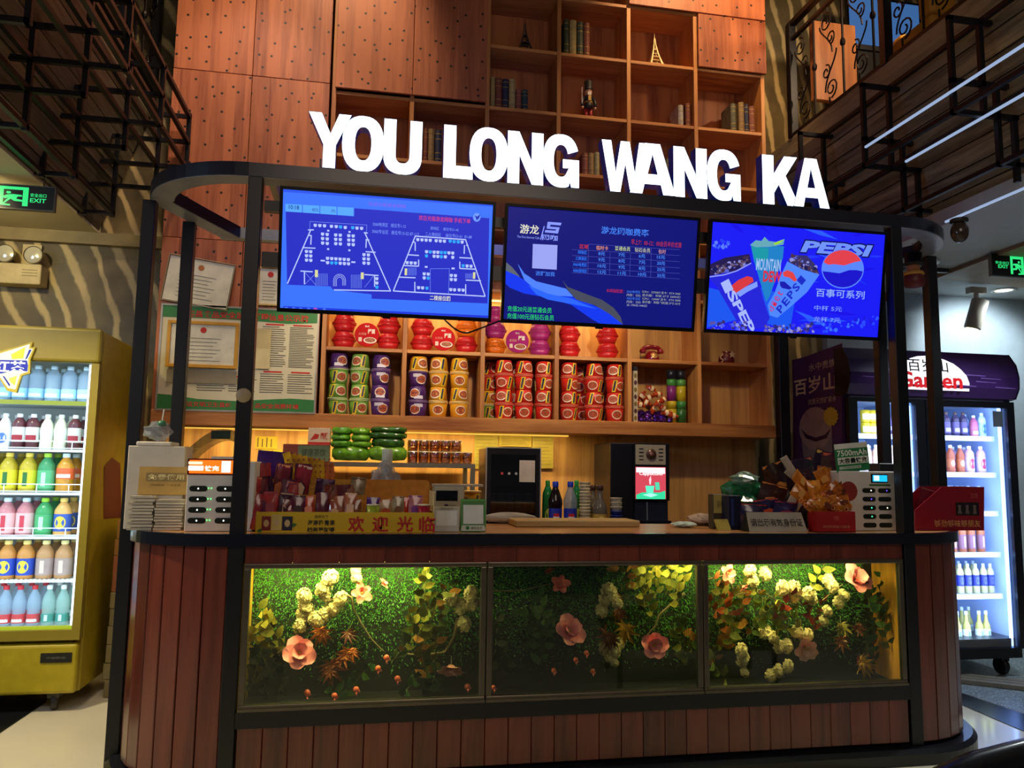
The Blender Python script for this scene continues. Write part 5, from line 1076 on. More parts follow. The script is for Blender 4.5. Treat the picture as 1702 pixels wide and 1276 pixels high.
# ---- noodle bowls in the row above
BR0, BR1, BH = 0.06, 0.085, 0.058; _BW = {}
BWC = {'red': ('#c01c20', 'red'), 'orange': ('#d86a14', 'orange'), 'magenta': ('#a02470', 'magenta')}
def bowl_meshes(c):
    if c not in _BW:
        m = mat(BWC[c][0], 0.35, var=0.06)
        _BW[c] = (MB().lathe([(BR0*0.9, 0), (BR0, 0.003), (BR1-0.006, BH-0.008)], 22).mesh('bowl', [m], True), MB().lathe([(BR1-0.006, BH-0.008), (BR1, BH-0.006), (BR1, BH-0.001), (BR1-0.004, BH)], 22, cap=False).mesh('rim', [mat(BWC[c][0], 0.25)], True), MB().lathe([(BR1-0.004, BH), (0, BH+0.0005)], 22, cap=False).mesh('lid', [mat(BWC[c][0], 0.7, spec=0.1)], True))
    return _BW[c]
def bowl_stack(px, cols, where):
    x = at(px, 555, Y=2.05).x; nm = 'lowest second third fourth fifth sixth seventh'.split()
    for i, c in enumerate(reversed(cols.split())):
        inv = i % 2 == 1; t = thing('noodle_bowl', '%s %s noodle bowl, %s of its stack, %s' % (BWC[c][1], 'upside-down' if inv else 'upright', nm[i], where), 'noodle bowl', (x, 2.05, 2.1995+i*(BH+0.0008)+(BH if inv else 0)), 0, 'noodle bowls above the cup noodles')
        if inv: t.rotation_euler = (0, PI, 0)
        me = bowl_meshes(c); put('bowl', me[0], t); put('rim', me[1], t); put('lid', me[2], t)
WH = mat('#e8e0d0', 0.4)
def face_bowl(px, py, c, label, Y=1.99):
    p = at(px, py, Y=Y); t = thing('noodle_bowl', label, 'noodle bowl', (p.x, Y, p.z), 0, 'noodle bowls above the cup noodles'); t.location.z = max(p.z, 2.2+BR1+0.0005) if py > 540 else p.z
    me = bowl_meshes(c); T = (PI/2, 0, 0)
    put('bowl', me[0], t, (0, BH, 0), T); put('rim', me[1], t, (0, BH, 0), T); l = put('lid', me[2], t, (0, BH, 0), T)
    s = -0.0008
    def on(name, pts, m, y): return MB().poly([(x, y, z) for x, z in pts]).obj(name, m, t)
    on('dish_print', [(0.022+0.045*math.cos(a), -0.040+0.022*math.sin(a)) for a in [2*PI*i/16 for i in range(16)]], WH, s-0.001); on('noodle_print', [(0.022+0.038*math.cos(a), -0.038+0.017*math.sin(a)) for a in [2*PI*i/16 for i in range(16)]], mat('#a0582c', 0.5, var=0.6, ns=110), s-0.002)
    text('拌面', WH, t, 0.005, 0.055, 0.008, 0.042, s-0.001, 0.03); text('韩式', WH, t, -0.015, 0.015, 0.052, 0.066, s-0.001, 0.02)
    text('火鸡味' if c != 'magenta' else '番茄味', mat('#d89a80', 0.5), t, -0.06, -0.005, -0.005, 0.014, s-0.001); on('mark', [(-0.058, -0.05), (-0.035, -0.05), (-0.035, -0.02), (-0.058, -0.02)], mat('#d8c0b0', 0.5), s-0.001)
bowl_stack(572, 'red red red red red red', 'beside the notice board'); bowl_stack(646, 'red red red red red red', 'near the first upright'); bowl_stack(702, 'red red red red', 'right of the first upright'); bowl_stack(775, 'orange orange orange orange red red', 'topped with orange bowls'); bowl_stack(823, 'magenta magenta magenta magenta orange orange', 'below the screen gap'); bowl_stack(897, 'magenta magenta magenta magenta magenta', 'of magenta bowls only'); bowl_stack(946, 'red red red red red', 'beside the lit empty back board'); bowl_stack(1009, 'red red red red red', 'next to the red telephone cell')
face_bowl(610, 556, 'red', 'red noodle bowl on its side showing a printed lid near the notice board'); face_bowl(737, 563, 'red', 'red noodle bowl on its side showing a printed lid between red and orange stacks'); face_bowl(860, 567, 'magenta', 'magenta noodle bowl on its side showing a printed lid')
# ---- red telephone
p = at(1083, 583, Y=2.06); tp = thing('telephone', 'glossy dark red retro telephone on the shelf beside the red bowls', 'telephone', (p.x, 2.06, 2.1995)); TR = mat('#7a0e18', 0.15, coat=0.5)
MB().lathe([(0.058, 0), (0.062, 0.01), (0.045, 0.055), (0.032, 0.075), (0.0, 0.078)], 18).obj('body', TR, tp, True); MB().tube([(-0.075, 0, 0.085), (-0.05, 0, 0.105), (0, 0, 0.112), (0.05, 0, 0.105), (0.075, 0, 0.085)], 0.018, 10).obj('handset', TR, tp, True)
for s_ in (-1, 1): MB().lathe([(0.0, -0.03), (0.024, -0.03), (0.027, -0.012), (0.018, 0.006), (0.0, 0.008)], 12, c=(s_*0.07, 0, 0.092)).obj('ear_cup', TR, tp, True)
MB().lathe([(0.0, 0.004), (0.026, 0.004), (0.028, 0.0)], 16, cap=False).obj('dial', mat('#c89a60', 0.3, 0.5), tp, True, (0, -0.052, 0.04), (PI/2-0.5, 0, 0)); MB().tube([(-0.085, 0.0, 0.07), (-0.095, -0.01, 0.03), (-0.085, -0.02, 0.004)], 0.003, 5).obj('cord', BLACK, tp)
p = at(1207, 590, Y=2.06); bx = thing('gift_box', 'small dark red gift bag with a gold star clasp on the shelf', 'gift box', (p.x, 2.06, 2.1995)); MB().lathe([(0.05, 0), (0.062, 0.02), (0.058, 0.06), (0.03, 0.085), (0.034, 0.1)], 10).obj('bag', mat('#5a1018', 0.4), bx, True)
MB().prism([(0.02+0.03*(1 if i % 2 == 0 else 0.42)*math.sin(2*PI*i/10), -0.062, 0.07+0.03*(1 if i % 2 == 0 else 0.42)*math.cos(2*PI*i/10)) for i in range(10)], (0, 0.006, 0)).obj('star', mat('#d8b890', 0.3, 0.4), bx); MB().tube([(-0.06+0.012*math.sin(i), -0.045, 0.01+i*0.008) for i in range(10)], 0.005, 5).obj('ribbon', mat('#c8a880', 0.4), bx)
# ---- lower cell five: candy, sausages, crisp tubes
def pxz(px, py, Y): p = at(px, py, Y=Y); return p.x, p.z
x, z = pxz(1054, 650, 2.03); sc_ = thing('snack_column', 'tall narrow printed snack strip standing at the shelf upright', 'snack', (x, 2.0, 1.7305)); MB().box(-0.016, 0.016, 0.0, 0.03, 0, 0.385).obj('pack', mat('#c8bca0', 0.4), sc_)
for k in range(7): MB().prism([(0.0+0.012*math.cos(a), -0.001, 0.03+k*0.053+0.018*math.sin(a)) for a in [2*PI*i/10 for i in range(10)]], (0, 0.001, 0)).obj('print', mat('#4a2a30' if k % 2 else '#7a6a30', 0.5), sc_)
MB().box(-0.016, 0.016, 0.0, 0.03, 0.385, 0.42).obj('cap', mat('#1a1a20', 0.4), sc_)
TCOL = [('#1a1c24', '#4a9a40', '#8a2a78', '#c8b020', '#c8b020'), ('#1a1c24', '#5aa048', '#d0b820', '#3a8a40', '#2a6a30')]
for k, (px, cs) in enumerate(zip((1116, 1132), TCOL)):
    x, z = pxz(px, 650, 2.05); t = thing('crisp_tube', 'tall banded crisp tube, %s one of the pair behind the sausage packs' % ('purple and yellow' if k == 0 else 'green and yellow'), 'crisp tube', (x, 2.05, 1.7305), 0, 'crisp tubes'); hh = (0.07, 0.05, 0.115, 0.06, 0.11)
    zz = 0.0
    for c, h in zip(reversed(cs), reversed(hh)): MB().lathe([(0.036, zz), (0.036, zz+h-0.003), (0.034, zz+h-0.002), (0.034, zz+h)], 16).obj('lid' if c == '#1a1c24' else 'band', mat(c, 0.35), t, True); zz += h
rs = random.Random(5)
ORG = mat('#b84018', 0.2, var=0.25, ns=60, coat=0.5)
def sausage_mesh():
    b = MB(); b.lathe([(0.004, -0.045), (0.014, -0.038), (0.007, -0.030), (0.02, -0.018), (0.023, 0), (0.02, 0.018), (0.007, 0.030), (0.014, 0.038), (0.004, 0.045)], 8); return b.mesh('sausage_pack', [ORG], False)
sm = sausage_mesh(); lbm = cpatch(MB(), 0.0242, 0.0242, -0.012, 0.012, -150, -30, 5).mesh('label', [mat('#e8d0a0', 0.4)], True)
for (px, py) in [(1084, 645), (1069, 657), (1078, 668), (1094, 655), (1100, 665), (1066, 672), (1088, 680), (1100, 678), (1108, 686), (1118, 691), (1082, 660), (1093, 670)]:
    x, z = pxz(px, py, 2.02); t = thing('sausage_pack', 'orange wrapped sausage sweet in the heap on purple foil sweets', 'sweet', (x, 2.02+rs.uniform(-0.02, 0.05), z), 0, 'orange sweets in the heap', rot=(rs.uniform(-0.3, 0.3), rs.uniform(0.6, 2.2), rs.uniform(-0.4, 0.4))); put('wrapper', sm, t); put('label', lbm, t)
FOIL = mat('#5a2a8a', 0.18, 0.6, var=0.4, ns=50)
def foil_mesh(seed):
    r = random.Random(seed); b = MB(); b.ball((0, 0, 0), 0.022, 7, 5); b.v = [(x*r.uniform(0.7, 1.25), y*r.uniform(0.7, 1.2), z*r.uniform(0.6, 1.2)) for x, y, z in b.v]; return b.mesh('foil', [FOIL])
fm_ = [foil_mesh(i) for i in range(4)]; fan = MB().add([(0, 0, 0), (0.03, 0.006, 0.01), (0.032, -0.006, 0), (0.028, 0.004, -0.01)], [(0, 1, 2), (0, 2, 3)]).mesh('twist', [FOIL])
for k in range(26):
    i, j = k % 9, k // 9; x, z = pxz(1062+i*7.2, 693-j*8, 2.0); t = thing('foil_sweet', 'purple foil wrapped sweet heaped at the foot of the shelf cell', 'sweet', (x+rs.uniform(-0.01, 0.01), 2.0+j*0.03+rs.uniform(0, 0.04), 1.752+j*0.028), rs.uniform(0, 6), 'purple foil sweets'); put('foil', fm_[k % 4], t); put('twist', fan, t)
# ================================================================ notice board, framed papers
nb = thing('notice_board', 'large green and white printed public notice board beside the noodle shelf', 'notice board')
x0, x1, z0, z1 = bb(266, 513, 525, 682, 1.94)
ALU = mat('#b8b4a8', 0.35, 0.6); PAP = mat('#cfc8a8', 0.55, var=0.03); GRB = mat('#2f7a3c', 0.5); REDT = mat('#c02018', 0.5); INK = mat('#5a5648', 0.7)
MB().box(x0, x1, 1.935, 1.947, z0, z1).obj('board', PAP, nb)
for bx in ((x0-0.012, x1+0.012, z0-0.012, z0), (x0-0.012, x1+0.012, z1, z1+0.012), (x0-0.012, x0, z0, z1), (x1, x1+0.012, z0, z1)): MB().box(bx[0], bx[1], 1.93, 1.948, bx[2], bx[3]).obj('frame_bar', ALU, nb)
w_, h_ = x1-x0, z1-z0; yf_ = 1.9335
def nbp(pts, m, nm='print', dy=0): return MB().poly([(x0+u*w_, yf_-dy, z0+v*h_) for u, v in pts]).obj(nm, m, nb)
nbp([(0, .885), (.3, .89), (.6, .885), (.8, .87), (1, .89), (1, 1), (0, 1)], GRB); nbp([(0, 0), (1, 0), (1, .12), (.85, .13), (.7, .115), (.5, .09), (.25, .10), (.1, .13), (0, .14)], GRB)
text('隆尧县食品安全监督管理信息公示牌', REDT, nb, x0+0.10*w_, x0+0.94*w_, z0+0.895*h_, z0+0.965*h_, yf_-0.001, 0.02); text('建设文明卫生县城  打造食品安全消费环境', REDT, nb, x0+0.14*w_, x0+0.9*w_, z0+0.025*h_, z0+0.075*h_, yf_-0.001, 0.015)
for k, (u0, u1, v0, v1, n) in enumerate(((.64, .80, .42, .83, 19), (.82, .985, .42, .83, 24), (.64, .80, .16, .36, 9), (.82, .985, .16, .36, 9), (.24, .42, .16, .3, 6), (.44, .62, .16, .3, 6))):
    b = MB()
    for i in range(n):
        v = v1-(v1-v0)*i/n; e = u1-(u1-u0)*rs.choice((0, 0, .05, .1, .3)); b.poly([(x0+u0*w_, yf_, z0+v*h_), (x0+e*w_, yf_, z0+v*h_), (x0+e*w_, yf_, z0+(v+.0075)*h_), (x0+u0*w_, yf_, z0+(v+.0075)*h_)])
    o = b.obj('text_lines', INK, nb); o['kind'] = 'stuff'; nbp([(u0+.02, v1+.02), (u1-.02, v1+.02), (u1-.02, v1+.035), (u0+.02, v1+.035)], REDT)
# framed certificate hanging over the board
def cert(px, Y, label, frame, fcol, tilt=0.0, extra=None):
    x0, x1, z0, z1 = bb(*px, Y); w, h = (x1-x0)/2, (z1-z0)/2; t = thing('framed_certificate', label, 'certificate', ((x0+x1)/2, Y, (z0+z1)/2), 0, None, rot=(0, tilt, 0)); fm = mat(fcol, 0.4, var=0.1)
    MB().box(-w+0.01, w-0.01, 0.0, 0.006, -h+0.01, h-0.01).obj('sheet', mat('#d8d4bc', 0.6), t)
    if frame:
        for bx in ((-w, w, -h, -h+frame), (-w, w, h-frame, h), (-w, -w+frame, -h+frame, h-frame), (w-frame, w, -h+frame, h-frame)): bevel(MB().box(bx[0], bx[1], -0.008, 0.01, bx[2], bx[3]).obj('frame_bar', fm, t), 0.002, 1)
    b = MB()
    for i in range(7):
        z = h*0.25-i*h*0.16; b.poly([(-w*0.6, -0.0012, z), (w*(0.5-0.1*(i % 3)), -0.0012, z), (w*(0.5-0.1*(i % 3)), -0.0012, z+0.003), (-w*0.6, -0.0012, z+0.003)])
    o = b.obj('text_lines', INK, t); o['kind'] = 'stuff'
    MB().prism([(0.0+0.02*math.cos(2*PI*i/10), -0.0015, h*0.62+0.02*math.sin(2*PI*i/10)) for i in range(10)], (0, 0.001, 0)).obj('seal', REDT if not extra else mat(extra, 0.5), t)
    return t
cert((277, 534, 396, 611), 1.915, 'gold framed licence certificate hanging on the green notice board', 0.022, '#c8942c')
cert((273, 430, 386, 508), 1.93, 'tilted curling certificate sheet hanging above the notice board', 0.006, '#9a9070', 0.13, '#b06a30'); cert((428, 444, 470, 508), 1.93, 'pale gold framed sheet half hidden behind the seating plan screen', 0.012, '#c8b070')
x0, x1, z0, z1 = bb(424, 545, 449, 612, 1.9); pp = thing('folded_paper', 'creased beige paper taped on the notice board', 'paper', ((x0+x1)/2, 1.922, (z0+z1)/2)); w, h = (x1-x0)/2, (z1-z0)/2
MB().box(-w, w, 0, 0.003, 0.0005, h).obj('upper_leaf', mat('#b8a878', 0.7), pp); MB().box(-w, w, -0.002, 0.001, -h, 0.0).obj('lower_leaf', mat('#c4b688', 0.7), pp)
x0, x1, z0, z1 = bb(275, 614, 392, 636, 1.9); tag(MB().box(x0, x1, 1.925, 1.931, z0, z1).obj('tape_strip', mat('#8a8068', 0.4)), 'grey tape strip stuck below the gold framed certificate', 'tape')
# ================================================================ goods on and behind the counter
CZ = 1.0802
BKZ = 0.9605
rg = random.Random(21)
def carton(name, px, Y, dep, col, label, cat, z0=None, rz=0.0, var=0.06, rough=0.5, group=None):
    x0, x1, zb, zt = bb(*px, Y); zb = zb if z0 is None else z0
    t = thing(name, label, cat, ((x0+x1)/2, Y, zb), rz, group); w = (x1-x0)/2
    o = MB().box(-w, w, 0, dep, 0, zt-zb).obj('box', mat(col, rough, var=var), t); bevel(o, 0.003, 1); return t, w, zt-zb
def pr(t, pts, m, y=-0.001, name='print'): return MB().poly([(x, y, z) for x, z in pts]).obj(name, m, t)
def rect(t, x0, x1, z0, z1, m, y=-0.001, name='print'): return pr(t, [(x0, z0), (x1, z0), (x1, z1), (x0, z1)], m, y, name)
def slotm(w, h): 
    n = 6; r = h/2; return [(w/2-r+r*math.cos(-PI/2+PI*i/n), r*math.sin(-PI/2+PI*i/n)) for i in range(n+1)]+[(-w/2+r+r*math.cos(PI/2+PI*i/n), r*math.sin(PI/2+PI*i/n)) for i in range(n+1)]
WB = mat('#cfc9bc', 0.35, var=0.03); SL = mat('#20241f', 0.3); LEDG = glow('#6cff8a', 2.0)
# white paper cabinet with a card and two paper piles
t, w, h = carton('paper_cabinet', (209, 741, 304, 880), 0.27, 0.16, '#c9c0ae', 'tall cream paper cabinet on the curved left end of the counter', 'cabinet', CZ)
bevel(MB().box(-w+0.03, w-0.06, 0.0, 0.15, h, h+0.02).obj('lid', mat('#d4ccbb', 0.4), t), 0.006, 2)
CABT = CZ+h+0.0205
cd_ = thing('tan_card', 'tan printed card leaning on the cream paper cabinet', 'card', tuple(at(272, 822, Y=0.262)), 0, None, rot=(-0.06, 0, 0)); MB().box(-0.11, 0.12, 0, 0.003, 0, 0.125).obj('card', mat('#b8934a', 0.6), cd_); rect(cd_, -0.08, 0.09, 0.06, 0.098, mat('#8a7440', 0.6)); text('免费使用', mat('#d8c48a', 0.6), cd_, -0.072, 0.082, 0.066, 0.092, -0.002, 0.02); text('扫码取纸  一次五张', mat('#4a3c20', 0.6), cd_, -0.06, 0.07, 0.038, 0.048, -0.0015)
for k, (px0, px1, py) in enumerate(((213, 254, 823), (257, 303, 829))):
    x0, x1, zb, zt = bb(px0, py, px1, 882, 0.2); t2 = thing('paper_pile', 'fanned pile of %s in front of the cream cabinet' % ('folded white tissues' if k == 0 else 'printed white slips'), 'paper pile', ((x0+x1)/2, 0.2, CZ))
    hh = zt-CZ; n = 11
    for i in range(n):
        sx, sy = rg.uniform(-0.004, 0.004), rg.uniform(-0.003, 0.003); MB().box(-(x1-x0)/2+sx, (x1-x0)/2+sx, sy, 0.055+sy, hh*i/n+0.0004, hh*(i+0.8)/n).obj('slip', mat('#cfc4a8' if i % 2 else '#b9ae94', 0.7), t2, False, (0, 0, 0), (0, 0, 0))
# ---- power bank rental stations
def station(px, Y, label, cols, rows, slw, x_in, z_top, z_step, scr, leds):
    t, w, h = carton('charging_station', px, Y, 0.2, '#d2ccc0', label, 'charging station', CZ)
    MB().box(scr[0], scr[1], -0.004, 0.001, scr[2], scr[3]).obj('screen_bezel', mat('#5a1410' if scr[4] == 'o' else '#1a1c20', 0.3), t); p = rect(t, scr[0]+0.008, scr[1]-0.004, scr[2]+0.006, scr[3]-0.006, glow('#ff6a14' if scr[4] == 'o' else '#18a8ec', 1.6), -0.005, 'screen')
    i = 0
    for r in range(rows):
        for c in range(cols):
            sx = x_in[c]; sz = z_top-r*z_step
            s = MB().prism([(x+sx, -0.003, z+sz) for x, z in reversed(slotm(slw, 0.024))], (0, 0.004, 0)).obj('slot', SL, t)
            L = leds[i % len(leds)]; i += 1
            if L: MB().lathe([(0.0, 0.0), (0.0035, 0.0)], 10, cap=False).obj('indicator', glow(L, 3.0), s, False, (sx+0.012*(1 if cols == 2 and scr[4] != 'o' else 0), -0.0036, sz), (PI/2, 0, 0))
    return t, w, h
t, w, h = station((309, 766, 422, 884), 0.13, 'white charging station with orange screen beside the left front post', 2, 4, 0.075, (-0.092, 0.02), 0.185, 0.046, (-0.142, 0.055, 0.245, 0.315, 'o'), ['#e8fff0'])
text('快充', glow('#fff4e0', 2.0), t, -0.07, -0.01, 0.262, 0.285, -0.006, 0.03); rect(t, -0.138, -0.08, 0.29, 0.302, glow('#ffd8b0', 1.6), -0.006); rect(t, -0.138, -0.075, 0.263, 0.284, glow('#fff0e0', 1.8), -0.006); rect(t, 0.0, 0.038, 0.256, 0.306, glow('#d8f0ff', 1.5), -0.006, 'blank_panel')
for r in range(4):
    for s_ in (-0.052, -0.040): MB().lathe([(0.0, 0.0), (0.003, 0.0)], 8, cap=False).obj('indicator', LEDG, t, False, (s_+0.002, -0.004, 0.187-r*0.046), (PI/2, 0, 0))
MB().box(-0.05, 0.04, 0.02, 0.15, h, h+0.02).obj('top_handle', WB, t)
t, w, h = station((1397, 783, 1494, 886), 0.15, 'white charging station with blue screen beside the right front post', 2, 5, 0.074, (-0.005, 0.085), 0.205, 0.044, (0.01, 0.105, 0.245, 0.29, 'b'), ['#fff4d0', '#5a3cff', '#5a3cff', None, '#30e8b0', '#fff4d0', '#30e890', None, None, None])
rect(t, 0.0, 0.12, 0.228, 0.238, mat('#3a6a30', 0.5)); rect(t, 0.025, 0.055, 0.256, 0.282, glow('#c8f0ff', 1.5), -0.0055, 'blank_panel')
bevel(MB().lathe([(0.0, 0.0), (0.05, 0.0), (0.05, 0.002)], 24).obj('red_mark', mat('#8a2a20', 0.5), t, False, (-0.12, -0.0001, 0.2), (PI/2, 0, 0)), 0.0005, 1)
p = at(1422, 783, Y=0.16); gc = thing('price_card', 'green advert card reading 7500mAh standing on the right charging station', 'card', (p.x, 0.16, CZ+h+0.0005), 0, None, rot=(0, -0.10, 0))
MB().box(-0.105, 0.085, 0, 0.004, 0, 0.145).obj('card', mat('#1f7a44', 0.5), gc); rect(gc, -0.105, 0.085, 0.118, 0.145, mat('#d8dcd0', 0.5)); text('7500mAh', mat('#e8f0e0', 0.5), gc, -0.095, 0.075, 0.08, 0.112, -0.002, 0.02); rect(gc, -0.095, 0.08, 0.038, 0.074, mat('#dfe8d8', 0.5)); text('大容量快充', mat('#16181a', 0.5), gc, -0.088, 0.072, 0.042, 0.070, -0.002, 0.025); rect(gc, -0.09, 0.035, 0.014, 0.028, mat('#c8dcc0', 0.5)); text('一天轻松用到晚', mat('#1f5a34', 0.5), gc, -0.085, 0.03, 0.016, 0.026, -0.002)
# ---- plastic cover and crumpled bag behind the left station
x0, x1, z0, z1 = bb(282, 712, 392, 770, 0.5); b = MB(); n = 14
ac = thing('acrylic_visor', 'curved clear acrylic cover behind the orange screen station', 'cover', ((x0+x1)/2, 0.5, CZ)); pts = [((x1-x0)*(-0.5+i/n), (z1-CZ)*(0.55+0.45*math.sin(PI*0.62*i/n))) for i in range(n+1)]
b.prism([(x, 0, z) for x, z in pts]+[(x, 0, z-0.05) for x, z in reversed(pts)], (0, 0.2, 0)); b.obj('shell', glass('#c8d0cc', 0.12), ac); MB().box(pts[10][0]-0.03, pts[10][0]+0.06, -0.004, 0.0, pts[10][1]-0.045, pts[10][1]-0.005).obj('clip', mat('#1c3024', 0.4), ac); MB().box(-0.06, 0.06, 0.05, 0.15, 0, 0.16).obj('pedestal', mat('#b8b0a0', 0.4), ac)
def crumple(name, c, s, m, seed, parent=None, loc=(0, 0, 0), n=10, k=8, am=0.35):
    r = random.Random(seed); b = MB(); b.ball((0, 0, 0), 1.0, n, k); b.v = [(x*s[0]*r.uniform(1-am, 1+am*0.4), y*s[1]*r.uniform(1-am, 1+am*0.4), z*s[2]*r.uniform(1-am, 1+am*0.4)) for x, y, z in b.v]; lo = min(v[2] for v in b.v); b.v = [(x, y, z-lo) for x, y, z in b.v]; return b.obj(name, m, parent, False, loc)
FILM = mat('#9aa0a8', 0.15, alpha=0.5, var=0.3, ns=25, coat=0.5)
p = at(266, 740, Y=0.40); pb = thing('plastic_bag', 'crumpled grey plastic bag with a green lid on the cream cabinet', 'bag', (p.x, 0.35, CABT)); crumple('film', None, (0.07, 0.05, 0.05), FILM, 4, pb); MB().lathe([(0.0, 0), (0.018, 0), (0.02, 0.012), (0.014, 0.022), (0, 0.024)], 12).obj('green_lid', mat('#3a7a5c', 0.4), pb, True, (0.02, -0.02, 0.075)); MB().tube([(0.02, -0.02, 0.095), (0.025, -0.02, 0.15)], 0.003, 6).obj('straw', mat('#d8dcd8', 0.4), pb)
# ================================================================ yellow snack display
sd = thing('snack_display', 'yellow cardboard snack tray with welcome lettering on the counter', 'display stand'); YC = mat('#c8a414', 0.5, var=0.05); BSK = mat('#b8801c', 0.55, var=0.3, ns=80, bump=0.3)
X0, X1 = at(425, 870, Y=0.07).x, at(721, 870, Y=0.07).x; zt = at(570, 851, Y=0.07).z
fp_ = MB().box(X0, X1, 0.068, 0.073, CZ, zt).obj('front_panel', YC, sd)
MB().box(X0, X1, 0.073, 0.42, CZ, CZ+0.006).obj('tray_floor', YC, sd)
for x in (X0, X1-0.004): MB().box(x, x+0.004, 0.073, 0.42, CZ+0.006, zt).obj('side_panel', YC, sd)
xm = at(606, 830, Y=0.25).x; zs = at(500, 822, Y=0.24).z; zs2 = at(500, 796, Y=0.34).z
MB().box(X0+0.01, xm, 0.235, 0.245, CZ+0.006, zs).obj('tier_wall', BSK, sd); MB().box(X0+0.01, xm, 0.345, 0.355, CZ+0.006, zs2).obj('tier_wall', BSK, sd)
zb = at(660, 797, Y=0.33).z; MB().prism([(xm, 0.33, CZ+0.006)]+[(X1-0.02+0.02*math.cos(a), 0.33, z) for a, z in ((0, CZ+0.006), (0, zb-0.03), (PI/4, zb-0.009), (PI/2, zb))]+[(xm, 0.33, zb)], (0, 0.008, 0)).obj('back_panel', mat('#c07a14', 0.5, var=0.15, ns=40), sd); MB().box(X1-0.004, X1, 0.073, 0.338, CZ+0.006, zb-0.05).obj('end_panel', mat('#d8c48a', 0.5), sd)
RD = mat('#b01c18', 0.5); DKT = mat('#1c2418', 0.5)
for k, ch in enumerate('欢迎光临'):
    px = (578, 618, 659, 696)[k]; a, b_ = at(px, 884, Y=0.067), at(px+28, 858, Y=0.067); text(ch, RD, sd, a.x, b_.x, a.z, b_.z, 0.0665, 0.025)
for s_, a_, y0_, y1_ in (('槟榔天下', (523, 546), 856, 861), ('海南椰青果', (511, 557), 864, 873), ('越美更耐嚼', (510, 556), 876, 884)):
    a, b_ = at(a_[0], y1_, Y=0.067), at(a_[1], y0_, Y=0.067); text(s_, DKT, sd, a.x, b_.x, a.z, b_.z, 0.0665, 0.02 if y0_ > 860 else 0)
for px0, px1, py0, c in ((435, 450, 858, '#7a1820'), (451, 468, 855, '#c8b060'), (469, 486, 858, '#1c1c30')):
    x0, x1, z0, z1 = bb(px0, py0, px1, 881, 0.067); o = MB().box(x0, x1, 0.0655, 0.067, z0, z1).obj('pack_print', mat(c, 0.5), sd); MB().prism([((x0+x1)/2+0.012*math.cos(a), 0.0652, (z0+z1)/2+0.016*math.sin(a)) for a in [2*PI*i/10 for i in range(10)]], (0, 0.0003, 0)).obj('pack_mark', mat('#c8a870', 0.5), sd)
for px, py in ((432, 882), (488, 873)):
    p = at(px, py, Y=0.067); MB().poly([(p.x-0.014, 0.0658, p.z), (p.x, 0.0658, p.z-0.008), (p.x+0.014, 0.0658, p.z+0.006), (p.x, 0.0658, p.z+0.010)]).obj('leaf_print', mat('#2a6a28', 0.5), sd)
# ---- pouches
_PM = {}
def pouch_mesh(w, h, t, col, seed=0):
    k = (round(w, 3), round(h, 3), round(t, 3), col, seed)
    if k not in _PM:
        r = random.Random(seed+5); nx, nz = 6, 8; b = MB()
        for sgn in (-1, 1):
            vs = []
            for j in range(nz+1):
                for i in range(nx+1):
                    u, v = i/nx, j/nz; e = (math.sin(PI*u)**0.6)*(math.sin(PI*min(1, max(0, (v-0.07)/0.86)))**0.6 if 0.07 < v < 0.93 else 0)
                    vs.append(((u-0.5)*w*(1-0.10*e)+r.uniform(-1, 1)*0.0008, sgn*t/2*e*(1+r.uniform(-0.35, 0.25))+(r.uniform(-1, 1)*0.0015 if sgn < 0 else 0), v*h))
            fs = []
            for j in range(nz):
                for i in range(nx):
                    q = j*(nx+1)+i; f = (q, q+1, q+nx+2, q+nx+1); fs.append(f if sgn < 0 else f[::-1])
            b.add(vs, fs)
        body = b.mesh('pouch', [mat(col, 0.22, var=0.3, ns=40, coat=0.5)], True)
        _PM[k] = body
    return _PM[k]
def pouch(px, py, Y, w, h, t, col, pcol, label, group, tilt=0.0, lean=0.1, rz=0.0, z=None, name='snack_pouch', cat='snack pouch', mark=None):
    """(px,py) = pixel of the pouch's bottom centre"""
    p = at(px, py, Y=Y); T = thing(name, label, cat, (p.x, Y, p.z if z is None else z), 0, group, rot=(lean, tilt, rz)); b = put('pouch', pouch_mesh(w, h, t, col, rg.randint(0, 3)), T)
    if pcol:
        y = -t*0.56; MB().poly([(-w*0.28, y, h*0.42), (w*0.28, y, h*0.42), (w*0.30, y, h*0.66), (0, y, h*0.72), (-w*0.30, y, h*0.66)]).obj('print', mat(pcol, 0.4), b); MB().box(-w*0.46, w*0.46, -0.0015, 0.0015, h*0.945, h*0.985).obj('seal', mat(pcol, 0.35), b)
    return T
g1 = 'red pouches in the yellow tray'
cols = ['#8a2430', '#5a1c38', '#a83434', '#6a2030', '#3a1838']; PCOL = ('#7a3038', '#c8a890', '#3a1428', None, '#a04a58', '#c87a50', None)
zf = CZ+0.0065
for k in range(7):
    pouch(428+k*11, 850, 0.12, 0.062, 0.165*rg.uniform(0.75, 1.05), 0.02, cols[k % 5], rg.choice(PCOL), 'red foil jelly pouch standing at the front left of the yellow tray', g1, rg.uniform(-0.22, 0.22), -0.08, rg.uniform(-0.4, 0.4), zf)
for k in range(7):
    pouch(430+k*11, 820, 0.19, 0.065, 0.235*rg.uniform(0.85, 1.05), 0.022, cols[(k+2) % 5], rg.choice(PCOL), 'tall red foil pouch in the second row of the yellow tray', g1, rg.uniform(-0.25, 0.25), -0.05, rg.uniform(-0.4, 0.4), zf)
for k in range(6):
    pouch(432+k*13, 800, 0.295, 0.072, 0.295, 0.024, cols[(k+1) % 5] if k else '#3a1858', rg.choice(PCOL), 'tall dark red pouch in the rear row of the yellow tray', g1, rg.uniform(-0.28, 0.28), 0.0, rg.uniform(-0.3, 0.3), zf)
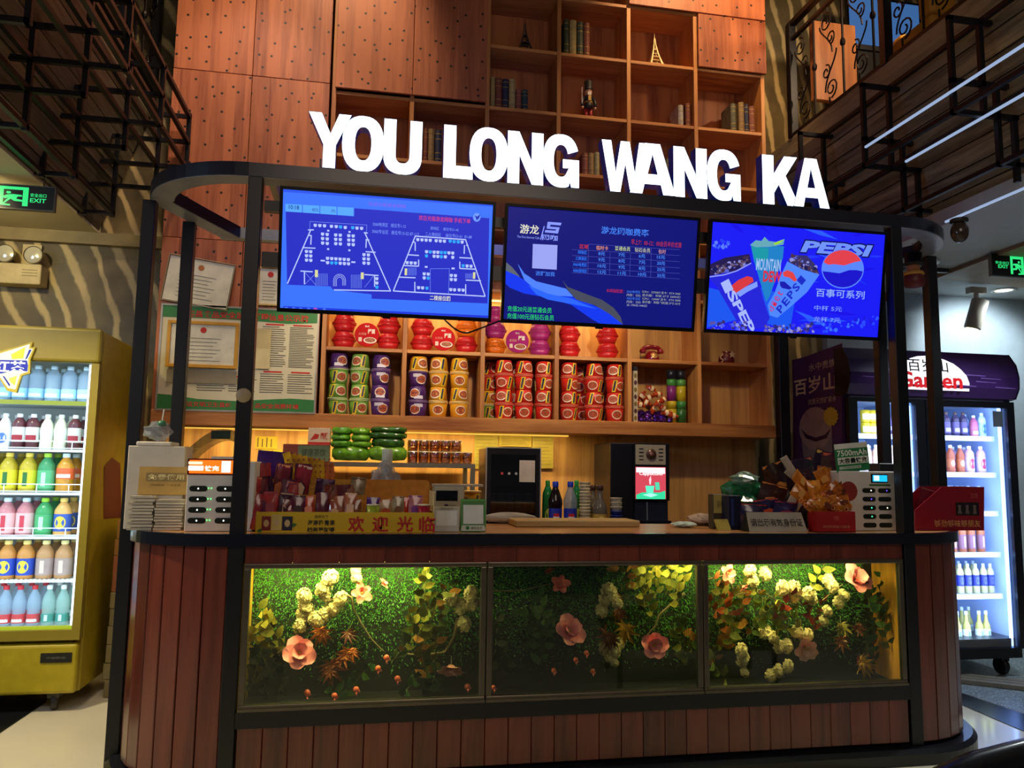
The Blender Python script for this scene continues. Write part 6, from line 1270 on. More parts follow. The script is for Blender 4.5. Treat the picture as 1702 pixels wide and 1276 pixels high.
pouch(450, 775, 0.45, 0.17, 0.36, 0.05, '#3c1a66', None, 'large purple bag standing behind the yellow snack tray', None, 0.08, 0.1, 0, CZ, 'snack_bag', 'snack bag')
for k, (px, c, q, n_) in enumerate(((486, '#33201c', '#b8903c', 'dark brown pouch with gold corner'), (516, '#b03a28', '#e08a70', 'bright red pouch'), (536, '#5a2030', None, 'plum pouch'), (552, '#7c3020', '#c8a078', 'brown red spicy strip pouch'), (566, '#8a4a30', None, 'brown spicy strip pouch'), (580, '#9a5a3c', '#d8b090', 'light brown spicy strip pouch'), (593, '#7a4028', None, 'dark spicy strip pouch'))):
    pouch(px, 850, 0.13, 0.055, 0.135+0.016*(k % 3), 0.022, c, q, n_+' in the front row of the yellow tray', 'front row pouches of the yellow tray', rg.uniform(-0.15, 0.15), -0.1, 0, zf)
for k in range(4):
    pouch(545+k*15, 818, 0.20, 0.06, 0.20, 0.02, ('#6a2a20', '#80402a', '#5c2228', '#8a5030')[k], None, 'reddish spicy strip pouch in the middle row of the yellow tray', 'middle row pouches of the yellow tray', rg.uniform(-0.2, 0.2), 0, 0, zf)
pouch(533, 815, 0.292, 0.085, 0.225, 0.03, '#3c1638', '#8a5a80', 'dark plum pouch leaning on the wicker tier of the yellow tray', None, 0.1, 0, 0, zf); pouch(588, 800, 0.295, 0.07, 0.235, 0.03, '#8a7a5c', '#6a5030', 'pale beige pouch sticking out of the yellow tray', None, 0.1, 0, 0, zf)
for k in range(9):
    p = at(499+k*6.6, 795, Y=0.385); T = thing('candy_strip', 'yellow printed candy strip in the fan standing at the back of the yellow tray', 'candy strip', (p.x, 0.37+0.006*k, zs2-0.10), 0, 'yellow candy strips', rot=(0.0, -0.30+0.028*k, 0)); put('strip', pouch_mesh(0.036, 0.235-0.007*k, 0.008, ('#d8a81c', '#b88414', '#c8961a')[k % 3] if k < 7 else '#c06a30', k % 3), T)
    for j in range(3): MB().poly([(-0.006, -0.0052, 0.13+j*0.03), (0.003, -0.0052, 0.135+j*0.03), (0.004, -0.0052, 0.142+j*0.03), (-0.005, -0.0052, 0.141+j*0.03)]).obj('print', mat('#8a3a18', 0.5), T)
for px, c, q, n_, w_, h_ in ((618, '#46206a', '#8a6ab0', 'shiny purple pouch', 0.06, 0.125), (642, '#a88a60', '#c04a30', 'clear pouch of brown nuts', 0.068, 0.115), (662, '#9a8a68', '#7a5030', 'beige paper pouch', 0.055, 0.13), (690, '#b06a70', '#7a3a90', 'pink pouch with purple top', 0.065, 0.135), (676, '#c03a28', None, 'red wrapped pouch', 0.05, 0.125)):
    pouch(px, 850, 0.16 if px != 676 else 0.2, w_, h_+0.02, 0.03, c, q, n_+' in front of the orange back panel', 'pouches at the orange end of the tray', rg.uniform(-0.06, 0.06), -0.03, 0, zf)
for px, c, n_ in ((620, '#8a9a28', 'lime green'), (705, '#9a1830', 'crimson')):
    x0, x1, z0, z1 = bb(px-13, 837, px+13, 852, 0.1); T = thing('jelly_cup', n_+' jelly cup with a white lid in the yellow tray', 'jelly cup', ((x0+x1)/2, 0.105, zf)); r_ = min((x1-x0)/2, 0.0295); hz = z1-zf; MB().lathe([(r_*0.8, 0), (r_*0.97, hz-0.008)], 16).obj('cup', mat(c, 0.25), T, True); MB().lathe([(r_, hz-0.008), (r_, hz-0.003), (0, hz-0.001)], 16).obj('lid', mat('#d8d0b0', 0.4), T, True)
# ================================================================ payment stands, scale
def stand(px, Y, col, label, fr, foot):
    x0, x1, z0, z1 = bb(*px, Y); w, h = (x1-x0)/2, z1-CZ; t = thing('payment_stand', label, 'stand', ((x0+x1)/2, Y, CZ), 0, None, rot=(-0.12, 0, 0)); m = mat(col, 0.4)
    bevel(MB().box(-w, w, 0, 0.008, 0, h).obj('plate', m, t), 0.003, 1); rect(t, -w*0.8, w*0.8, h*0.24, h*0.82, mat('#d8dcd0', 0.5), -0.0008, 'blank_panel'); MB().prism([(-w*0.6, 0.008, 0.0), (w*0.6, 0.008, 0.0), (w*0.6, 0.05, 0.008), (-w*0.6, 0.05, 0.008)], (0, 0, 0.004)).obj('foot', m, t)
    for bx in ((-w, w, h-0.012, h), (-w, -w+0.006, 0.02, h-0.012), (w-0.006, w, 0.02, h-0.012)): MB().box(bx[0], bx[1], -0.002, 0.0, bx[2], bx[3]).obj('frame_bar', mat(fr, 0.35, 0.4), t)
    return t, w, h
t, w, h = stand((721, 841, 764, 886), 0.10, '#b8b8a8', 'grey framed payment code stand next to the yellow tray', '#a8a488', 0); text('扫码支付', mat('#3a5a40', 0.5), t, -w*0.5, w*0.5, h*0.86, h*0.94, -0.003)
t, w, h = stand((766, 829, 808, 886), 0.10, '#3c7a34', 'green payment code stand beside the sterilizer cabinet', '#4c8a40', 0); rect(t, -w*0.95, w*0.95, h*0.03, h*0.2, mat('#c8ccb8', 0.5), -0.0012); MB().prism([(-w*0.45+0.009*math.cos(a), -0.0016, h*0.12+0.009*math.sin(a)) for a in [2*PI*i/12 for i in range(12)]], (0, 0.0003, 0)).obj('round_logo', mat('#1f7a2a', 0.5), t); text('微信支付', mat('#2a5a28', 0.5), t, -w*0.2, w*0.7, h*0.07, h*0.16, -0.002, 0.01)
x0, x1, z0, z1 = bb(721, 808, 772, 842, 0.26); t = thing('price_scale', 'grey electronic price scale with dark display behind the payment stands', 'scale', ((x0+x1)/2, 0.26, CZ)); w, h = (x1-x0)/2, z1-CZ
bevel(MB().box(-w, w, 0, 0.12, 0, h).obj('body', mat('#b0a68c', 0.45), t), 0.005, 2); MB().box(-w*0.85, w*0.55, -0.002, 0.0, h*0.66, h*0.9).obj('display', mat('#10131c', 0.15), t); MB().box(-w-0.005, w+0.09, 0.0, 0.12, h, h+0.01).obj('tray', mat('#b8b0a0', 0.35, 0.4), t); rect(t, -w*0.3, -w*0.05, h*0.5, h*0.58, mat('#2a2a30', 0.4)); text('收银机', mat('#3a3a3a', 0.5), t, 0, w*0.45, h*0.5, h*0.57, -0.0012)
p = at(779, 826, Y=0.46); cup('yellow', p.x, 0.50, CZ+0.0705, False, 0, 'golden yellow noodle cup standing behind the green payment stand', 'noodle cup on the counter')
o = thing('spice_carton', 'small yellow carton under the noodle cup behind the price scale', 'carton', (p.x, 0.50, CZ)); MB().box(-0.07, 0.07, -0.07, 0.07, 0, 0.07).obj('box', mat('#c88a28', 0.5), o); MB().box(-0.05, 0.05, -0.0708, -0.07, 0.02, 0.05).obj('print', mat('#b03020', 0.5), o)
# ================================================================ sterilizer cabinet
def dz(py, Y, x=900): return at(x, py, Y=Y).z
SY = 1.52
x0, x1, z0, z1 = bb(808, 745, 898, 866, SY); t = thing('glass_cabinet', 'black glass-door sterilizer cabinet on the back counter', 'cabinet', ((x0+x1)/2, SY, BKZ)); w, h = (x1-x0)/2, z1-BKZ
KM = mat('#141218', 0.3); SV = mat('#b0aca4', 0.35, 0.4)
MB().box(-w, -w+0.02, 0.02, 0.36, 0, h).obj('side', KM, t); MB().box(w-0.02, w, 0.02, 0.36, 0, h).obj('side', KM, t); MB().box(-w+0.02, w-0.02, 0.34, 0.36, 0, h).obj('back', mat('#6a6258', 0.4), t); MB().box(-w+0.02, w-0.02, 0.02, 0.34, h-0.02, h).obj('top', KM, t); MB().box(-w+0.02, w-0.02, 0.02, 0.34, 0, 0.03).obj('base', KM, t)
dr_ = MB().box(-w, w, 0.0, 0.02, h-0.04, h).obj('door', KM, t)
for bx in ((-w, -w+0.03, 0.0, h-0.04), (w-0.03, w, 0.0, h-0.04), (-w+0.03, w-0.03, 0.0, 0.06)): MB().box(bx[0], bx[1], 0, 0.02, bx[2], bx[3]).obj('door_bar', KM, dr_)
for bx in ((-w-0.004, -w+0.003, 0, h), (w-0.003, w+0.004, 0, h), (-w, w, h, h+0.006)): MB().box(bx[0], bx[1], -0.004, 0.01, bx[2], bx[3]).obj('silver_trim', SV, dr_)
MB().box(-w+0.03, w-0.03, 0.008, 0.012, 0.06, h-0.04).obj('glass', glass('#c4c4cc', 0.10), dr_)
MB().box(w*0.22, w*0.8, 0.004, 0.006, h*0.60, h*0.86).obj('notice', mat('#c8b8a8', 0.5), dr_); 
for k in range(3): MB().lathe([(0.0, 0), (0.009, 0)], 12, cap=False).obj('knob_mark', mat('#c84848' if k == 0 else '#a8a8a8', 0.4), dr_, False, (-w*0.42+k*w*0.26, 0.0035, h*0.70), (PI/2, 0, 0))
for z in (h*0.26, h*0.56): MB().box(-w+0.022, w-0.022, 0.03, 0.33, z, z+0.004).obj('shelf', mat('#7a7c80', 0.2, 0.6), t)
for k in range(5):
    T = thing('drinking_glass', 'clear tumbler standing inside the sterilizer cabinet', 'glass', ((x0+x1)/2-w*0.7+k*w*0.34, SY+0.1, BKZ+h*0.26+0.0045), 0, 'tumblers in the sterilizer cabinet'); MB().lathe([(0.022, 0), (0.026, 0.002), (0.03, 0.10)], 14).obj('wall', mat('#8a8078', 0.1, alpha=0.35), T, True); MB().lathe([(0.03, 0.10), (0.028, 0.103)], 14, cap=False).obj('rim', mat('#c8c0b8', 0.1), T, True)
tw = thing('white_towel', 'folded white towel on the counter in front of the sterilizer cabinet', 'towel', (at(850, 872, Y=0.6).x, 0.662, CZ)); crumple('cloth', None, (0.15, 0.034, 0.03), mat('#b8b4a6', 0.85, var=0.12), 9, tw, am=0.15)
x0, x1, z0, z1 = bb(858, 865, 1064, 881, 0.4); o = MB().box(x0, x1, 0.40, 0.62, CZ, z1).obj('cutting_board', wood('#9a7c4c', '#c8a86c', 0.5, 'X', 9)); bevel(o, 0.004, 1); tag(o, 'thick pale wooden board lying on the counter in front of the bottles', 'board')
# bottles, cups, syrup
PEP = mat('#1a0e12', 0.12); PEPC = mat('#8a98a0', 0.1, alpha=0.6)
def pepsi(px, liq, label, Y):
    x = at(px, 850, Y=Y).x; h = dz(800, Y, px)-BKZ; t = bottle('cola_bottle', h, 0.047, 'cola', liq, '#1c34b0', '#1c2c9c', (.10, .48), None, label, 'cola bottles behind the board', (x, Y, BKZ)); l = [c for c in t.children if c.name.startswith('label')][0]; z = h*0.31
    for z0, z1, c in ((z+0.004, z+0.024, '#c02030'), (z-0.022, z-0.004, '#1a2890')):
        MB().add(*(lambda q: (q.v, q.f))(cpatch(MB(), 0.0484, 0.0484, z0, z1, -118, -72, 6))).obj('emblem', mat(c, 0.4), l, True)
    MB().add(*(lambda q: (q.v, q.f))(cpatch(MB(), 0.0486, 0.0486, z-0.004, z+0.004, -120, -70, 6))).obj('emblem', mat('#e8e8e8', 0.4), l, True)
    return t
pepsi(923, PEP, 'full dark cola bottle with blue label behind the wooden board', 1.52); pepsi(948, PEPC, 'nearly empty cola bottle with blue label behind the wooden board', 1.5)
for px, y_ in ((910, 1.62), (958, 1.64)): bottle('soda_bottle', dz(798, y_, px)-BKZ, 0.036, 'tall', mat('#1c6a34', 0.12), '#2a8a3c', '#1a5a2c', (.12, .5), ('#c8d040', 'o'), 'green soda bottle %s' % ('beside the sterilizer cabinet' if px < 930 else 'behind the nearly empty cola bottle'), 'green soda bottles', (at(px, 850, Y=y_).x, y_, BKZ))
def cupstack(px, py0, py1, n, r, c, label, Y, lower=None):
    z1 = dz(py0, Y, px); x = at(px, py1, Y=Y).x; t = thing('paper_cup_stack', label, 'cup stack', (x, Y, BKZ)); h = z1-BKZ
    for i in range(n):
        z = h*i/n; MB().lathe([(r*0.86, z), (r, z+h/n*1.0-0.004), (r*1.04, z+h/n-0.003), (r*1.04, z+h/n)], 16).obj('cup', mat(lower if lower and i < n*0.55 else c, 0.5), t, True)
cupstack(972, 801, 862, 16, 0.037, '#cfc4a8', 'tall nested stack of white paper cups beside the syrup bottles', 1.52); cupstack(1024, 827, 862, 8, 0.04, '#c8c0ac', 'short stack of paper cups, white above blue, beside the coffee machine', 1.525, '#1a2c8a')
for k, (px, y_) in enumerate(((997, 1.5), (985, 1.62))):
    h = dz(806, y_, px)-BKZ; bottle('syrup_bottle', h, 0.046, 'slim', mat('#6a6458', 0.12, alpha=0.8), '#3a1c18', '#b8963a', (.06, .40), ('#e0d070', 'o'), 'grey glass syrup bottle with yellow label %s' % ('in front' if k == 0 else 'standing behind its twin'), 'syrup bottles', (at(px, 850, Y=y_).x, y_, BKZ), capw=0.5)
# coffee machine
MY = 1.68; x0, x1, z0, z1 = bb(1016, 736, 1112, 866, MY); t = thing('coffee_machine', 'tall black coffee machine with a glowing red cup picture', 'coffee machine', ((x0+x1)/2, MY, BKZ)); w, h = (x1-x0)/2, z1-BKZ; KD = mat('#0e0f18', 0.3)
def mz(py): return dz(py, MY, 1080)-BKZ
def mx(px): return at(px, 800, Y=MY).x-(x0+x1)/2
bevel(MB().box(-w, w, 0.02, 0.42, 0, h).obj('body', KD, t), 0.008, 2); fpn = bevel(MB().box(mx(1053), w, -0.015, 0.02, mz(832), h).obj('front_panel', KD, t), 0.006, 2)
MB().box(mx(1055), mx(1105), -0.019, -0.015, mz(772), mz(739)).obj('control_plate', mat('#b0a894', 0.35, 0.3), t); MB().lathe([(0, 0.012), (0.034, 0.012), (0.038, 0.0)], 20, cap=False).obj('dial', mat('#5a4034', 0.3, 0.4), t, True, (mx(1081), -0.019, mz(755)), (PI/2, 0, 0)); MB().lathe([(0, 0.014), (0.014, 0.014), (0.016, 0.0)], 16, cap=False).obj('dial_cap', mat('#8a5a48', 0.3), t, True, (mx(1081), -0.020, mz(755)), (PI/2, 0, 0))
for i in range(4):
    for s_ in (-1, 1): MB().box(mx(1081)+s_*0.072-0.016, mx(1081)+s_*0.072+0.016, -0.0205, -0.019, mz(746+i*6)-0.004, mz(746+i*6)+0.004).obj('button', mat('#2a2420', 0.4), t)
MB().box(mx(1055), mx(1105), -0.018, -0.015, mz(829), mz(776)).obj('picture_panel', glow('#d04858', 1.1), t)
def mp_(pts, c, y, s=1.3): me = curve_mesh([[(mx(a), mz(b2)) for a, b2 in pts]]); me.materials.append(glow(c, s)); return put('picture', me, t, (0, y, 0))
mp_([(1056, 777), (1104, 777), (1104, 787), (1056, 785)], '#ffe8ec', -0.0185); mp_([(1056, 829), (1056, 822), (1066, 818), (1095, 818), (1104, 815), (1104, 829)], '#30c890', -0.0185); mp_([(1071, 807), (1086, 807), (1084, 819), (1073, 819)], '#58e0b8', -0.019); mp_([(1087, 801), (1094, 801), (1095, 814), (1088, 814)], '#48c8a0', -0.019); mp_([(1066, 822), (1080, 819), (1092, 822), (1080, 826)], '#a0f0d8', -0.019); mp_([(1078, 805), (1077, 797), (1080, 790), (1081, 797), (1080, 805)], '#ffc8d0', -0.019)
text('Cappuccino', glow('#fff4f4', 1.4), t, mx(1061), mx(1100), mz(791), mz(784), -0.0192, 0.02)
MB().box(mx(1055), mx(1108), 0.0, 0.02, mz(866), mz(834)).obj('cup_bay', mat('#1a2030', 0.3), t); MB().box(mx(1074), mx(1076), -0.006, 0.0, mz(866), mz(834)).obj('spout', mat('#7a8a98', 0.3, 0.5), t); MB().box(mx(1055), mx(1108), -0.08, 0.0, 0.0, mz(864)).obj('drip_tray', KD, t)
# cloth, glove, card
def cl(px, Y, s, c, seed, label, nm, cat): x0, x1, z0, z1 = bb(*px, Y); t = thing(nm, label, cat, ((x0+x1)/2, Y, CZ)); crumple('cloth', None, ((x1-x0)/2, s, (z1-CZ)/2), mat(c, 0.85, var=0.3, ns=30), seed, t, n=16, k=8, am=0.22); return t
cl((1140, 852, 1202, 880), 0.55, 0.10, '#a8907c', 3, 'crumpled beige brown cloth on the wooden worktop', 'dust_cloth', 'cloth'); cl((1116, 866, 1158, 882), 0.4, 0.06, '#b8ccc0', 8, 'white and mint work glove beside the beige cloth', 'work_glove', 'glove')
x0, x1, z0, z1 = bb(1190, 864, 1216, 884, 0.2); t = thing('yellow_booklet', 'small yellow booklet standing before the dark blue box', 'booklet', ((x0+x1)/2, 0.19, CZ), 0, None, rot=(-0.5, 0, 0.2)); MB().box(-0.04, 0.04, 0, 0.008, 0, 0.06).obj('cover', mat('#a8941c', 0.5), t); MB().box(-0.038, 0.041, 0.0015, 0.0065, 0.001, 0.061).obj('pages', PAGE, t)
t, w, h = carton('black_box', (1210, 823, 1233, 878), 0.24, 0.06, '#0c1230', 'upright glossy dark blue box beside the identity card sign', 'box', CZ, 0.15); rect(t, -w*0.6, -w*0.2, h*0.1, h*0.9, mat('#2a3a78', 0.3))
# identity card sign
x0, x1, z0, z1 = bb(1246, 852, 1342, 886, 0.09); t = thing('table_sign', 'grey tent sign asking for a valid identity card on the counter edge', 'sign', ((x0+x1)/2, 0.09, CZ)); w, h = (x1-x0)/2, z1-CZ
bd = MB().prism([(-w, 0, 0), (w, 0, 0), (w*0.96, 0.045, h), (-w*0.96, 0.045, h)], (0, 0.004, 0)).obj('front_face', mat('#9a9482', 0.35), t); MB().prism([(-w, 0.098, 0), (w, 0.098, 0), (w*0.96, 0.053, h), (-w*0.96, 0.053, h)][::-1], (0, 0.004, 0)).obj('back_face', mat('#3a3834', 0.35), t); MB().prism([(-w, 0.004, 0), (-w*0.96, 0.049, h), (-w, 0.096, 0)], (0.003, 0, 0)).obj('end_face', mat('#141416', 0.4), t)
text('请出示有效身份证', mat('#141414', 0.4), bd, -w*0.9, w*0.9, h*0.28, h*0.72, 0.0105, 0.012, rot=(-math.atan2(0.045, h), 0, 0))
# dark snack heap and green bag behind
gb = thing('green_bag', 'knotted green plastic bag with a clear top behind the black box', 'bag', (at(1237, 830, Y=0.45).x, 0.45, CZ)); crumple('bag', None, (0.15, 0.12, 0.13), mat('#1c6038', 0.25, var=0.5, ns=30, coat=0.4), 12, gb, n=16, k=10, am=0.3); crumple('knot', None, (0.09, 0.06, 0.04), mat('#7a9a84', 0.2, alpha=0.75, var=0.3, ns=30, coat=0.4), 13, gb, (-0.02, -0.04, 0.21))
t, w, h = carton('tea_box', (1185, 821, 1207, 866), 0.30, 0.06, '#3c3420', 'small box with a yellow paper label under the green bag', 'box', CZ); rect(t, -w*0.9, w*0.9, h*0.45, h*0.98, mat('#a89a4c', 0.6)); text('茶叶', mat('#3a3418', 0.6), t, -w*0.4, w*0.4, h*0.6, h*0.8, -0.002)
gs = 'dark snack bags heaped behind the sign'
for k, (px, py, Y, w_, h_, c, q, tl, lb) in enumerate(((1250, 852, 0.24, 0.12, 0.10, '#241c40', '#c83430', 0.05, 'black pouch with a red seal'), (1275, 850, 0.25, 0.13, 0.12, '#221e48', '#e05a38', -0.1, 'black pouch with an orange red picture'), (1300, 850, 0.23, 0.13, 0.11, '#2a2250', '#b04068', 0.1, 'black pouch with a plum picture'), (1268, 835, 0.33, 0.13, 0.16, '#3a1c18', '#e08a44', 0.25, 'dark brown pouch with an orange picture'), (1293, 835, 0.35, 0.12, 0.19, '#241c26', '#e8dcc0', 0.5, 'black pouch with a white flap'), (1318, 830, 0.34, 0.13, 0.20, '#38202e', '#c85a44', 0.2, 'dark plum pouch with a red picture'), (1345, 830, 0.36, 0.14, 0.25, '#2a2036', '#d0604c', -0.2, 'tall black pouch with a coral picture'), (1305, 815, 0.42, 0.13, 0.24, '#34201e', '#e09044', -0.3, 'black pouch with an orange corner'), (1370, 820, 0.42, 0.15, 0.27, '#421a2a', '#b04a3c', 0.15, 'tall dark red pouch'), (1330, 800, 0.46, 0.12, 0.29, '#2c2436', '#d8b050', 0.35, 'tall black pouch with a gold picture'))):
    pouch(px, py, Y, w_*1.15, h_*(1.3 if k < 3 else 1.5), 0.045, c, q, lb+' in the heap behind the table sign', gs, tl, 0.1, rg.uniform(-0.3, 0.3), CZ)
for k, (px, py, tl) in enumerate(((1310, 772, 0.9), (1318, 790, 0.6))):
    p = at(px, py, Y=0.30); T = thing('paper_flap', 'white folded paper on the dark snack heap', 'paper', tuple(p), 0, 'white papers on the snack heap', rot=(0.5, tl, 0.2)); MB().box(-0.05, 0.05, 0, 0.002, -0.02, 0.02).obj('sheet', mat('#b8b0a0', 0.6), T); MB().box(-0.05, 0.05, -0.006, -0.004, -0.018, 0.0).obj('fold', mat('#a8a090', 0.6), T)
p = at(1300, 842, Y=0.2); T = thing('gold_bag', 'flat gold foil bag lying behind the table sign', 'snack bag', (at(1280, 848, Y=0.215).x, 0.215, CZ)); crumple('foil', None, (0.13, 0.04, 0.03), mat('#a8862c', 0.2, 0.5, var=0.4, ns=40), 15, T, n=14, am=0.2)
# red carton with orange bags
x0, x1, z0, z1 = bb(1358, 850, 1422, 886, 0.065); t = thing('red_carton', 'open red carton of orange snack bags beside the table sign', 'carton', ((x0+x1)/2, 0.065, CZ)); w, h = (x1-x0)/2, z1-CZ; RC_ = mat('#a01818', 0.45)
for bx in ((-w, w, 0, 0.004, 0, h), (-w, w, 0.076, 0.08, 0, h*1.2), (-w, -w+0.004, 0.004, 0.076, 0, h), (w-0.004, w, 0.004, 0.076, 0, h), (-w, w, 0, 0.08, 0, 0.003)): MB().box(*bx).obj('panel', RC_, t)
text('劲爽好味道1口留香', mat('#c87a60', 0.5), t, -w*0.7, w*0.7, h*0.2, h*0.34, -0.001, 0.01); text('辣', mat('#c85a48', 0.5), t, -0.015, 0.015, h*0.56, h*0.8, -0.001)
for k in range(17):
    px = 1342+(k % 6)*12.5+rg.uniform(-4, 4); row = k // 6; pouch(px, 850-row*18, 0.12+row*0.06, 0.07, 0.085+0.02*row, 0.035, ('#b86a18', '#c87c20', '#a85a14')[k % 3], ('#d8a050', None, '#6a3018')[k % 3], 'orange foil snack bag heaped over the red carton', 'orange snack bags over the red carton', rg.uniform(-1.0, 1.0), rg.uniform(-0.2, 0.3), rg.uniform(-0.4, 0.4), at(px, 850-row*18, Y=0.12+row*0.06).z)
for k in range(9):
    px, py = 1332+k*9+rg.uniform(-3, 3), 832+8*math.sin(k*1.1)+(10 if k > 5 else 0); p = at(px, py, Y=0.10); T = thing('ring_snack', 'orange ring tie hanging over the front of the snack heap', 'ring', tuple(p), 0, 'orange rings on the snack heap', rot=(PI/2+rg.uniform(-.4, .4), rg.uniform(-.4, .4), 0)); MB().tube([(0.010*math.cos(a), 0.010*math.sin(a), 0) for a in [2*PI*i/12 for i in range(12)]], 0.003, 6, closed=True).obj('ring', mat('#d07a38', 0.3), T, True); MB().tube([(0.01, 0, 0), (0.024, 0.006, 0.004)], 0.002, 5).obj('tail', mat('#c06a28', 0.3), T)
p = at(1385, 822, Y=0.09); 
# red display carton on the right corner
P = [(1521, 886), (1636, 886), (1636, 809), (1565, 809), (1521, 848)]
q = [at(a, b2, Y=0.17) for a, b2 in P]; t = thing('red_display_box', 'red snack display box with slanted side on the curved right end of the counter', 'display box', (q[0].x, 0.17, CZ)); 
loop = [(p.x-q[0].x, 0, max(0.0, p.z-CZ)) for p in q]; RB_ = mat('#8a0f22', 0.4)
MB().prism(loop[::-1], (0, 0.006, 0)).obj('front_panel', RB_, t); wv = loop[1][0]; hv = loop[2][2]
MB().prism([(x, 0.16, z) for x, y, z in loop][::-1], (0, 0.005, 0)).obj('back_panel', RB_, t); MB().box(wv-0.005, wv, 0.006, 0.16, 0, hv).obj('end_panel', RB_, t); MB().box(0.0, wv, 0.006, 0.16, 0, 0.004).obj('floor_panel', RB_, t)
text('够劲够味够朋友', mat('#d8a060', 0.5), t, wv*0.28, wv*0.95, hv*0.08, hv*0.24, -0.001, 0.0); rect(t, wv*0.6, wv*0.94, hv*0.34, hv*0.64, mat('#1c1418', 0.4)); 
for k in range(3):
    cx = wv*(0.655+0.11*k); MB().poly([(cx-0.012, -0.0015, hv*0.38), (cx+0.012, -0.0015, hv*0.38), (cx+0.007, -0.0015, hv*0.5), (cx+0.01, -0.0015, hv*0.58), (cx-0.01, -0.0015, hv*0.58), (cx-0.007, -0.0015, hv*0.5)]).obj('figure_print', mat('#6a5a58', 0.5), t)
text('卫龙', mat('#b0554c', 0.5), t, wv*0.82, wv*0.93, hv*0.74, hv*0.86, -0.001, 0.02)
for k in range(4):
    pouch(1531+k*10, 850, 0.20+0.03*k, 0.10, 0.22-0.02*k, 0.02, ('#6a1424', '#7a1828', '#5a1020', '#7c2030')[k], '#a04a50', 'dark red snack bag standing in the slanted red box', 'red snack bags in the slanted box', 0.25, 0.0, 0, CZ+0.0045)
# ================================================================ back wall shelf things
ss = thing('steel_shelf', 'narrow steel shelf rack standing on the back counter', 'shelf rack'); SSM = mat('#a09a8c', 0.3, 0.8)
QY = 1.75
sx0, sx1, _, szt = bb(430, 768, 790, 776, QY); szb = szt-0.03
MB().box(sx0, sx1, QY, 2.2, szb, szt).obj('shelf_board', SSM, ss)
for x in (sx0, sx1-0.03): MB().box(x, x+0.03, QY, QY+0.03, BKZ, szb).obj('leg', SSM, ss); MB().box(x, x+0.03, 2.17, 2.2, BKZ, szb).obj('leg', SSM, ss)
def onshelf(name, px, dep, col, label, cat, Y=1.8): return carton(name, px, Y, dep, col, label, cat, szt+0.0005)
t, w, h = onshelf('tissue_box', (470, 738, 547, 768), 0.2, '#7a3424', 'long red and green printed box on the steel shelf', 'box'); rect(t, -w*0.35, w, 0.001, h*0.92, mat('#5a6a4a', 0.6)); text('健康茶饮', mat('#2a3420', 0.6), t, -w*0.2, w*0.85, h*0.3, h*0.75, -0.002)
t2, w2, h2 = carton('snack_carton', (512, 711, 549, 738), 1.82, 0.14, '#d8c0a0', 'white carton with red chilli print on top of the long box', 'carton', szt+h+0.0012); rect(t2, -w2, w2, 0, h2*0.14, mat('#c83020', 0.5)); pr(t2, [(-w2*0.8, h2*0.25), (-w2*0.1, h2*0.35), (w2*0.0, h2*0.6), (-w2*0.4, h2*0.65)], mat('#c02c1c', 0.5)); text('麻辣', mat('#c02c1c', 0.5), t2, w2*0.1, w2*0.8, h2*0.3, h2*0.75, -0.002, 0.02)
for k, (px, lb) in enumerate((((424, 725, 461, 746), 'yellow paper note stuck on the timber wall above the red box'), ((434, 747, 469, 762), 'second yellow note stuck below the first on the timber wall'))):
    x0, x1, z0, z1 = bb(*px, 2.23); t = thing('paper_note', lb, 'note', ((x0+x1)/2, 2.232, z0)); w, h = (x1-x0)/2, z1-z0; MB().box(-w, w, 0, 0.003, 0, h).obj('sheet', mat('#c8ac28', 0.7), t)
    for i in range(4): rect(t, -w*0.8+i*w*0.4, -w*0.7+i*w*0.4, h*0.15, h*(0.9-0.1*(i % 2)), mat('#5a4a14', 0.7))
# green snack bags
gbn = 'green snack bags piled on the steel shelf'
LAY3 = [(552, 614, 766, 745), (612, 676, 766, 745), (550, 585, 744, 734), (583, 618, 744, 735), (618, 672, 745, 730), (551, 583, 733, 723), (584, 617, 734, 724), (612, 676, 730, 720), (552, 585, 723, 712), (585, 615, 724, 713), (616, 676, 720, 711)]
for k, (a, b2, yb, yt) in enumerate(LAY3):
    Y = 1.86; x0, x1, z0, z1 = bb(a, yt, b2, yb, Y); dark = a > 605 and k > 1
    t = thing('vegetable_bag', '%s crinkled snack bag %s on the steel shelf' % ('dark leafy green' if dark else 'lime green', 'at the foot of the pile' if k < 2 else 'in the pile'), 'snack bag', ((x0+x1)/2, Y, z0), 0, gbn); b = MB(); b.ball((0, 0, 0), 1, 12, 8); r_ = random.Random(k)
    b.v = [((x1-x0)/2*x*q, 0.11*y*q*r_.uniform(0.85, 1), (z1-z0)*0.6*z*q*r_.uniform(0.88, 1.0)+(z1-z0)*0.6) for x, y, z in b.v for q in ((x**6+y**6+z**6)**(-1/6),)]
    b.obj('bag', mat('#33601e' if dark else ('#6aa424', '#7ab030', '#5a9a24')[k % 3], 0.2, var=0.5, ns=28, coat=0.4), t, True)
    MB().poly([(-0.04, -0.088, (z1-z0)*0.3), (0.03, -0.088, (z1-z0)*0.3), (0.04, -0.082, (z1-z0)*0.68), (-0.03, -0.082, (z1-z0)*0.7)]).obj('print', mat('#c86a28' if k % 3 == 0 else '#9ac848', 0.4), t)
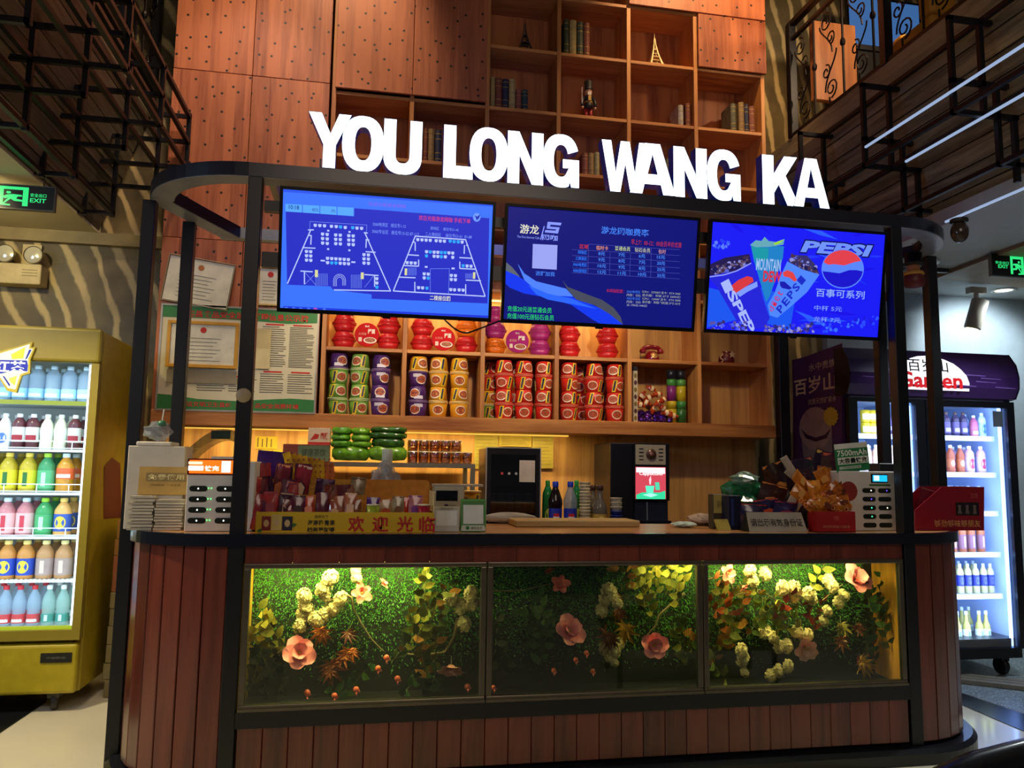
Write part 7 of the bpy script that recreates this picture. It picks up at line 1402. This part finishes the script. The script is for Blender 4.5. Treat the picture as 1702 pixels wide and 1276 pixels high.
# glass mugs stacked two high
GM = glass('#f2dcb0', 0.16); gmm = MB().lathe([(0.030, 0), (0.034, 0.003), (0.036, 0.075), (0.033, 0.077), (0.031, 0.006)], 14, cap=False).mesh('mug', [GM], True); gmr = MB().lathe([(0.033, 0.074), (0.037, 0.077), (0.033, 0.079)], 14, cap=False).mesh('rim', [mat('#fff0d0', 0.1)], True); gmb = MB().lathe([(0, 0.001), (0.030, 0.001), (0.033, 0.006), (0, 0.007)], 14, cap=False).mesh('base', [mat('#a87838', 0.1, alpha=0.7)], True)
gx0 = at(686, 750, Y=1.85).x; gx1_ = at(783, 750, Y=1.85).x
for lv in range(2):
    for k in range(6 if lv == 0 else 5):
        for d in range(2):
            T = thing('glass_mug', '%s clear glass mug in the %s row on the steel shelf' % ('lower' if lv == 0 else 'upper stacked', 'front' if d == 0 else 'back'), 'glass', (gx0+(gx1_-gx0)*(k+0.0)/5.4, 1.83+d*0.085, szt+0.0005+lv*0.0795), 0, 'glass mugs on the steel shelf'); put('wall', gmm, T); put('rim', gmr, T); put('base', gmb, T)
# yellow papers on the wall
for k, (px, c, lb) in enumerate((((789, 713, 828, 779), '#b0a040', 'lined yellow price paper on the timber wall beside the mugs'), ((830, 714, 884, 742), '#c0a838', 'yellow menu paper on the timber wall above the sterilizer cabinet'), ((885, 716, 920, 778), '#b09c3c', 'yellow curled paper on the timber wall by the sterilizer corner'))):
    x0, x1, z0, z1 = bb(*px, 2.22); t = thing('wall_paper_sheet', lb, 'paper', ((x0+x1)/2, 2.236-0.004*k, z0)); w, h = (x1-x0)/2, z1-z0; MB().box(-w, w, 0, 0.003, 0, h).obj('sheet', mat(c, 0.6), t)
    for i in range(9): rect(t, -w*0.85, w*(0.85-0.12*(i % 3)), h*(0.1+0.09*i), h*(0.1+0.09*i)+0.0025, mat('#6a5a20', 0.7), -0.0008, 'text_line')
# white pump bottle and film on the counter
pbx = at(643, 780, Y=0.6).x; t = thing('pump_bottle', 'white and blue cylindrical dispenser behind the orange tray panel', 'dispenser', (pbx, 0.6, CZ)); hz = at(643, 746, Y=0.6).z-CZ; MB().lathe([(0.026, 0), (0.028, 0.003), (0.028, hz*0.6)], 16).obj('base', mat('#1c3a78', 0.35), t, True); MB().lathe([(0.027, hz*0.6), (0.027, hz-0.004), (0.024, hz)], 16).obj('tube', mat('#b8c0b0', 0.4), t, True)
t = thing('clear_bag', 'crumpled clear plastic bag at the foot of the white and blue dispenser', 'bag', (at(640, 795, Y=0.5).x, 0.47, CZ)); crumple('film', None, (0.1, 0.06, 0.155), FILM, 31, t, n=12, am=0.3)
t, w, h = carton('card_box', (1462, 770, 1494, 790), 0.34, 0.1, '#15161c', 'small black box behind the green advert card', 'box', CZ)
# under-shelf strip lamp
led = MB().box(-0.75, 2.05, 2.215, 2.237, 1.622, 1.6315).obj('strip_lamp', glow('#ffc850', 1.0)); tag(led, 'warm strip lamp fixed under the bookcase base beam', 'lamp')
lamp('AREA', (0.65, 2.04, 1.618), (0.65, 2.12, 0.9), 13, (1.0, 0.76, 0.3), 2.7, 0.04)
led2 = MB().box(0.26, 2.42, 2.20, 2.22, 2.632, 2.641).obj('strip_lamp', glow('#ffd070', 4.0)); tag(led2, 'warm strip lamp under the shelf above the noodle bowls', 'lamp')
lamp('AREA', (1.4, 2.15, 2.628), (1.4, 2.18, 2.2), 7, (1.0, 0.74, 0.3), 2.2, 0.05)
# unseen spots added under the canopy to brighten the goods
for x in (0.5, 1.4, 2.3): lamp('SPOT', (x, 0.95, 2.62), (x+0.05, 2.1, 1.85), 34, (1.0, 0.8, 0.5), 0.04, spot=95)
lamp('SPOT', (3.0, 0.5, 2.6), (2.75, 0.3, 1.2), 30, (1.0, 0.85, 0.65), 0.05, spot=80)  # added for the dark snack heap
lamp('SPOT', (0.45, 0.55, 2.6), (0.5, 0.2, 1.2), 14, (1.0, 0.82, 0.55), 0.05, spot=70)  # added for the yellow snack tray
lamp('SPOT', (1.6, 0.75, 2.6), (1.2, 0.3, 1.1), 20, (1.0, 0.8, 0.5), 0.05, spot=130)
# ================================================================ planted display windows in the counter front
DX = [pw+0.004, at(808, 1040, Y=0.015).x, at(1168, 1035, Y=0.015).x, W-pw-0.004]; DZ0, DZ1 = 0.353, 0.955
ALUF = mat('#6a6254', 0.3, 0.7, var=0.1)
TURFM = mat('#1d3a14', 0.8, var=0.3, ns=30)
ORDN = ['by the left front post', 'in the middle of the counter front', 'by the right front post']
for i in range(3):
    a, b = DX[i]+0.002, DX[i+1]-0.002; t = thing('display_window', 'aluminium framed glass window of the flower case '+ORDN[i], 'window', (0, 0, 0), 0, 'flower case windows'); f = 0.026
    for bx in ((a, b, DZ0, DZ0+f), (a, b, DZ1-f*0.8, DZ1), (a, a+f, DZ0+f, DZ1-f*0.8), (b-f, b, DZ0+f, DZ1-f*0.8)): bevel(MB().box(bx[0], bx[1], 0.006, 0.034, bx[2], bx[3]).obj('frame_bar', ALUF, t), 0.004, 2)
    MB().box(a+f, b-f, 0.018, 0.022, DZ0+f, DZ1-f*0.8).obj('pane', glass('#e6eee6', 0.035), t)
    MB().box(a, b, 0.0, 0.006, DZ0, DZ0+0.012).obj('sill_strip', ALUF, t)
cs = thing('flower_case', 'deep case lined with artificial turf behind the counter front windows', 'case')
CB = 0.25
def fy(Y): return 0.07+(Y-0.12)*0.75
MB().box(pw, W-pw, CB, CB+0.02, 0.34, 0.96).obj('back_panel', mat('#1c1e17', 0.6), cs); MB().box(pw, W-pw, 0.036, CB, 0.33, 0.35).obj('floor_panel', mat('#14130f', 0.5), cs); MB().box(pw, W-pw, 0.036, CB, 0.957, 0.97).obj('top_panel', mat('#2a1c10', 0.7), cs)
MB().box(pw, pw+0.012, 0.036, CB, 0.35, 0.957).obj('side_panel', wood('#8a6a18', '#c89a2c', 0.5, 'Z', 8), cs); MB().box(W-pw-0.012, W-pw, 0.036, CB, 0.35, 0.957).obj('side_panel', wood('#a06a18', '#d8942c', 0.5, 'Z', 8), cs)
# turf: tens of thousands of short blades on the back panel
rt = random.Random(9); vs = []; fs = []; ms = []
for k in range(26000):
    x = rt.uniform(pw+0.015, W-pw-0.06); z = 0.955-0.40*abs(rt.gauss(0, 0.55)) if rt.random() < 0.8 else rt.uniform(0.5, 0.955)
    if z < 0.40: continue
    a = rt.uniform(0, 2*PI); L = rt.uniform(0.010, 0.020); w2 = 0.0022; dx, dz = math.cos(a), math.sin(a); o = len(vs)
    vs += [(x-dz*w2, CB-0.002, z+dx*w2), (x+dz*w2, CB-0.002, z-dx*w2), (x+dx*L*0.7, CB-rt.uniform(0.006, 0.018), z+dz*L*0.7)]; fs.append((o, o+1, o+2)); ms.append(rt.choice((0, 0, 1)))
b = MB(); b.v, b.f, b.m = vs, fs, ms; o = b.obj('artificial_turf', [mat('#4a8c28', 0.5, var=0.2), mat('#2c6420', 0.5, var=0.2)], cs); o['kind'] = 'stuff'
# lamps of the case
for x0, x1, e in ((0.12, 0.85, 14), (1.9, 2.15, 2.5), (2.25, 2.95, 11)):
    o = MB().box(x0, x1, 0.05, 0.075, 0.945, 0.9565).obj('tube_lamp', glow('#fff08a', 2.5)); tag(o, 'short warm tube lamp under the top of the flower case, %s' % ('by the left post' if x0 < 1 else 'by the middle divider' if x0 < 2.2 else 'by the right post'), 'lamp'); lamp('AREA', ((x0+x1)/2, 0.07, 0.943), ((x0+x1)/2, 0.2, 0.5), e, (1.0, 0.86, 0.3), x1-x0, 0.03)
# ---- prototypes
def leaf_mesh(L, w, c, fold=0.15, curl=0.25, name='leaf'):
    b = MB(); n = 5; vs = []
    for i in range(n+1):
        t = i/n; ww = w*math.sin(PI*min(0.98, t**0.8*0.97+0.03)); zc = curl*L*math.sin(t*PI*0.6)*0.5
        vs += [(-ww, -zc-fold*ww, L*t), (0, -zc, L*t), (ww, -zc-fold*ww, L*t)]
    fs = []
    for i in range(n): q = i*3; fs += [(q, q+1, q+4, q+3), (q+1, q+2, q+5, q+4)]
    b.add(vs, fs); return b.mesh(name, [mat(c, 0.45, var=0.25, ns=40)], True)
_LF = {}
def leafm(c, L=0.055, w=0.016):
    k = (c, L, w)
    if k not in _LF: _LF[k] = leaf_mesh(L, w, c)
    return _LF[k]
STEM = mat('#4a4a22', 0.6)
FLG = 'artificial plants in the flower case'
def spray(px, py, Y, cols, label, n=8, s=1.0, seed=0):
    Y = fy(Y)+0.01; r = random.Random(seed); p = at(px, py, Y=Y); t = thing('leaf_spray', label, 'artificial plant', tuple(p), 0, FLG); ang0 = r.uniform(-0.8, 0.8); d = Vector((math.sin(ang0), 0, math.cos(ang0))); L = 0.10*s
    MB().tube([tuple(d*(-L)), (0, 0.01, 0), tuple(d*L)], 0.0022, 5).obj('stem', STEM, t)
    for k in range(n):
        f = -1+2*(k+0.5)/n; q = d*(L*f); a = ang0+(1 if k % 2 else -1)*r.uniform(0.5, 1.3); o = put('leaf', leafm(r.choice(cols)), t, tuple(q), (r.uniform(-0.2, 0.9), a, r.uniform(-0.5, 0.5)), s*r.uniform(0.8, 1.2))
def petal_mesh(L, w, c):
    b = MB(); n, m_ = 5, 4; vs = []
    for i in range(n+1):
        t = i/n; ww = w*(math.sin(PI*(0.12+0.76*t))**0.65)
        for j in range(m_+1):
            u = -1+2*j/m_; vs.append((u*ww, L*0.22*t*(1-t)*2+0.25*w*u*u, L*t))
    fs = []
    for i in range(n):
        for j in range(m_): q = i*(m_+1)+j; fs.append((q, q+1, q+m_+2, q+m_+1))
    b.add(vs, fs); return b.mesh('petal', [mat(c, 0.5, var=0.12, ns=20)], True)
PT = {'pink': petal_mesh(0.06, 0.031, '#e8868e'), 'rose': petal_mesh(0.05, 0.018, '#e07068'), 'blush': petal_mesh(0.058, 0.027, '#e0a098')}
def magnolia(px, py, Y, kind, label, s=1.0, rot=(0.9, 0, 0)):
    Y = max(0.115, fy(Y)); p = at(px, py, Y=Y); t = thing('magnolia_flower', label, 'artificial flower', tuple(p), 0, None, rot=rot)
    for k in range(9):
        a = (2*PI*k/5 if k < 5 else 2*PI*(k-5)/4+0.6); M_ = Matrix.Rotation(a, 4, 'Z') @ Matrix.Rotation((1.2 if k < 5 else 0.6)+0.12*math.sin(k*3.1), 4, 'X'); o = put('petal', PT[kind], t); o.matrix_basis = M_ @ Matrix.Scale(s*((1.2 if k < 5 else 1.0)+0.1*math.sin(k*2.3)), 4)
    MB().lathe([(0.003, 0), (0.007*s, 0.012*s), (0.004*s, 0.028*s), (0, 0.03*s)], 8).obj('heart', mat('#c8b04a', 0.6), t, True); MB().tube([(0, 0, 0), (0, 0, -0.04*s)], 0.003, 5).obj('stalk', STEM, t)
def blossom_mesh(seed, c):
    r = random.Random(seed); b = MB(); b.ball((0, 0.002, 0), 0.021, 8, 6, sq=(1, 0.8, 1.15))
    for k in range(75):
        v = Vector((r.gauss(0, 1), r.gauss(0, 1), r.gauss(0, 1))).normalized(); v.y = -abs(v.y); v = v*r.uniform(0.75, 1.1); c0 = Vector((v.x*0.029, v.y*0.026, v.z*0.035)); v = v.normalized(); n1 = v.orthogonal().normalized(); n2 = v.cross(n1)
        for j in range(4):
            a = j*PI/2+r.random(); e1 = n1*math.cos(a)+n2*math.sin(a); e2 = v.cross(e1); q = len(b.v); R_ = 0.0105
            b.add([c0, c0+e1*R_*0.7+e2*R_*0.45+v*0.002, c0+e1*R_*1.1+v*0.003, c0+e1*R_*0.7-e2*R_*0.45+v*0.002], [(0, 1, 2, 3)])
    return b.mesh('blossom', [mat(c, 0.7, var=0.1)], False)
BL = [blossom_mesh(i, '#cdb888') for i in range(3)]
def cluster(px, py, Y, where, s=1.0, seed=0):
    Y = fy(Y); p = at(px, py, Y=Y); t = thing('blossom_cluster', 'cream hydrangea-like blossom cluster '+where, 'artificial flower', tuple(p), 0, 'cream blossom clusters', rot=(0, random.uniform(-1, 1), 0)); o = put('blossom', BL[seed % 3], t, (0, 0, 0), (0, 0, 0), s); o['kind'] = 'stuff'; MB().tube([(0, 0.01, 0), (0.01, 0.04, -0.04)], 0.0025, 5).obj('stalk', STEM, t)
def maple_mesh(c):
    pts = []
    for k in range(7):
        a = math.radians(-120+40*k); R_ = (0.6, 0.85, 0.95, 1.0, 0.95, 0.85, 0.6)[k]; pts += [(0.30*math.sin(a-0.30), 0.30*math.cos(a-0.30)), (R_*0.7*math.sin(a-0.10), R_*0.7*math.cos(a-0.10)), (R_*math.sin(a), R_*math.cos(a)), (R_*0.7*math.sin(a+0.10), R_*0.7*math.cos(a+0.10))]
    pts.append((0.0, -0.12)); b = MB(); vs = [(0, 0, 0)]+[(x*0.06, -0.010*abs(math.sin(i*0.9))-0.012*(x*x+z*z), z*0.06) for i, (x, z) in enumerate(pts)]; n = len(pts); b.add(vs, [(0, 1+i, 1+(i+1) % n) for i in range(n)]); return b.mesh('maple_leaf', [mat(c, 0.55, var=0.25, ns=50)])
MPM = {c: maple_mesh(c) for c in ('#8a4a22', '#a85a1c', '#6e3a26', '#b88428', '#8a7a30')}
def maple(px, py, Y, c, label, s=1.0, seed=0, n=3):
    Y = fy(Y); r = random.Random(seed); p = at(px, py, Y=Y); t = thing('maple_spray', label, 'artificial plant', tuple(p), 0, None)
    for k in range(n): put('maple_leaf', MPM[c], t, (r.uniform(-0.02, 0.02)*(k > 0), -0.006*k, r.uniform(-0.02, 0.02)*(k > 0)), (r.uniform(-0.3, 0.3), PI+r.uniform(-0.8, 0.8), r.uniform(-0.4, 0.4)), s*(1-0.15*k))
    MB().tube([(0, 0.002, 0), (0.012, 0.03, 0.04)], 0.0018, 5).obj('stalk', STEM, t)
def bud(px, py, Y, label, s=1.0):
    Y = fy(Y); p = at(px, py, Y=Y); t = thing('coral_bud', label, 'artificial flower', tuple(p), 0, 'coral buds on the case floor'); b = MB().ball((0, 0, 0), 0.014*s, 8, 6); b.obj('bud', mat('#c8583c', 0.5), t, True)
    for k in range(4): put('petal', PT['rose'], t, (0, -0.004, -0.008), (0.4, 2*PI*k/4, 0.5*k), 0.36*s)
def branch(pts, Y, label, r=0.006):
    Y = fy(Y); P = [at(x, y, Y=Y+dy) for x, y, dy in pts]; Q = []
    for i in range(len(P)-1):
        for k in range(4): Q.append(tuple(P[i].lerp(P[i+1], k/4)))
    Q.append(tuple(P[-1])); tag(MB().tube(Q, r, 7, r2=r*0.5).obj('branch', mat('#6a5a3c', 0.7, var=0.3, ns=40), None, True), label, 'branch')
def Z1(l): return [(380+a/3.868, 900+b/3.868)+tuple(c) for a, b, *c in l]
def Z2(l): return [(790+a/4.255, 900+b/4.255)+tuple(c) for a, b, *c in l]
def Z3(l): return [(1140+a/4.255, 900+b/4.255)+tuple(c) for a, b, *c in l]
C1, C2, C3 = 'in the case by the left post', 'in the middle flower case', 'in the case by the right post'
for k, (x, y, s) in enumerate(Z1([(490,350,1.0),(495,420,1.0),(480,470,.9),(650,235,1.1),(610,300,1.1),(620,350,.8),(720,370,1.0),(680,430,1.0),(620,470,1.0),(560,500,1.0),(460,540,1.0),(820,190,.7),(825,235,.7),(1430,370,1.0),(1490,420,1.05),(1560,340,1.1),(1565,400,1.0),(1515,530,1.0)])): cluster(x, y, 0.2+0.015*(k % 3), C1, s, k)
for k, (x, y, s) in enumerate(Z2([(930,330,.9),(960,370,1.0),(915,410,.9),(1000,430,.9),(895,490,.9),(920,760,1.0),(980,760,1.1),(960,820,.9),(1020,720,.8),(985,850,.6)])): cluster(x, y, 0.2+0.015*(k % 3), C2, s, k+1)
for k, (x, y, s) in enumerate(Z3([(450,200,.9),(470,270,1.0),(560,230,1.0),(680,330,1.1),(740,330,1.3),(760,380,1.1),(860,370,1.1),(890,400,.9),(1010,280,1.0),(1040,320,.9),(1110,380,.9),(1080,430,.9),(1000,490,.8),(970,560,.8),(560,640,1.0),(620,680,.9),(650,740,.9),(710,740,1.0),(720,880,.9),(650,910,.9),(600,950,.9),(390,770,1.0),(400,830,1.0),(790,640,1.0),(860,660,.9),(410,920,.7)])): cluster(x, y, 0.19+0.02*(k % 3), C3, s, k)
magnolia(*Z1([(455,720)])[0], 0.13, 'pink', 'large open pink magnolia low '+C1, 1.05, (1.15, 0.15, 0)); magnolia(*Z1([(855,335)])[0], 0.2, 'rose', 'small coral pink magnolia on the lit turf '+C1, 0.85, (1.2, 0.3, 0)); magnolia(*Z1([(985,275)])[0], 0.2, 'rose', 'closed pink bud on a green stalk '+C1, 0.5, (0.3, 0.9, 0)); magnolia(*Z1([(1430,790)])[0], 0.16, 'blush', 'drooping blush magnolia hanging '+C1, 0.95, (2.6, 0.1, 0))
magnolia(*Z2([(655,640)])[0], 0.12, 'pink', 'large pink magnolia '+C2, 1.1, (1.0, 0.35, 0)); magnolia(*Z2([(600,300)])[0], 0.17, 'rose', 'small coral magnolia at the top '+C2, 0.8, (1.3, -0.4, 0)); magnolia(*Z2([(530,220)])[0], 0.18, 'rose', 'slim pink bud at the top '+C2, 0.45, (0.3, -0.5, 0)); magnolia(*Z2([(1260,730)])[0], 0.14, 'pink', 'half open pink magnolia at the branch tip '+C2, 0.95, (1.4, -0.5, 0))
magnolia(*Z3([(1185,275)])[0], 0.13, 'pink', 'large light pink magnolia at the top '+C3, 1.15, (1.0, 0.25, 0)); magnolia(*Z3([(835,745)])[0], 0.14, 'blush', 'dusky blush magnolia hanging low '+C3, 0.95, (1.9, 0.2, 0)); magnolia(*Z3([(285,225)])[0], 0.16, 'rose', 'narrow coral lily-like flower '+C3, 0.85, (1.3, 0.9, 0)); magnolia(*Z3([(400,310)])[0], 0.16, 'rose', 'slender coral bud '+C3, 0.5, (2.6, -0.6, 0))
for k, (x, y, c, s, lb) in enumerate(Z1([(590,580,'#a85a1c',1.2,'orange brown maple leaves under the cream blossoms '),(770,590,'#6e3a26',1.0,'dark reddish maple leaves by the curved branch '),(650,800,'#8a4a22',1.7,'largest brown maple leaves near the floor '),(770,700,'#a85a1c',1.2,'bright orange maple leaf ')])): maple(x, y, 0.15+0.02*k, c, lb+C1, s, k)
for k, (x, y, c, s, lb) in enumerate(Z2([(1060,620,'#b88428',1.3,'golden orange maple leaves '),(925,650,'#6e3a26',1.4,'dull brown maple leaves above the cream blossoms '),(1010,500,'#8a4a22',0.9,'small brown maple leaf ')])): maple(x, y, 0.14+0.02*k, c, lb+C2, s, k+4)
for k, (x, y, c, s, lb) in enumerate(Z3([(1100,700,'#8a4a22',1.1,'brown maple leaves '),(1240,860,'#b88428',1.5,'yellow shaggy maple leaves near the floor '),(1100,590,'#8a7a30',1.1,'olive maple leaves below the cream blossoms '),(1210,600,'#6e3a26',0.9,'dark maroon maple leaf ')])): maple(x, y, 0.15+0.02*k, c, lb+C3, s, k+9)
YL = ('#8a8430', '#a89a3a', '#6a6a24'); GRL = ('#2a4a20', '#35582a', '#48682c'); DKL = ('#2a2e1e', '#34361f', '#3c4028'); ORL = ('#a85a28', '#8a7a30', '#6a6a28', '#b04a24'); MIX = ('#6a6a28', '#a06a2c', '#4c5a24'); RDL = ('#8a2a24', '#a03a2c', '#6a4a28')
n = 0
for L_, cols, lb, where in ((Z1([(265,540),(190,600),(280,610),(230,660)]), YL, 'yellow green leaf spray', C1), (Z1([(180,800),(250,760),(330,900),(220,900),(320,830)]), DKL, 'dim olive leaf spray', C1), (Z1([(1265,275),(1250,350),(1290,480),(1200,570),(1280,560)]), YL, 'yellow green leaf spray', C1), (Z1([(1150,660),(1250,740),(1330,700),(1220,640),(1380,450),(1340,380)]), MIX, 'mottled brown green leaf spray', C1), (Z1([(680,950),(1200,890),(820,900),(1300,940)]), GRL, 'low dark green sprig', C1),
                            (Z2([(480,510),(420,640),(490,720),(380,580),(440,690)]), GRL, 'dark green leaf spray', C2), (Z2([(150,700),(200,780),(130,820)]), DKL, 'dim olive leaf spray', C2), (Z2([(1250,190),(1350,230),(1200,310),(1400,310),(1480,190),(1300,270),(1200,400),(1420,260),(1180,240)]), YL, 'lit yellow leaf spray', C2), (Z2([(1060,300),(1030,200),(1480,720),(1440,690),(1500,780)]), MIX, 'mottled brown green leaf spray', C2),
                            (Z3([(270,430),(400,420),(230,520),(330,500),(250,380)]), ORL, 'orange and green leaf spray', C3), (Z3([(270,690),(220,730),(310,660),(210,880),(520,560),(600,470)]), MIX, 'mottled olive leaf spray', C3), (Z3([(1380,330),(1340,470),(1400,620),(1280,690),(1350,560),(1320,750),(1400,420),(1300,410),(1420,520)]), GRL, 'fresh green leaf spray', C3), (Z3([(860,490),(930,530),(1270,770),(700,450)]), RDL, 'red and brown leaf spray', C3), (Z3([(760,520),(560,420),(500,500),(940,240),(640,520)]), YL, 'yellow green leaf spray', C3)):
    for x, y in L_:
        n += 1; spray(x, y, 0.16+0.03*(n % 5), cols, lb+' '+where, 8, 1.0, n)
for x, y in Z1([(1015,745),(960,815),(1085,880),(505,970),(680,990),(820,950),(1535,930)]): bud(x, y, 0.12, 'small coral bud '+C1, 0.95)
for x, y in Z2([(555,910),(710,835),(830,915),(130,1030),(785,785)]): bud(x, y, 0.12, 'small coral bud '+C2, 0.8)
branch([(x, y, 0) for x, y in Z1([(740,330),(790,360),(805,440),(850,520),(920,630),(1005,715)])], 0.2, 'thin curved brown branch arching over the turf '+C1); branch([(x, y, 0) for x, y in Z1([(270,755),(400,660),(520,540),(640,390),(740,320)])], 0.22, 'pale brown branch rising behind the pink magnolia '+C1, 0.008); branch([(x, y, 0) for x, y in Z1([(1470,490),(1455,600),(1390,710),(1250,730),(1060,715)])], 0.24, 'grey brown branch bending beside the right blossoms '+C1, 0.008)
branch([(x, y, 0) for x, y in Z2([(1480,365),(1400,430),(1300,520),(1270,600),(1200,680)])], 0.2, 'pale crooked branch '+C2, 0.007); branch([(x, y, 0) for x, y in Z2([(100,350),(330,345),(540,295)])], 0.22, 'thin twig leading to the small coral flower '+C2, 0.004)
branch([(x, y, 0) for x, y in Z3([(160,265),(300,230),(345,380),(520,340),(700,450),(960,420),(1110,300)])], 0.24, 'long thin branch carrying the blossoms '+C3, 0.005)

# ================================================================ foreground
p0, p1 = at(1490, 1276, Y=-1.3), at(1760, 1222, Y=-1.3)
fc = thing('leather_chair', 'black padded leather chair back in front of the counter', 'chair', ((p0.x+p1.x)/2+0.25, -1.3, 0), 0.15)
hb = p1.z-0.02
bk_ = MB().tube([(-0.62, 0.02, hb-0.16), (-0.50, 0.0, hb-0.09), (-0.3, 0, hb-0.045), (0, 0, hb-0.02), (0.3, 0, hb+0.0), (0.5, 0, hb+0.0), (0.62, 0, hb-0.08)], 0.05, 12).obj('top_roll', LEA, fc, True)
bevel(MB().box(-0.55, 0.55, -0.03, 0.04, 0.25, hb-0.10).obj('backrest', LEA, fc), 0.02, 2); bevel(MB().box(-0.55, 0.55, -0.55, -0.03, 0.22, 0.36).obj('seat', LEA, fc), 0.03, 3)
for sx in (-0.5, 0.5):
    for sy in (-0.5, 0.0): MB().tube([(sx, sy, 0), (sx, sy, 0.23)], 0.018, 8).obj('leg', TUB, fc)
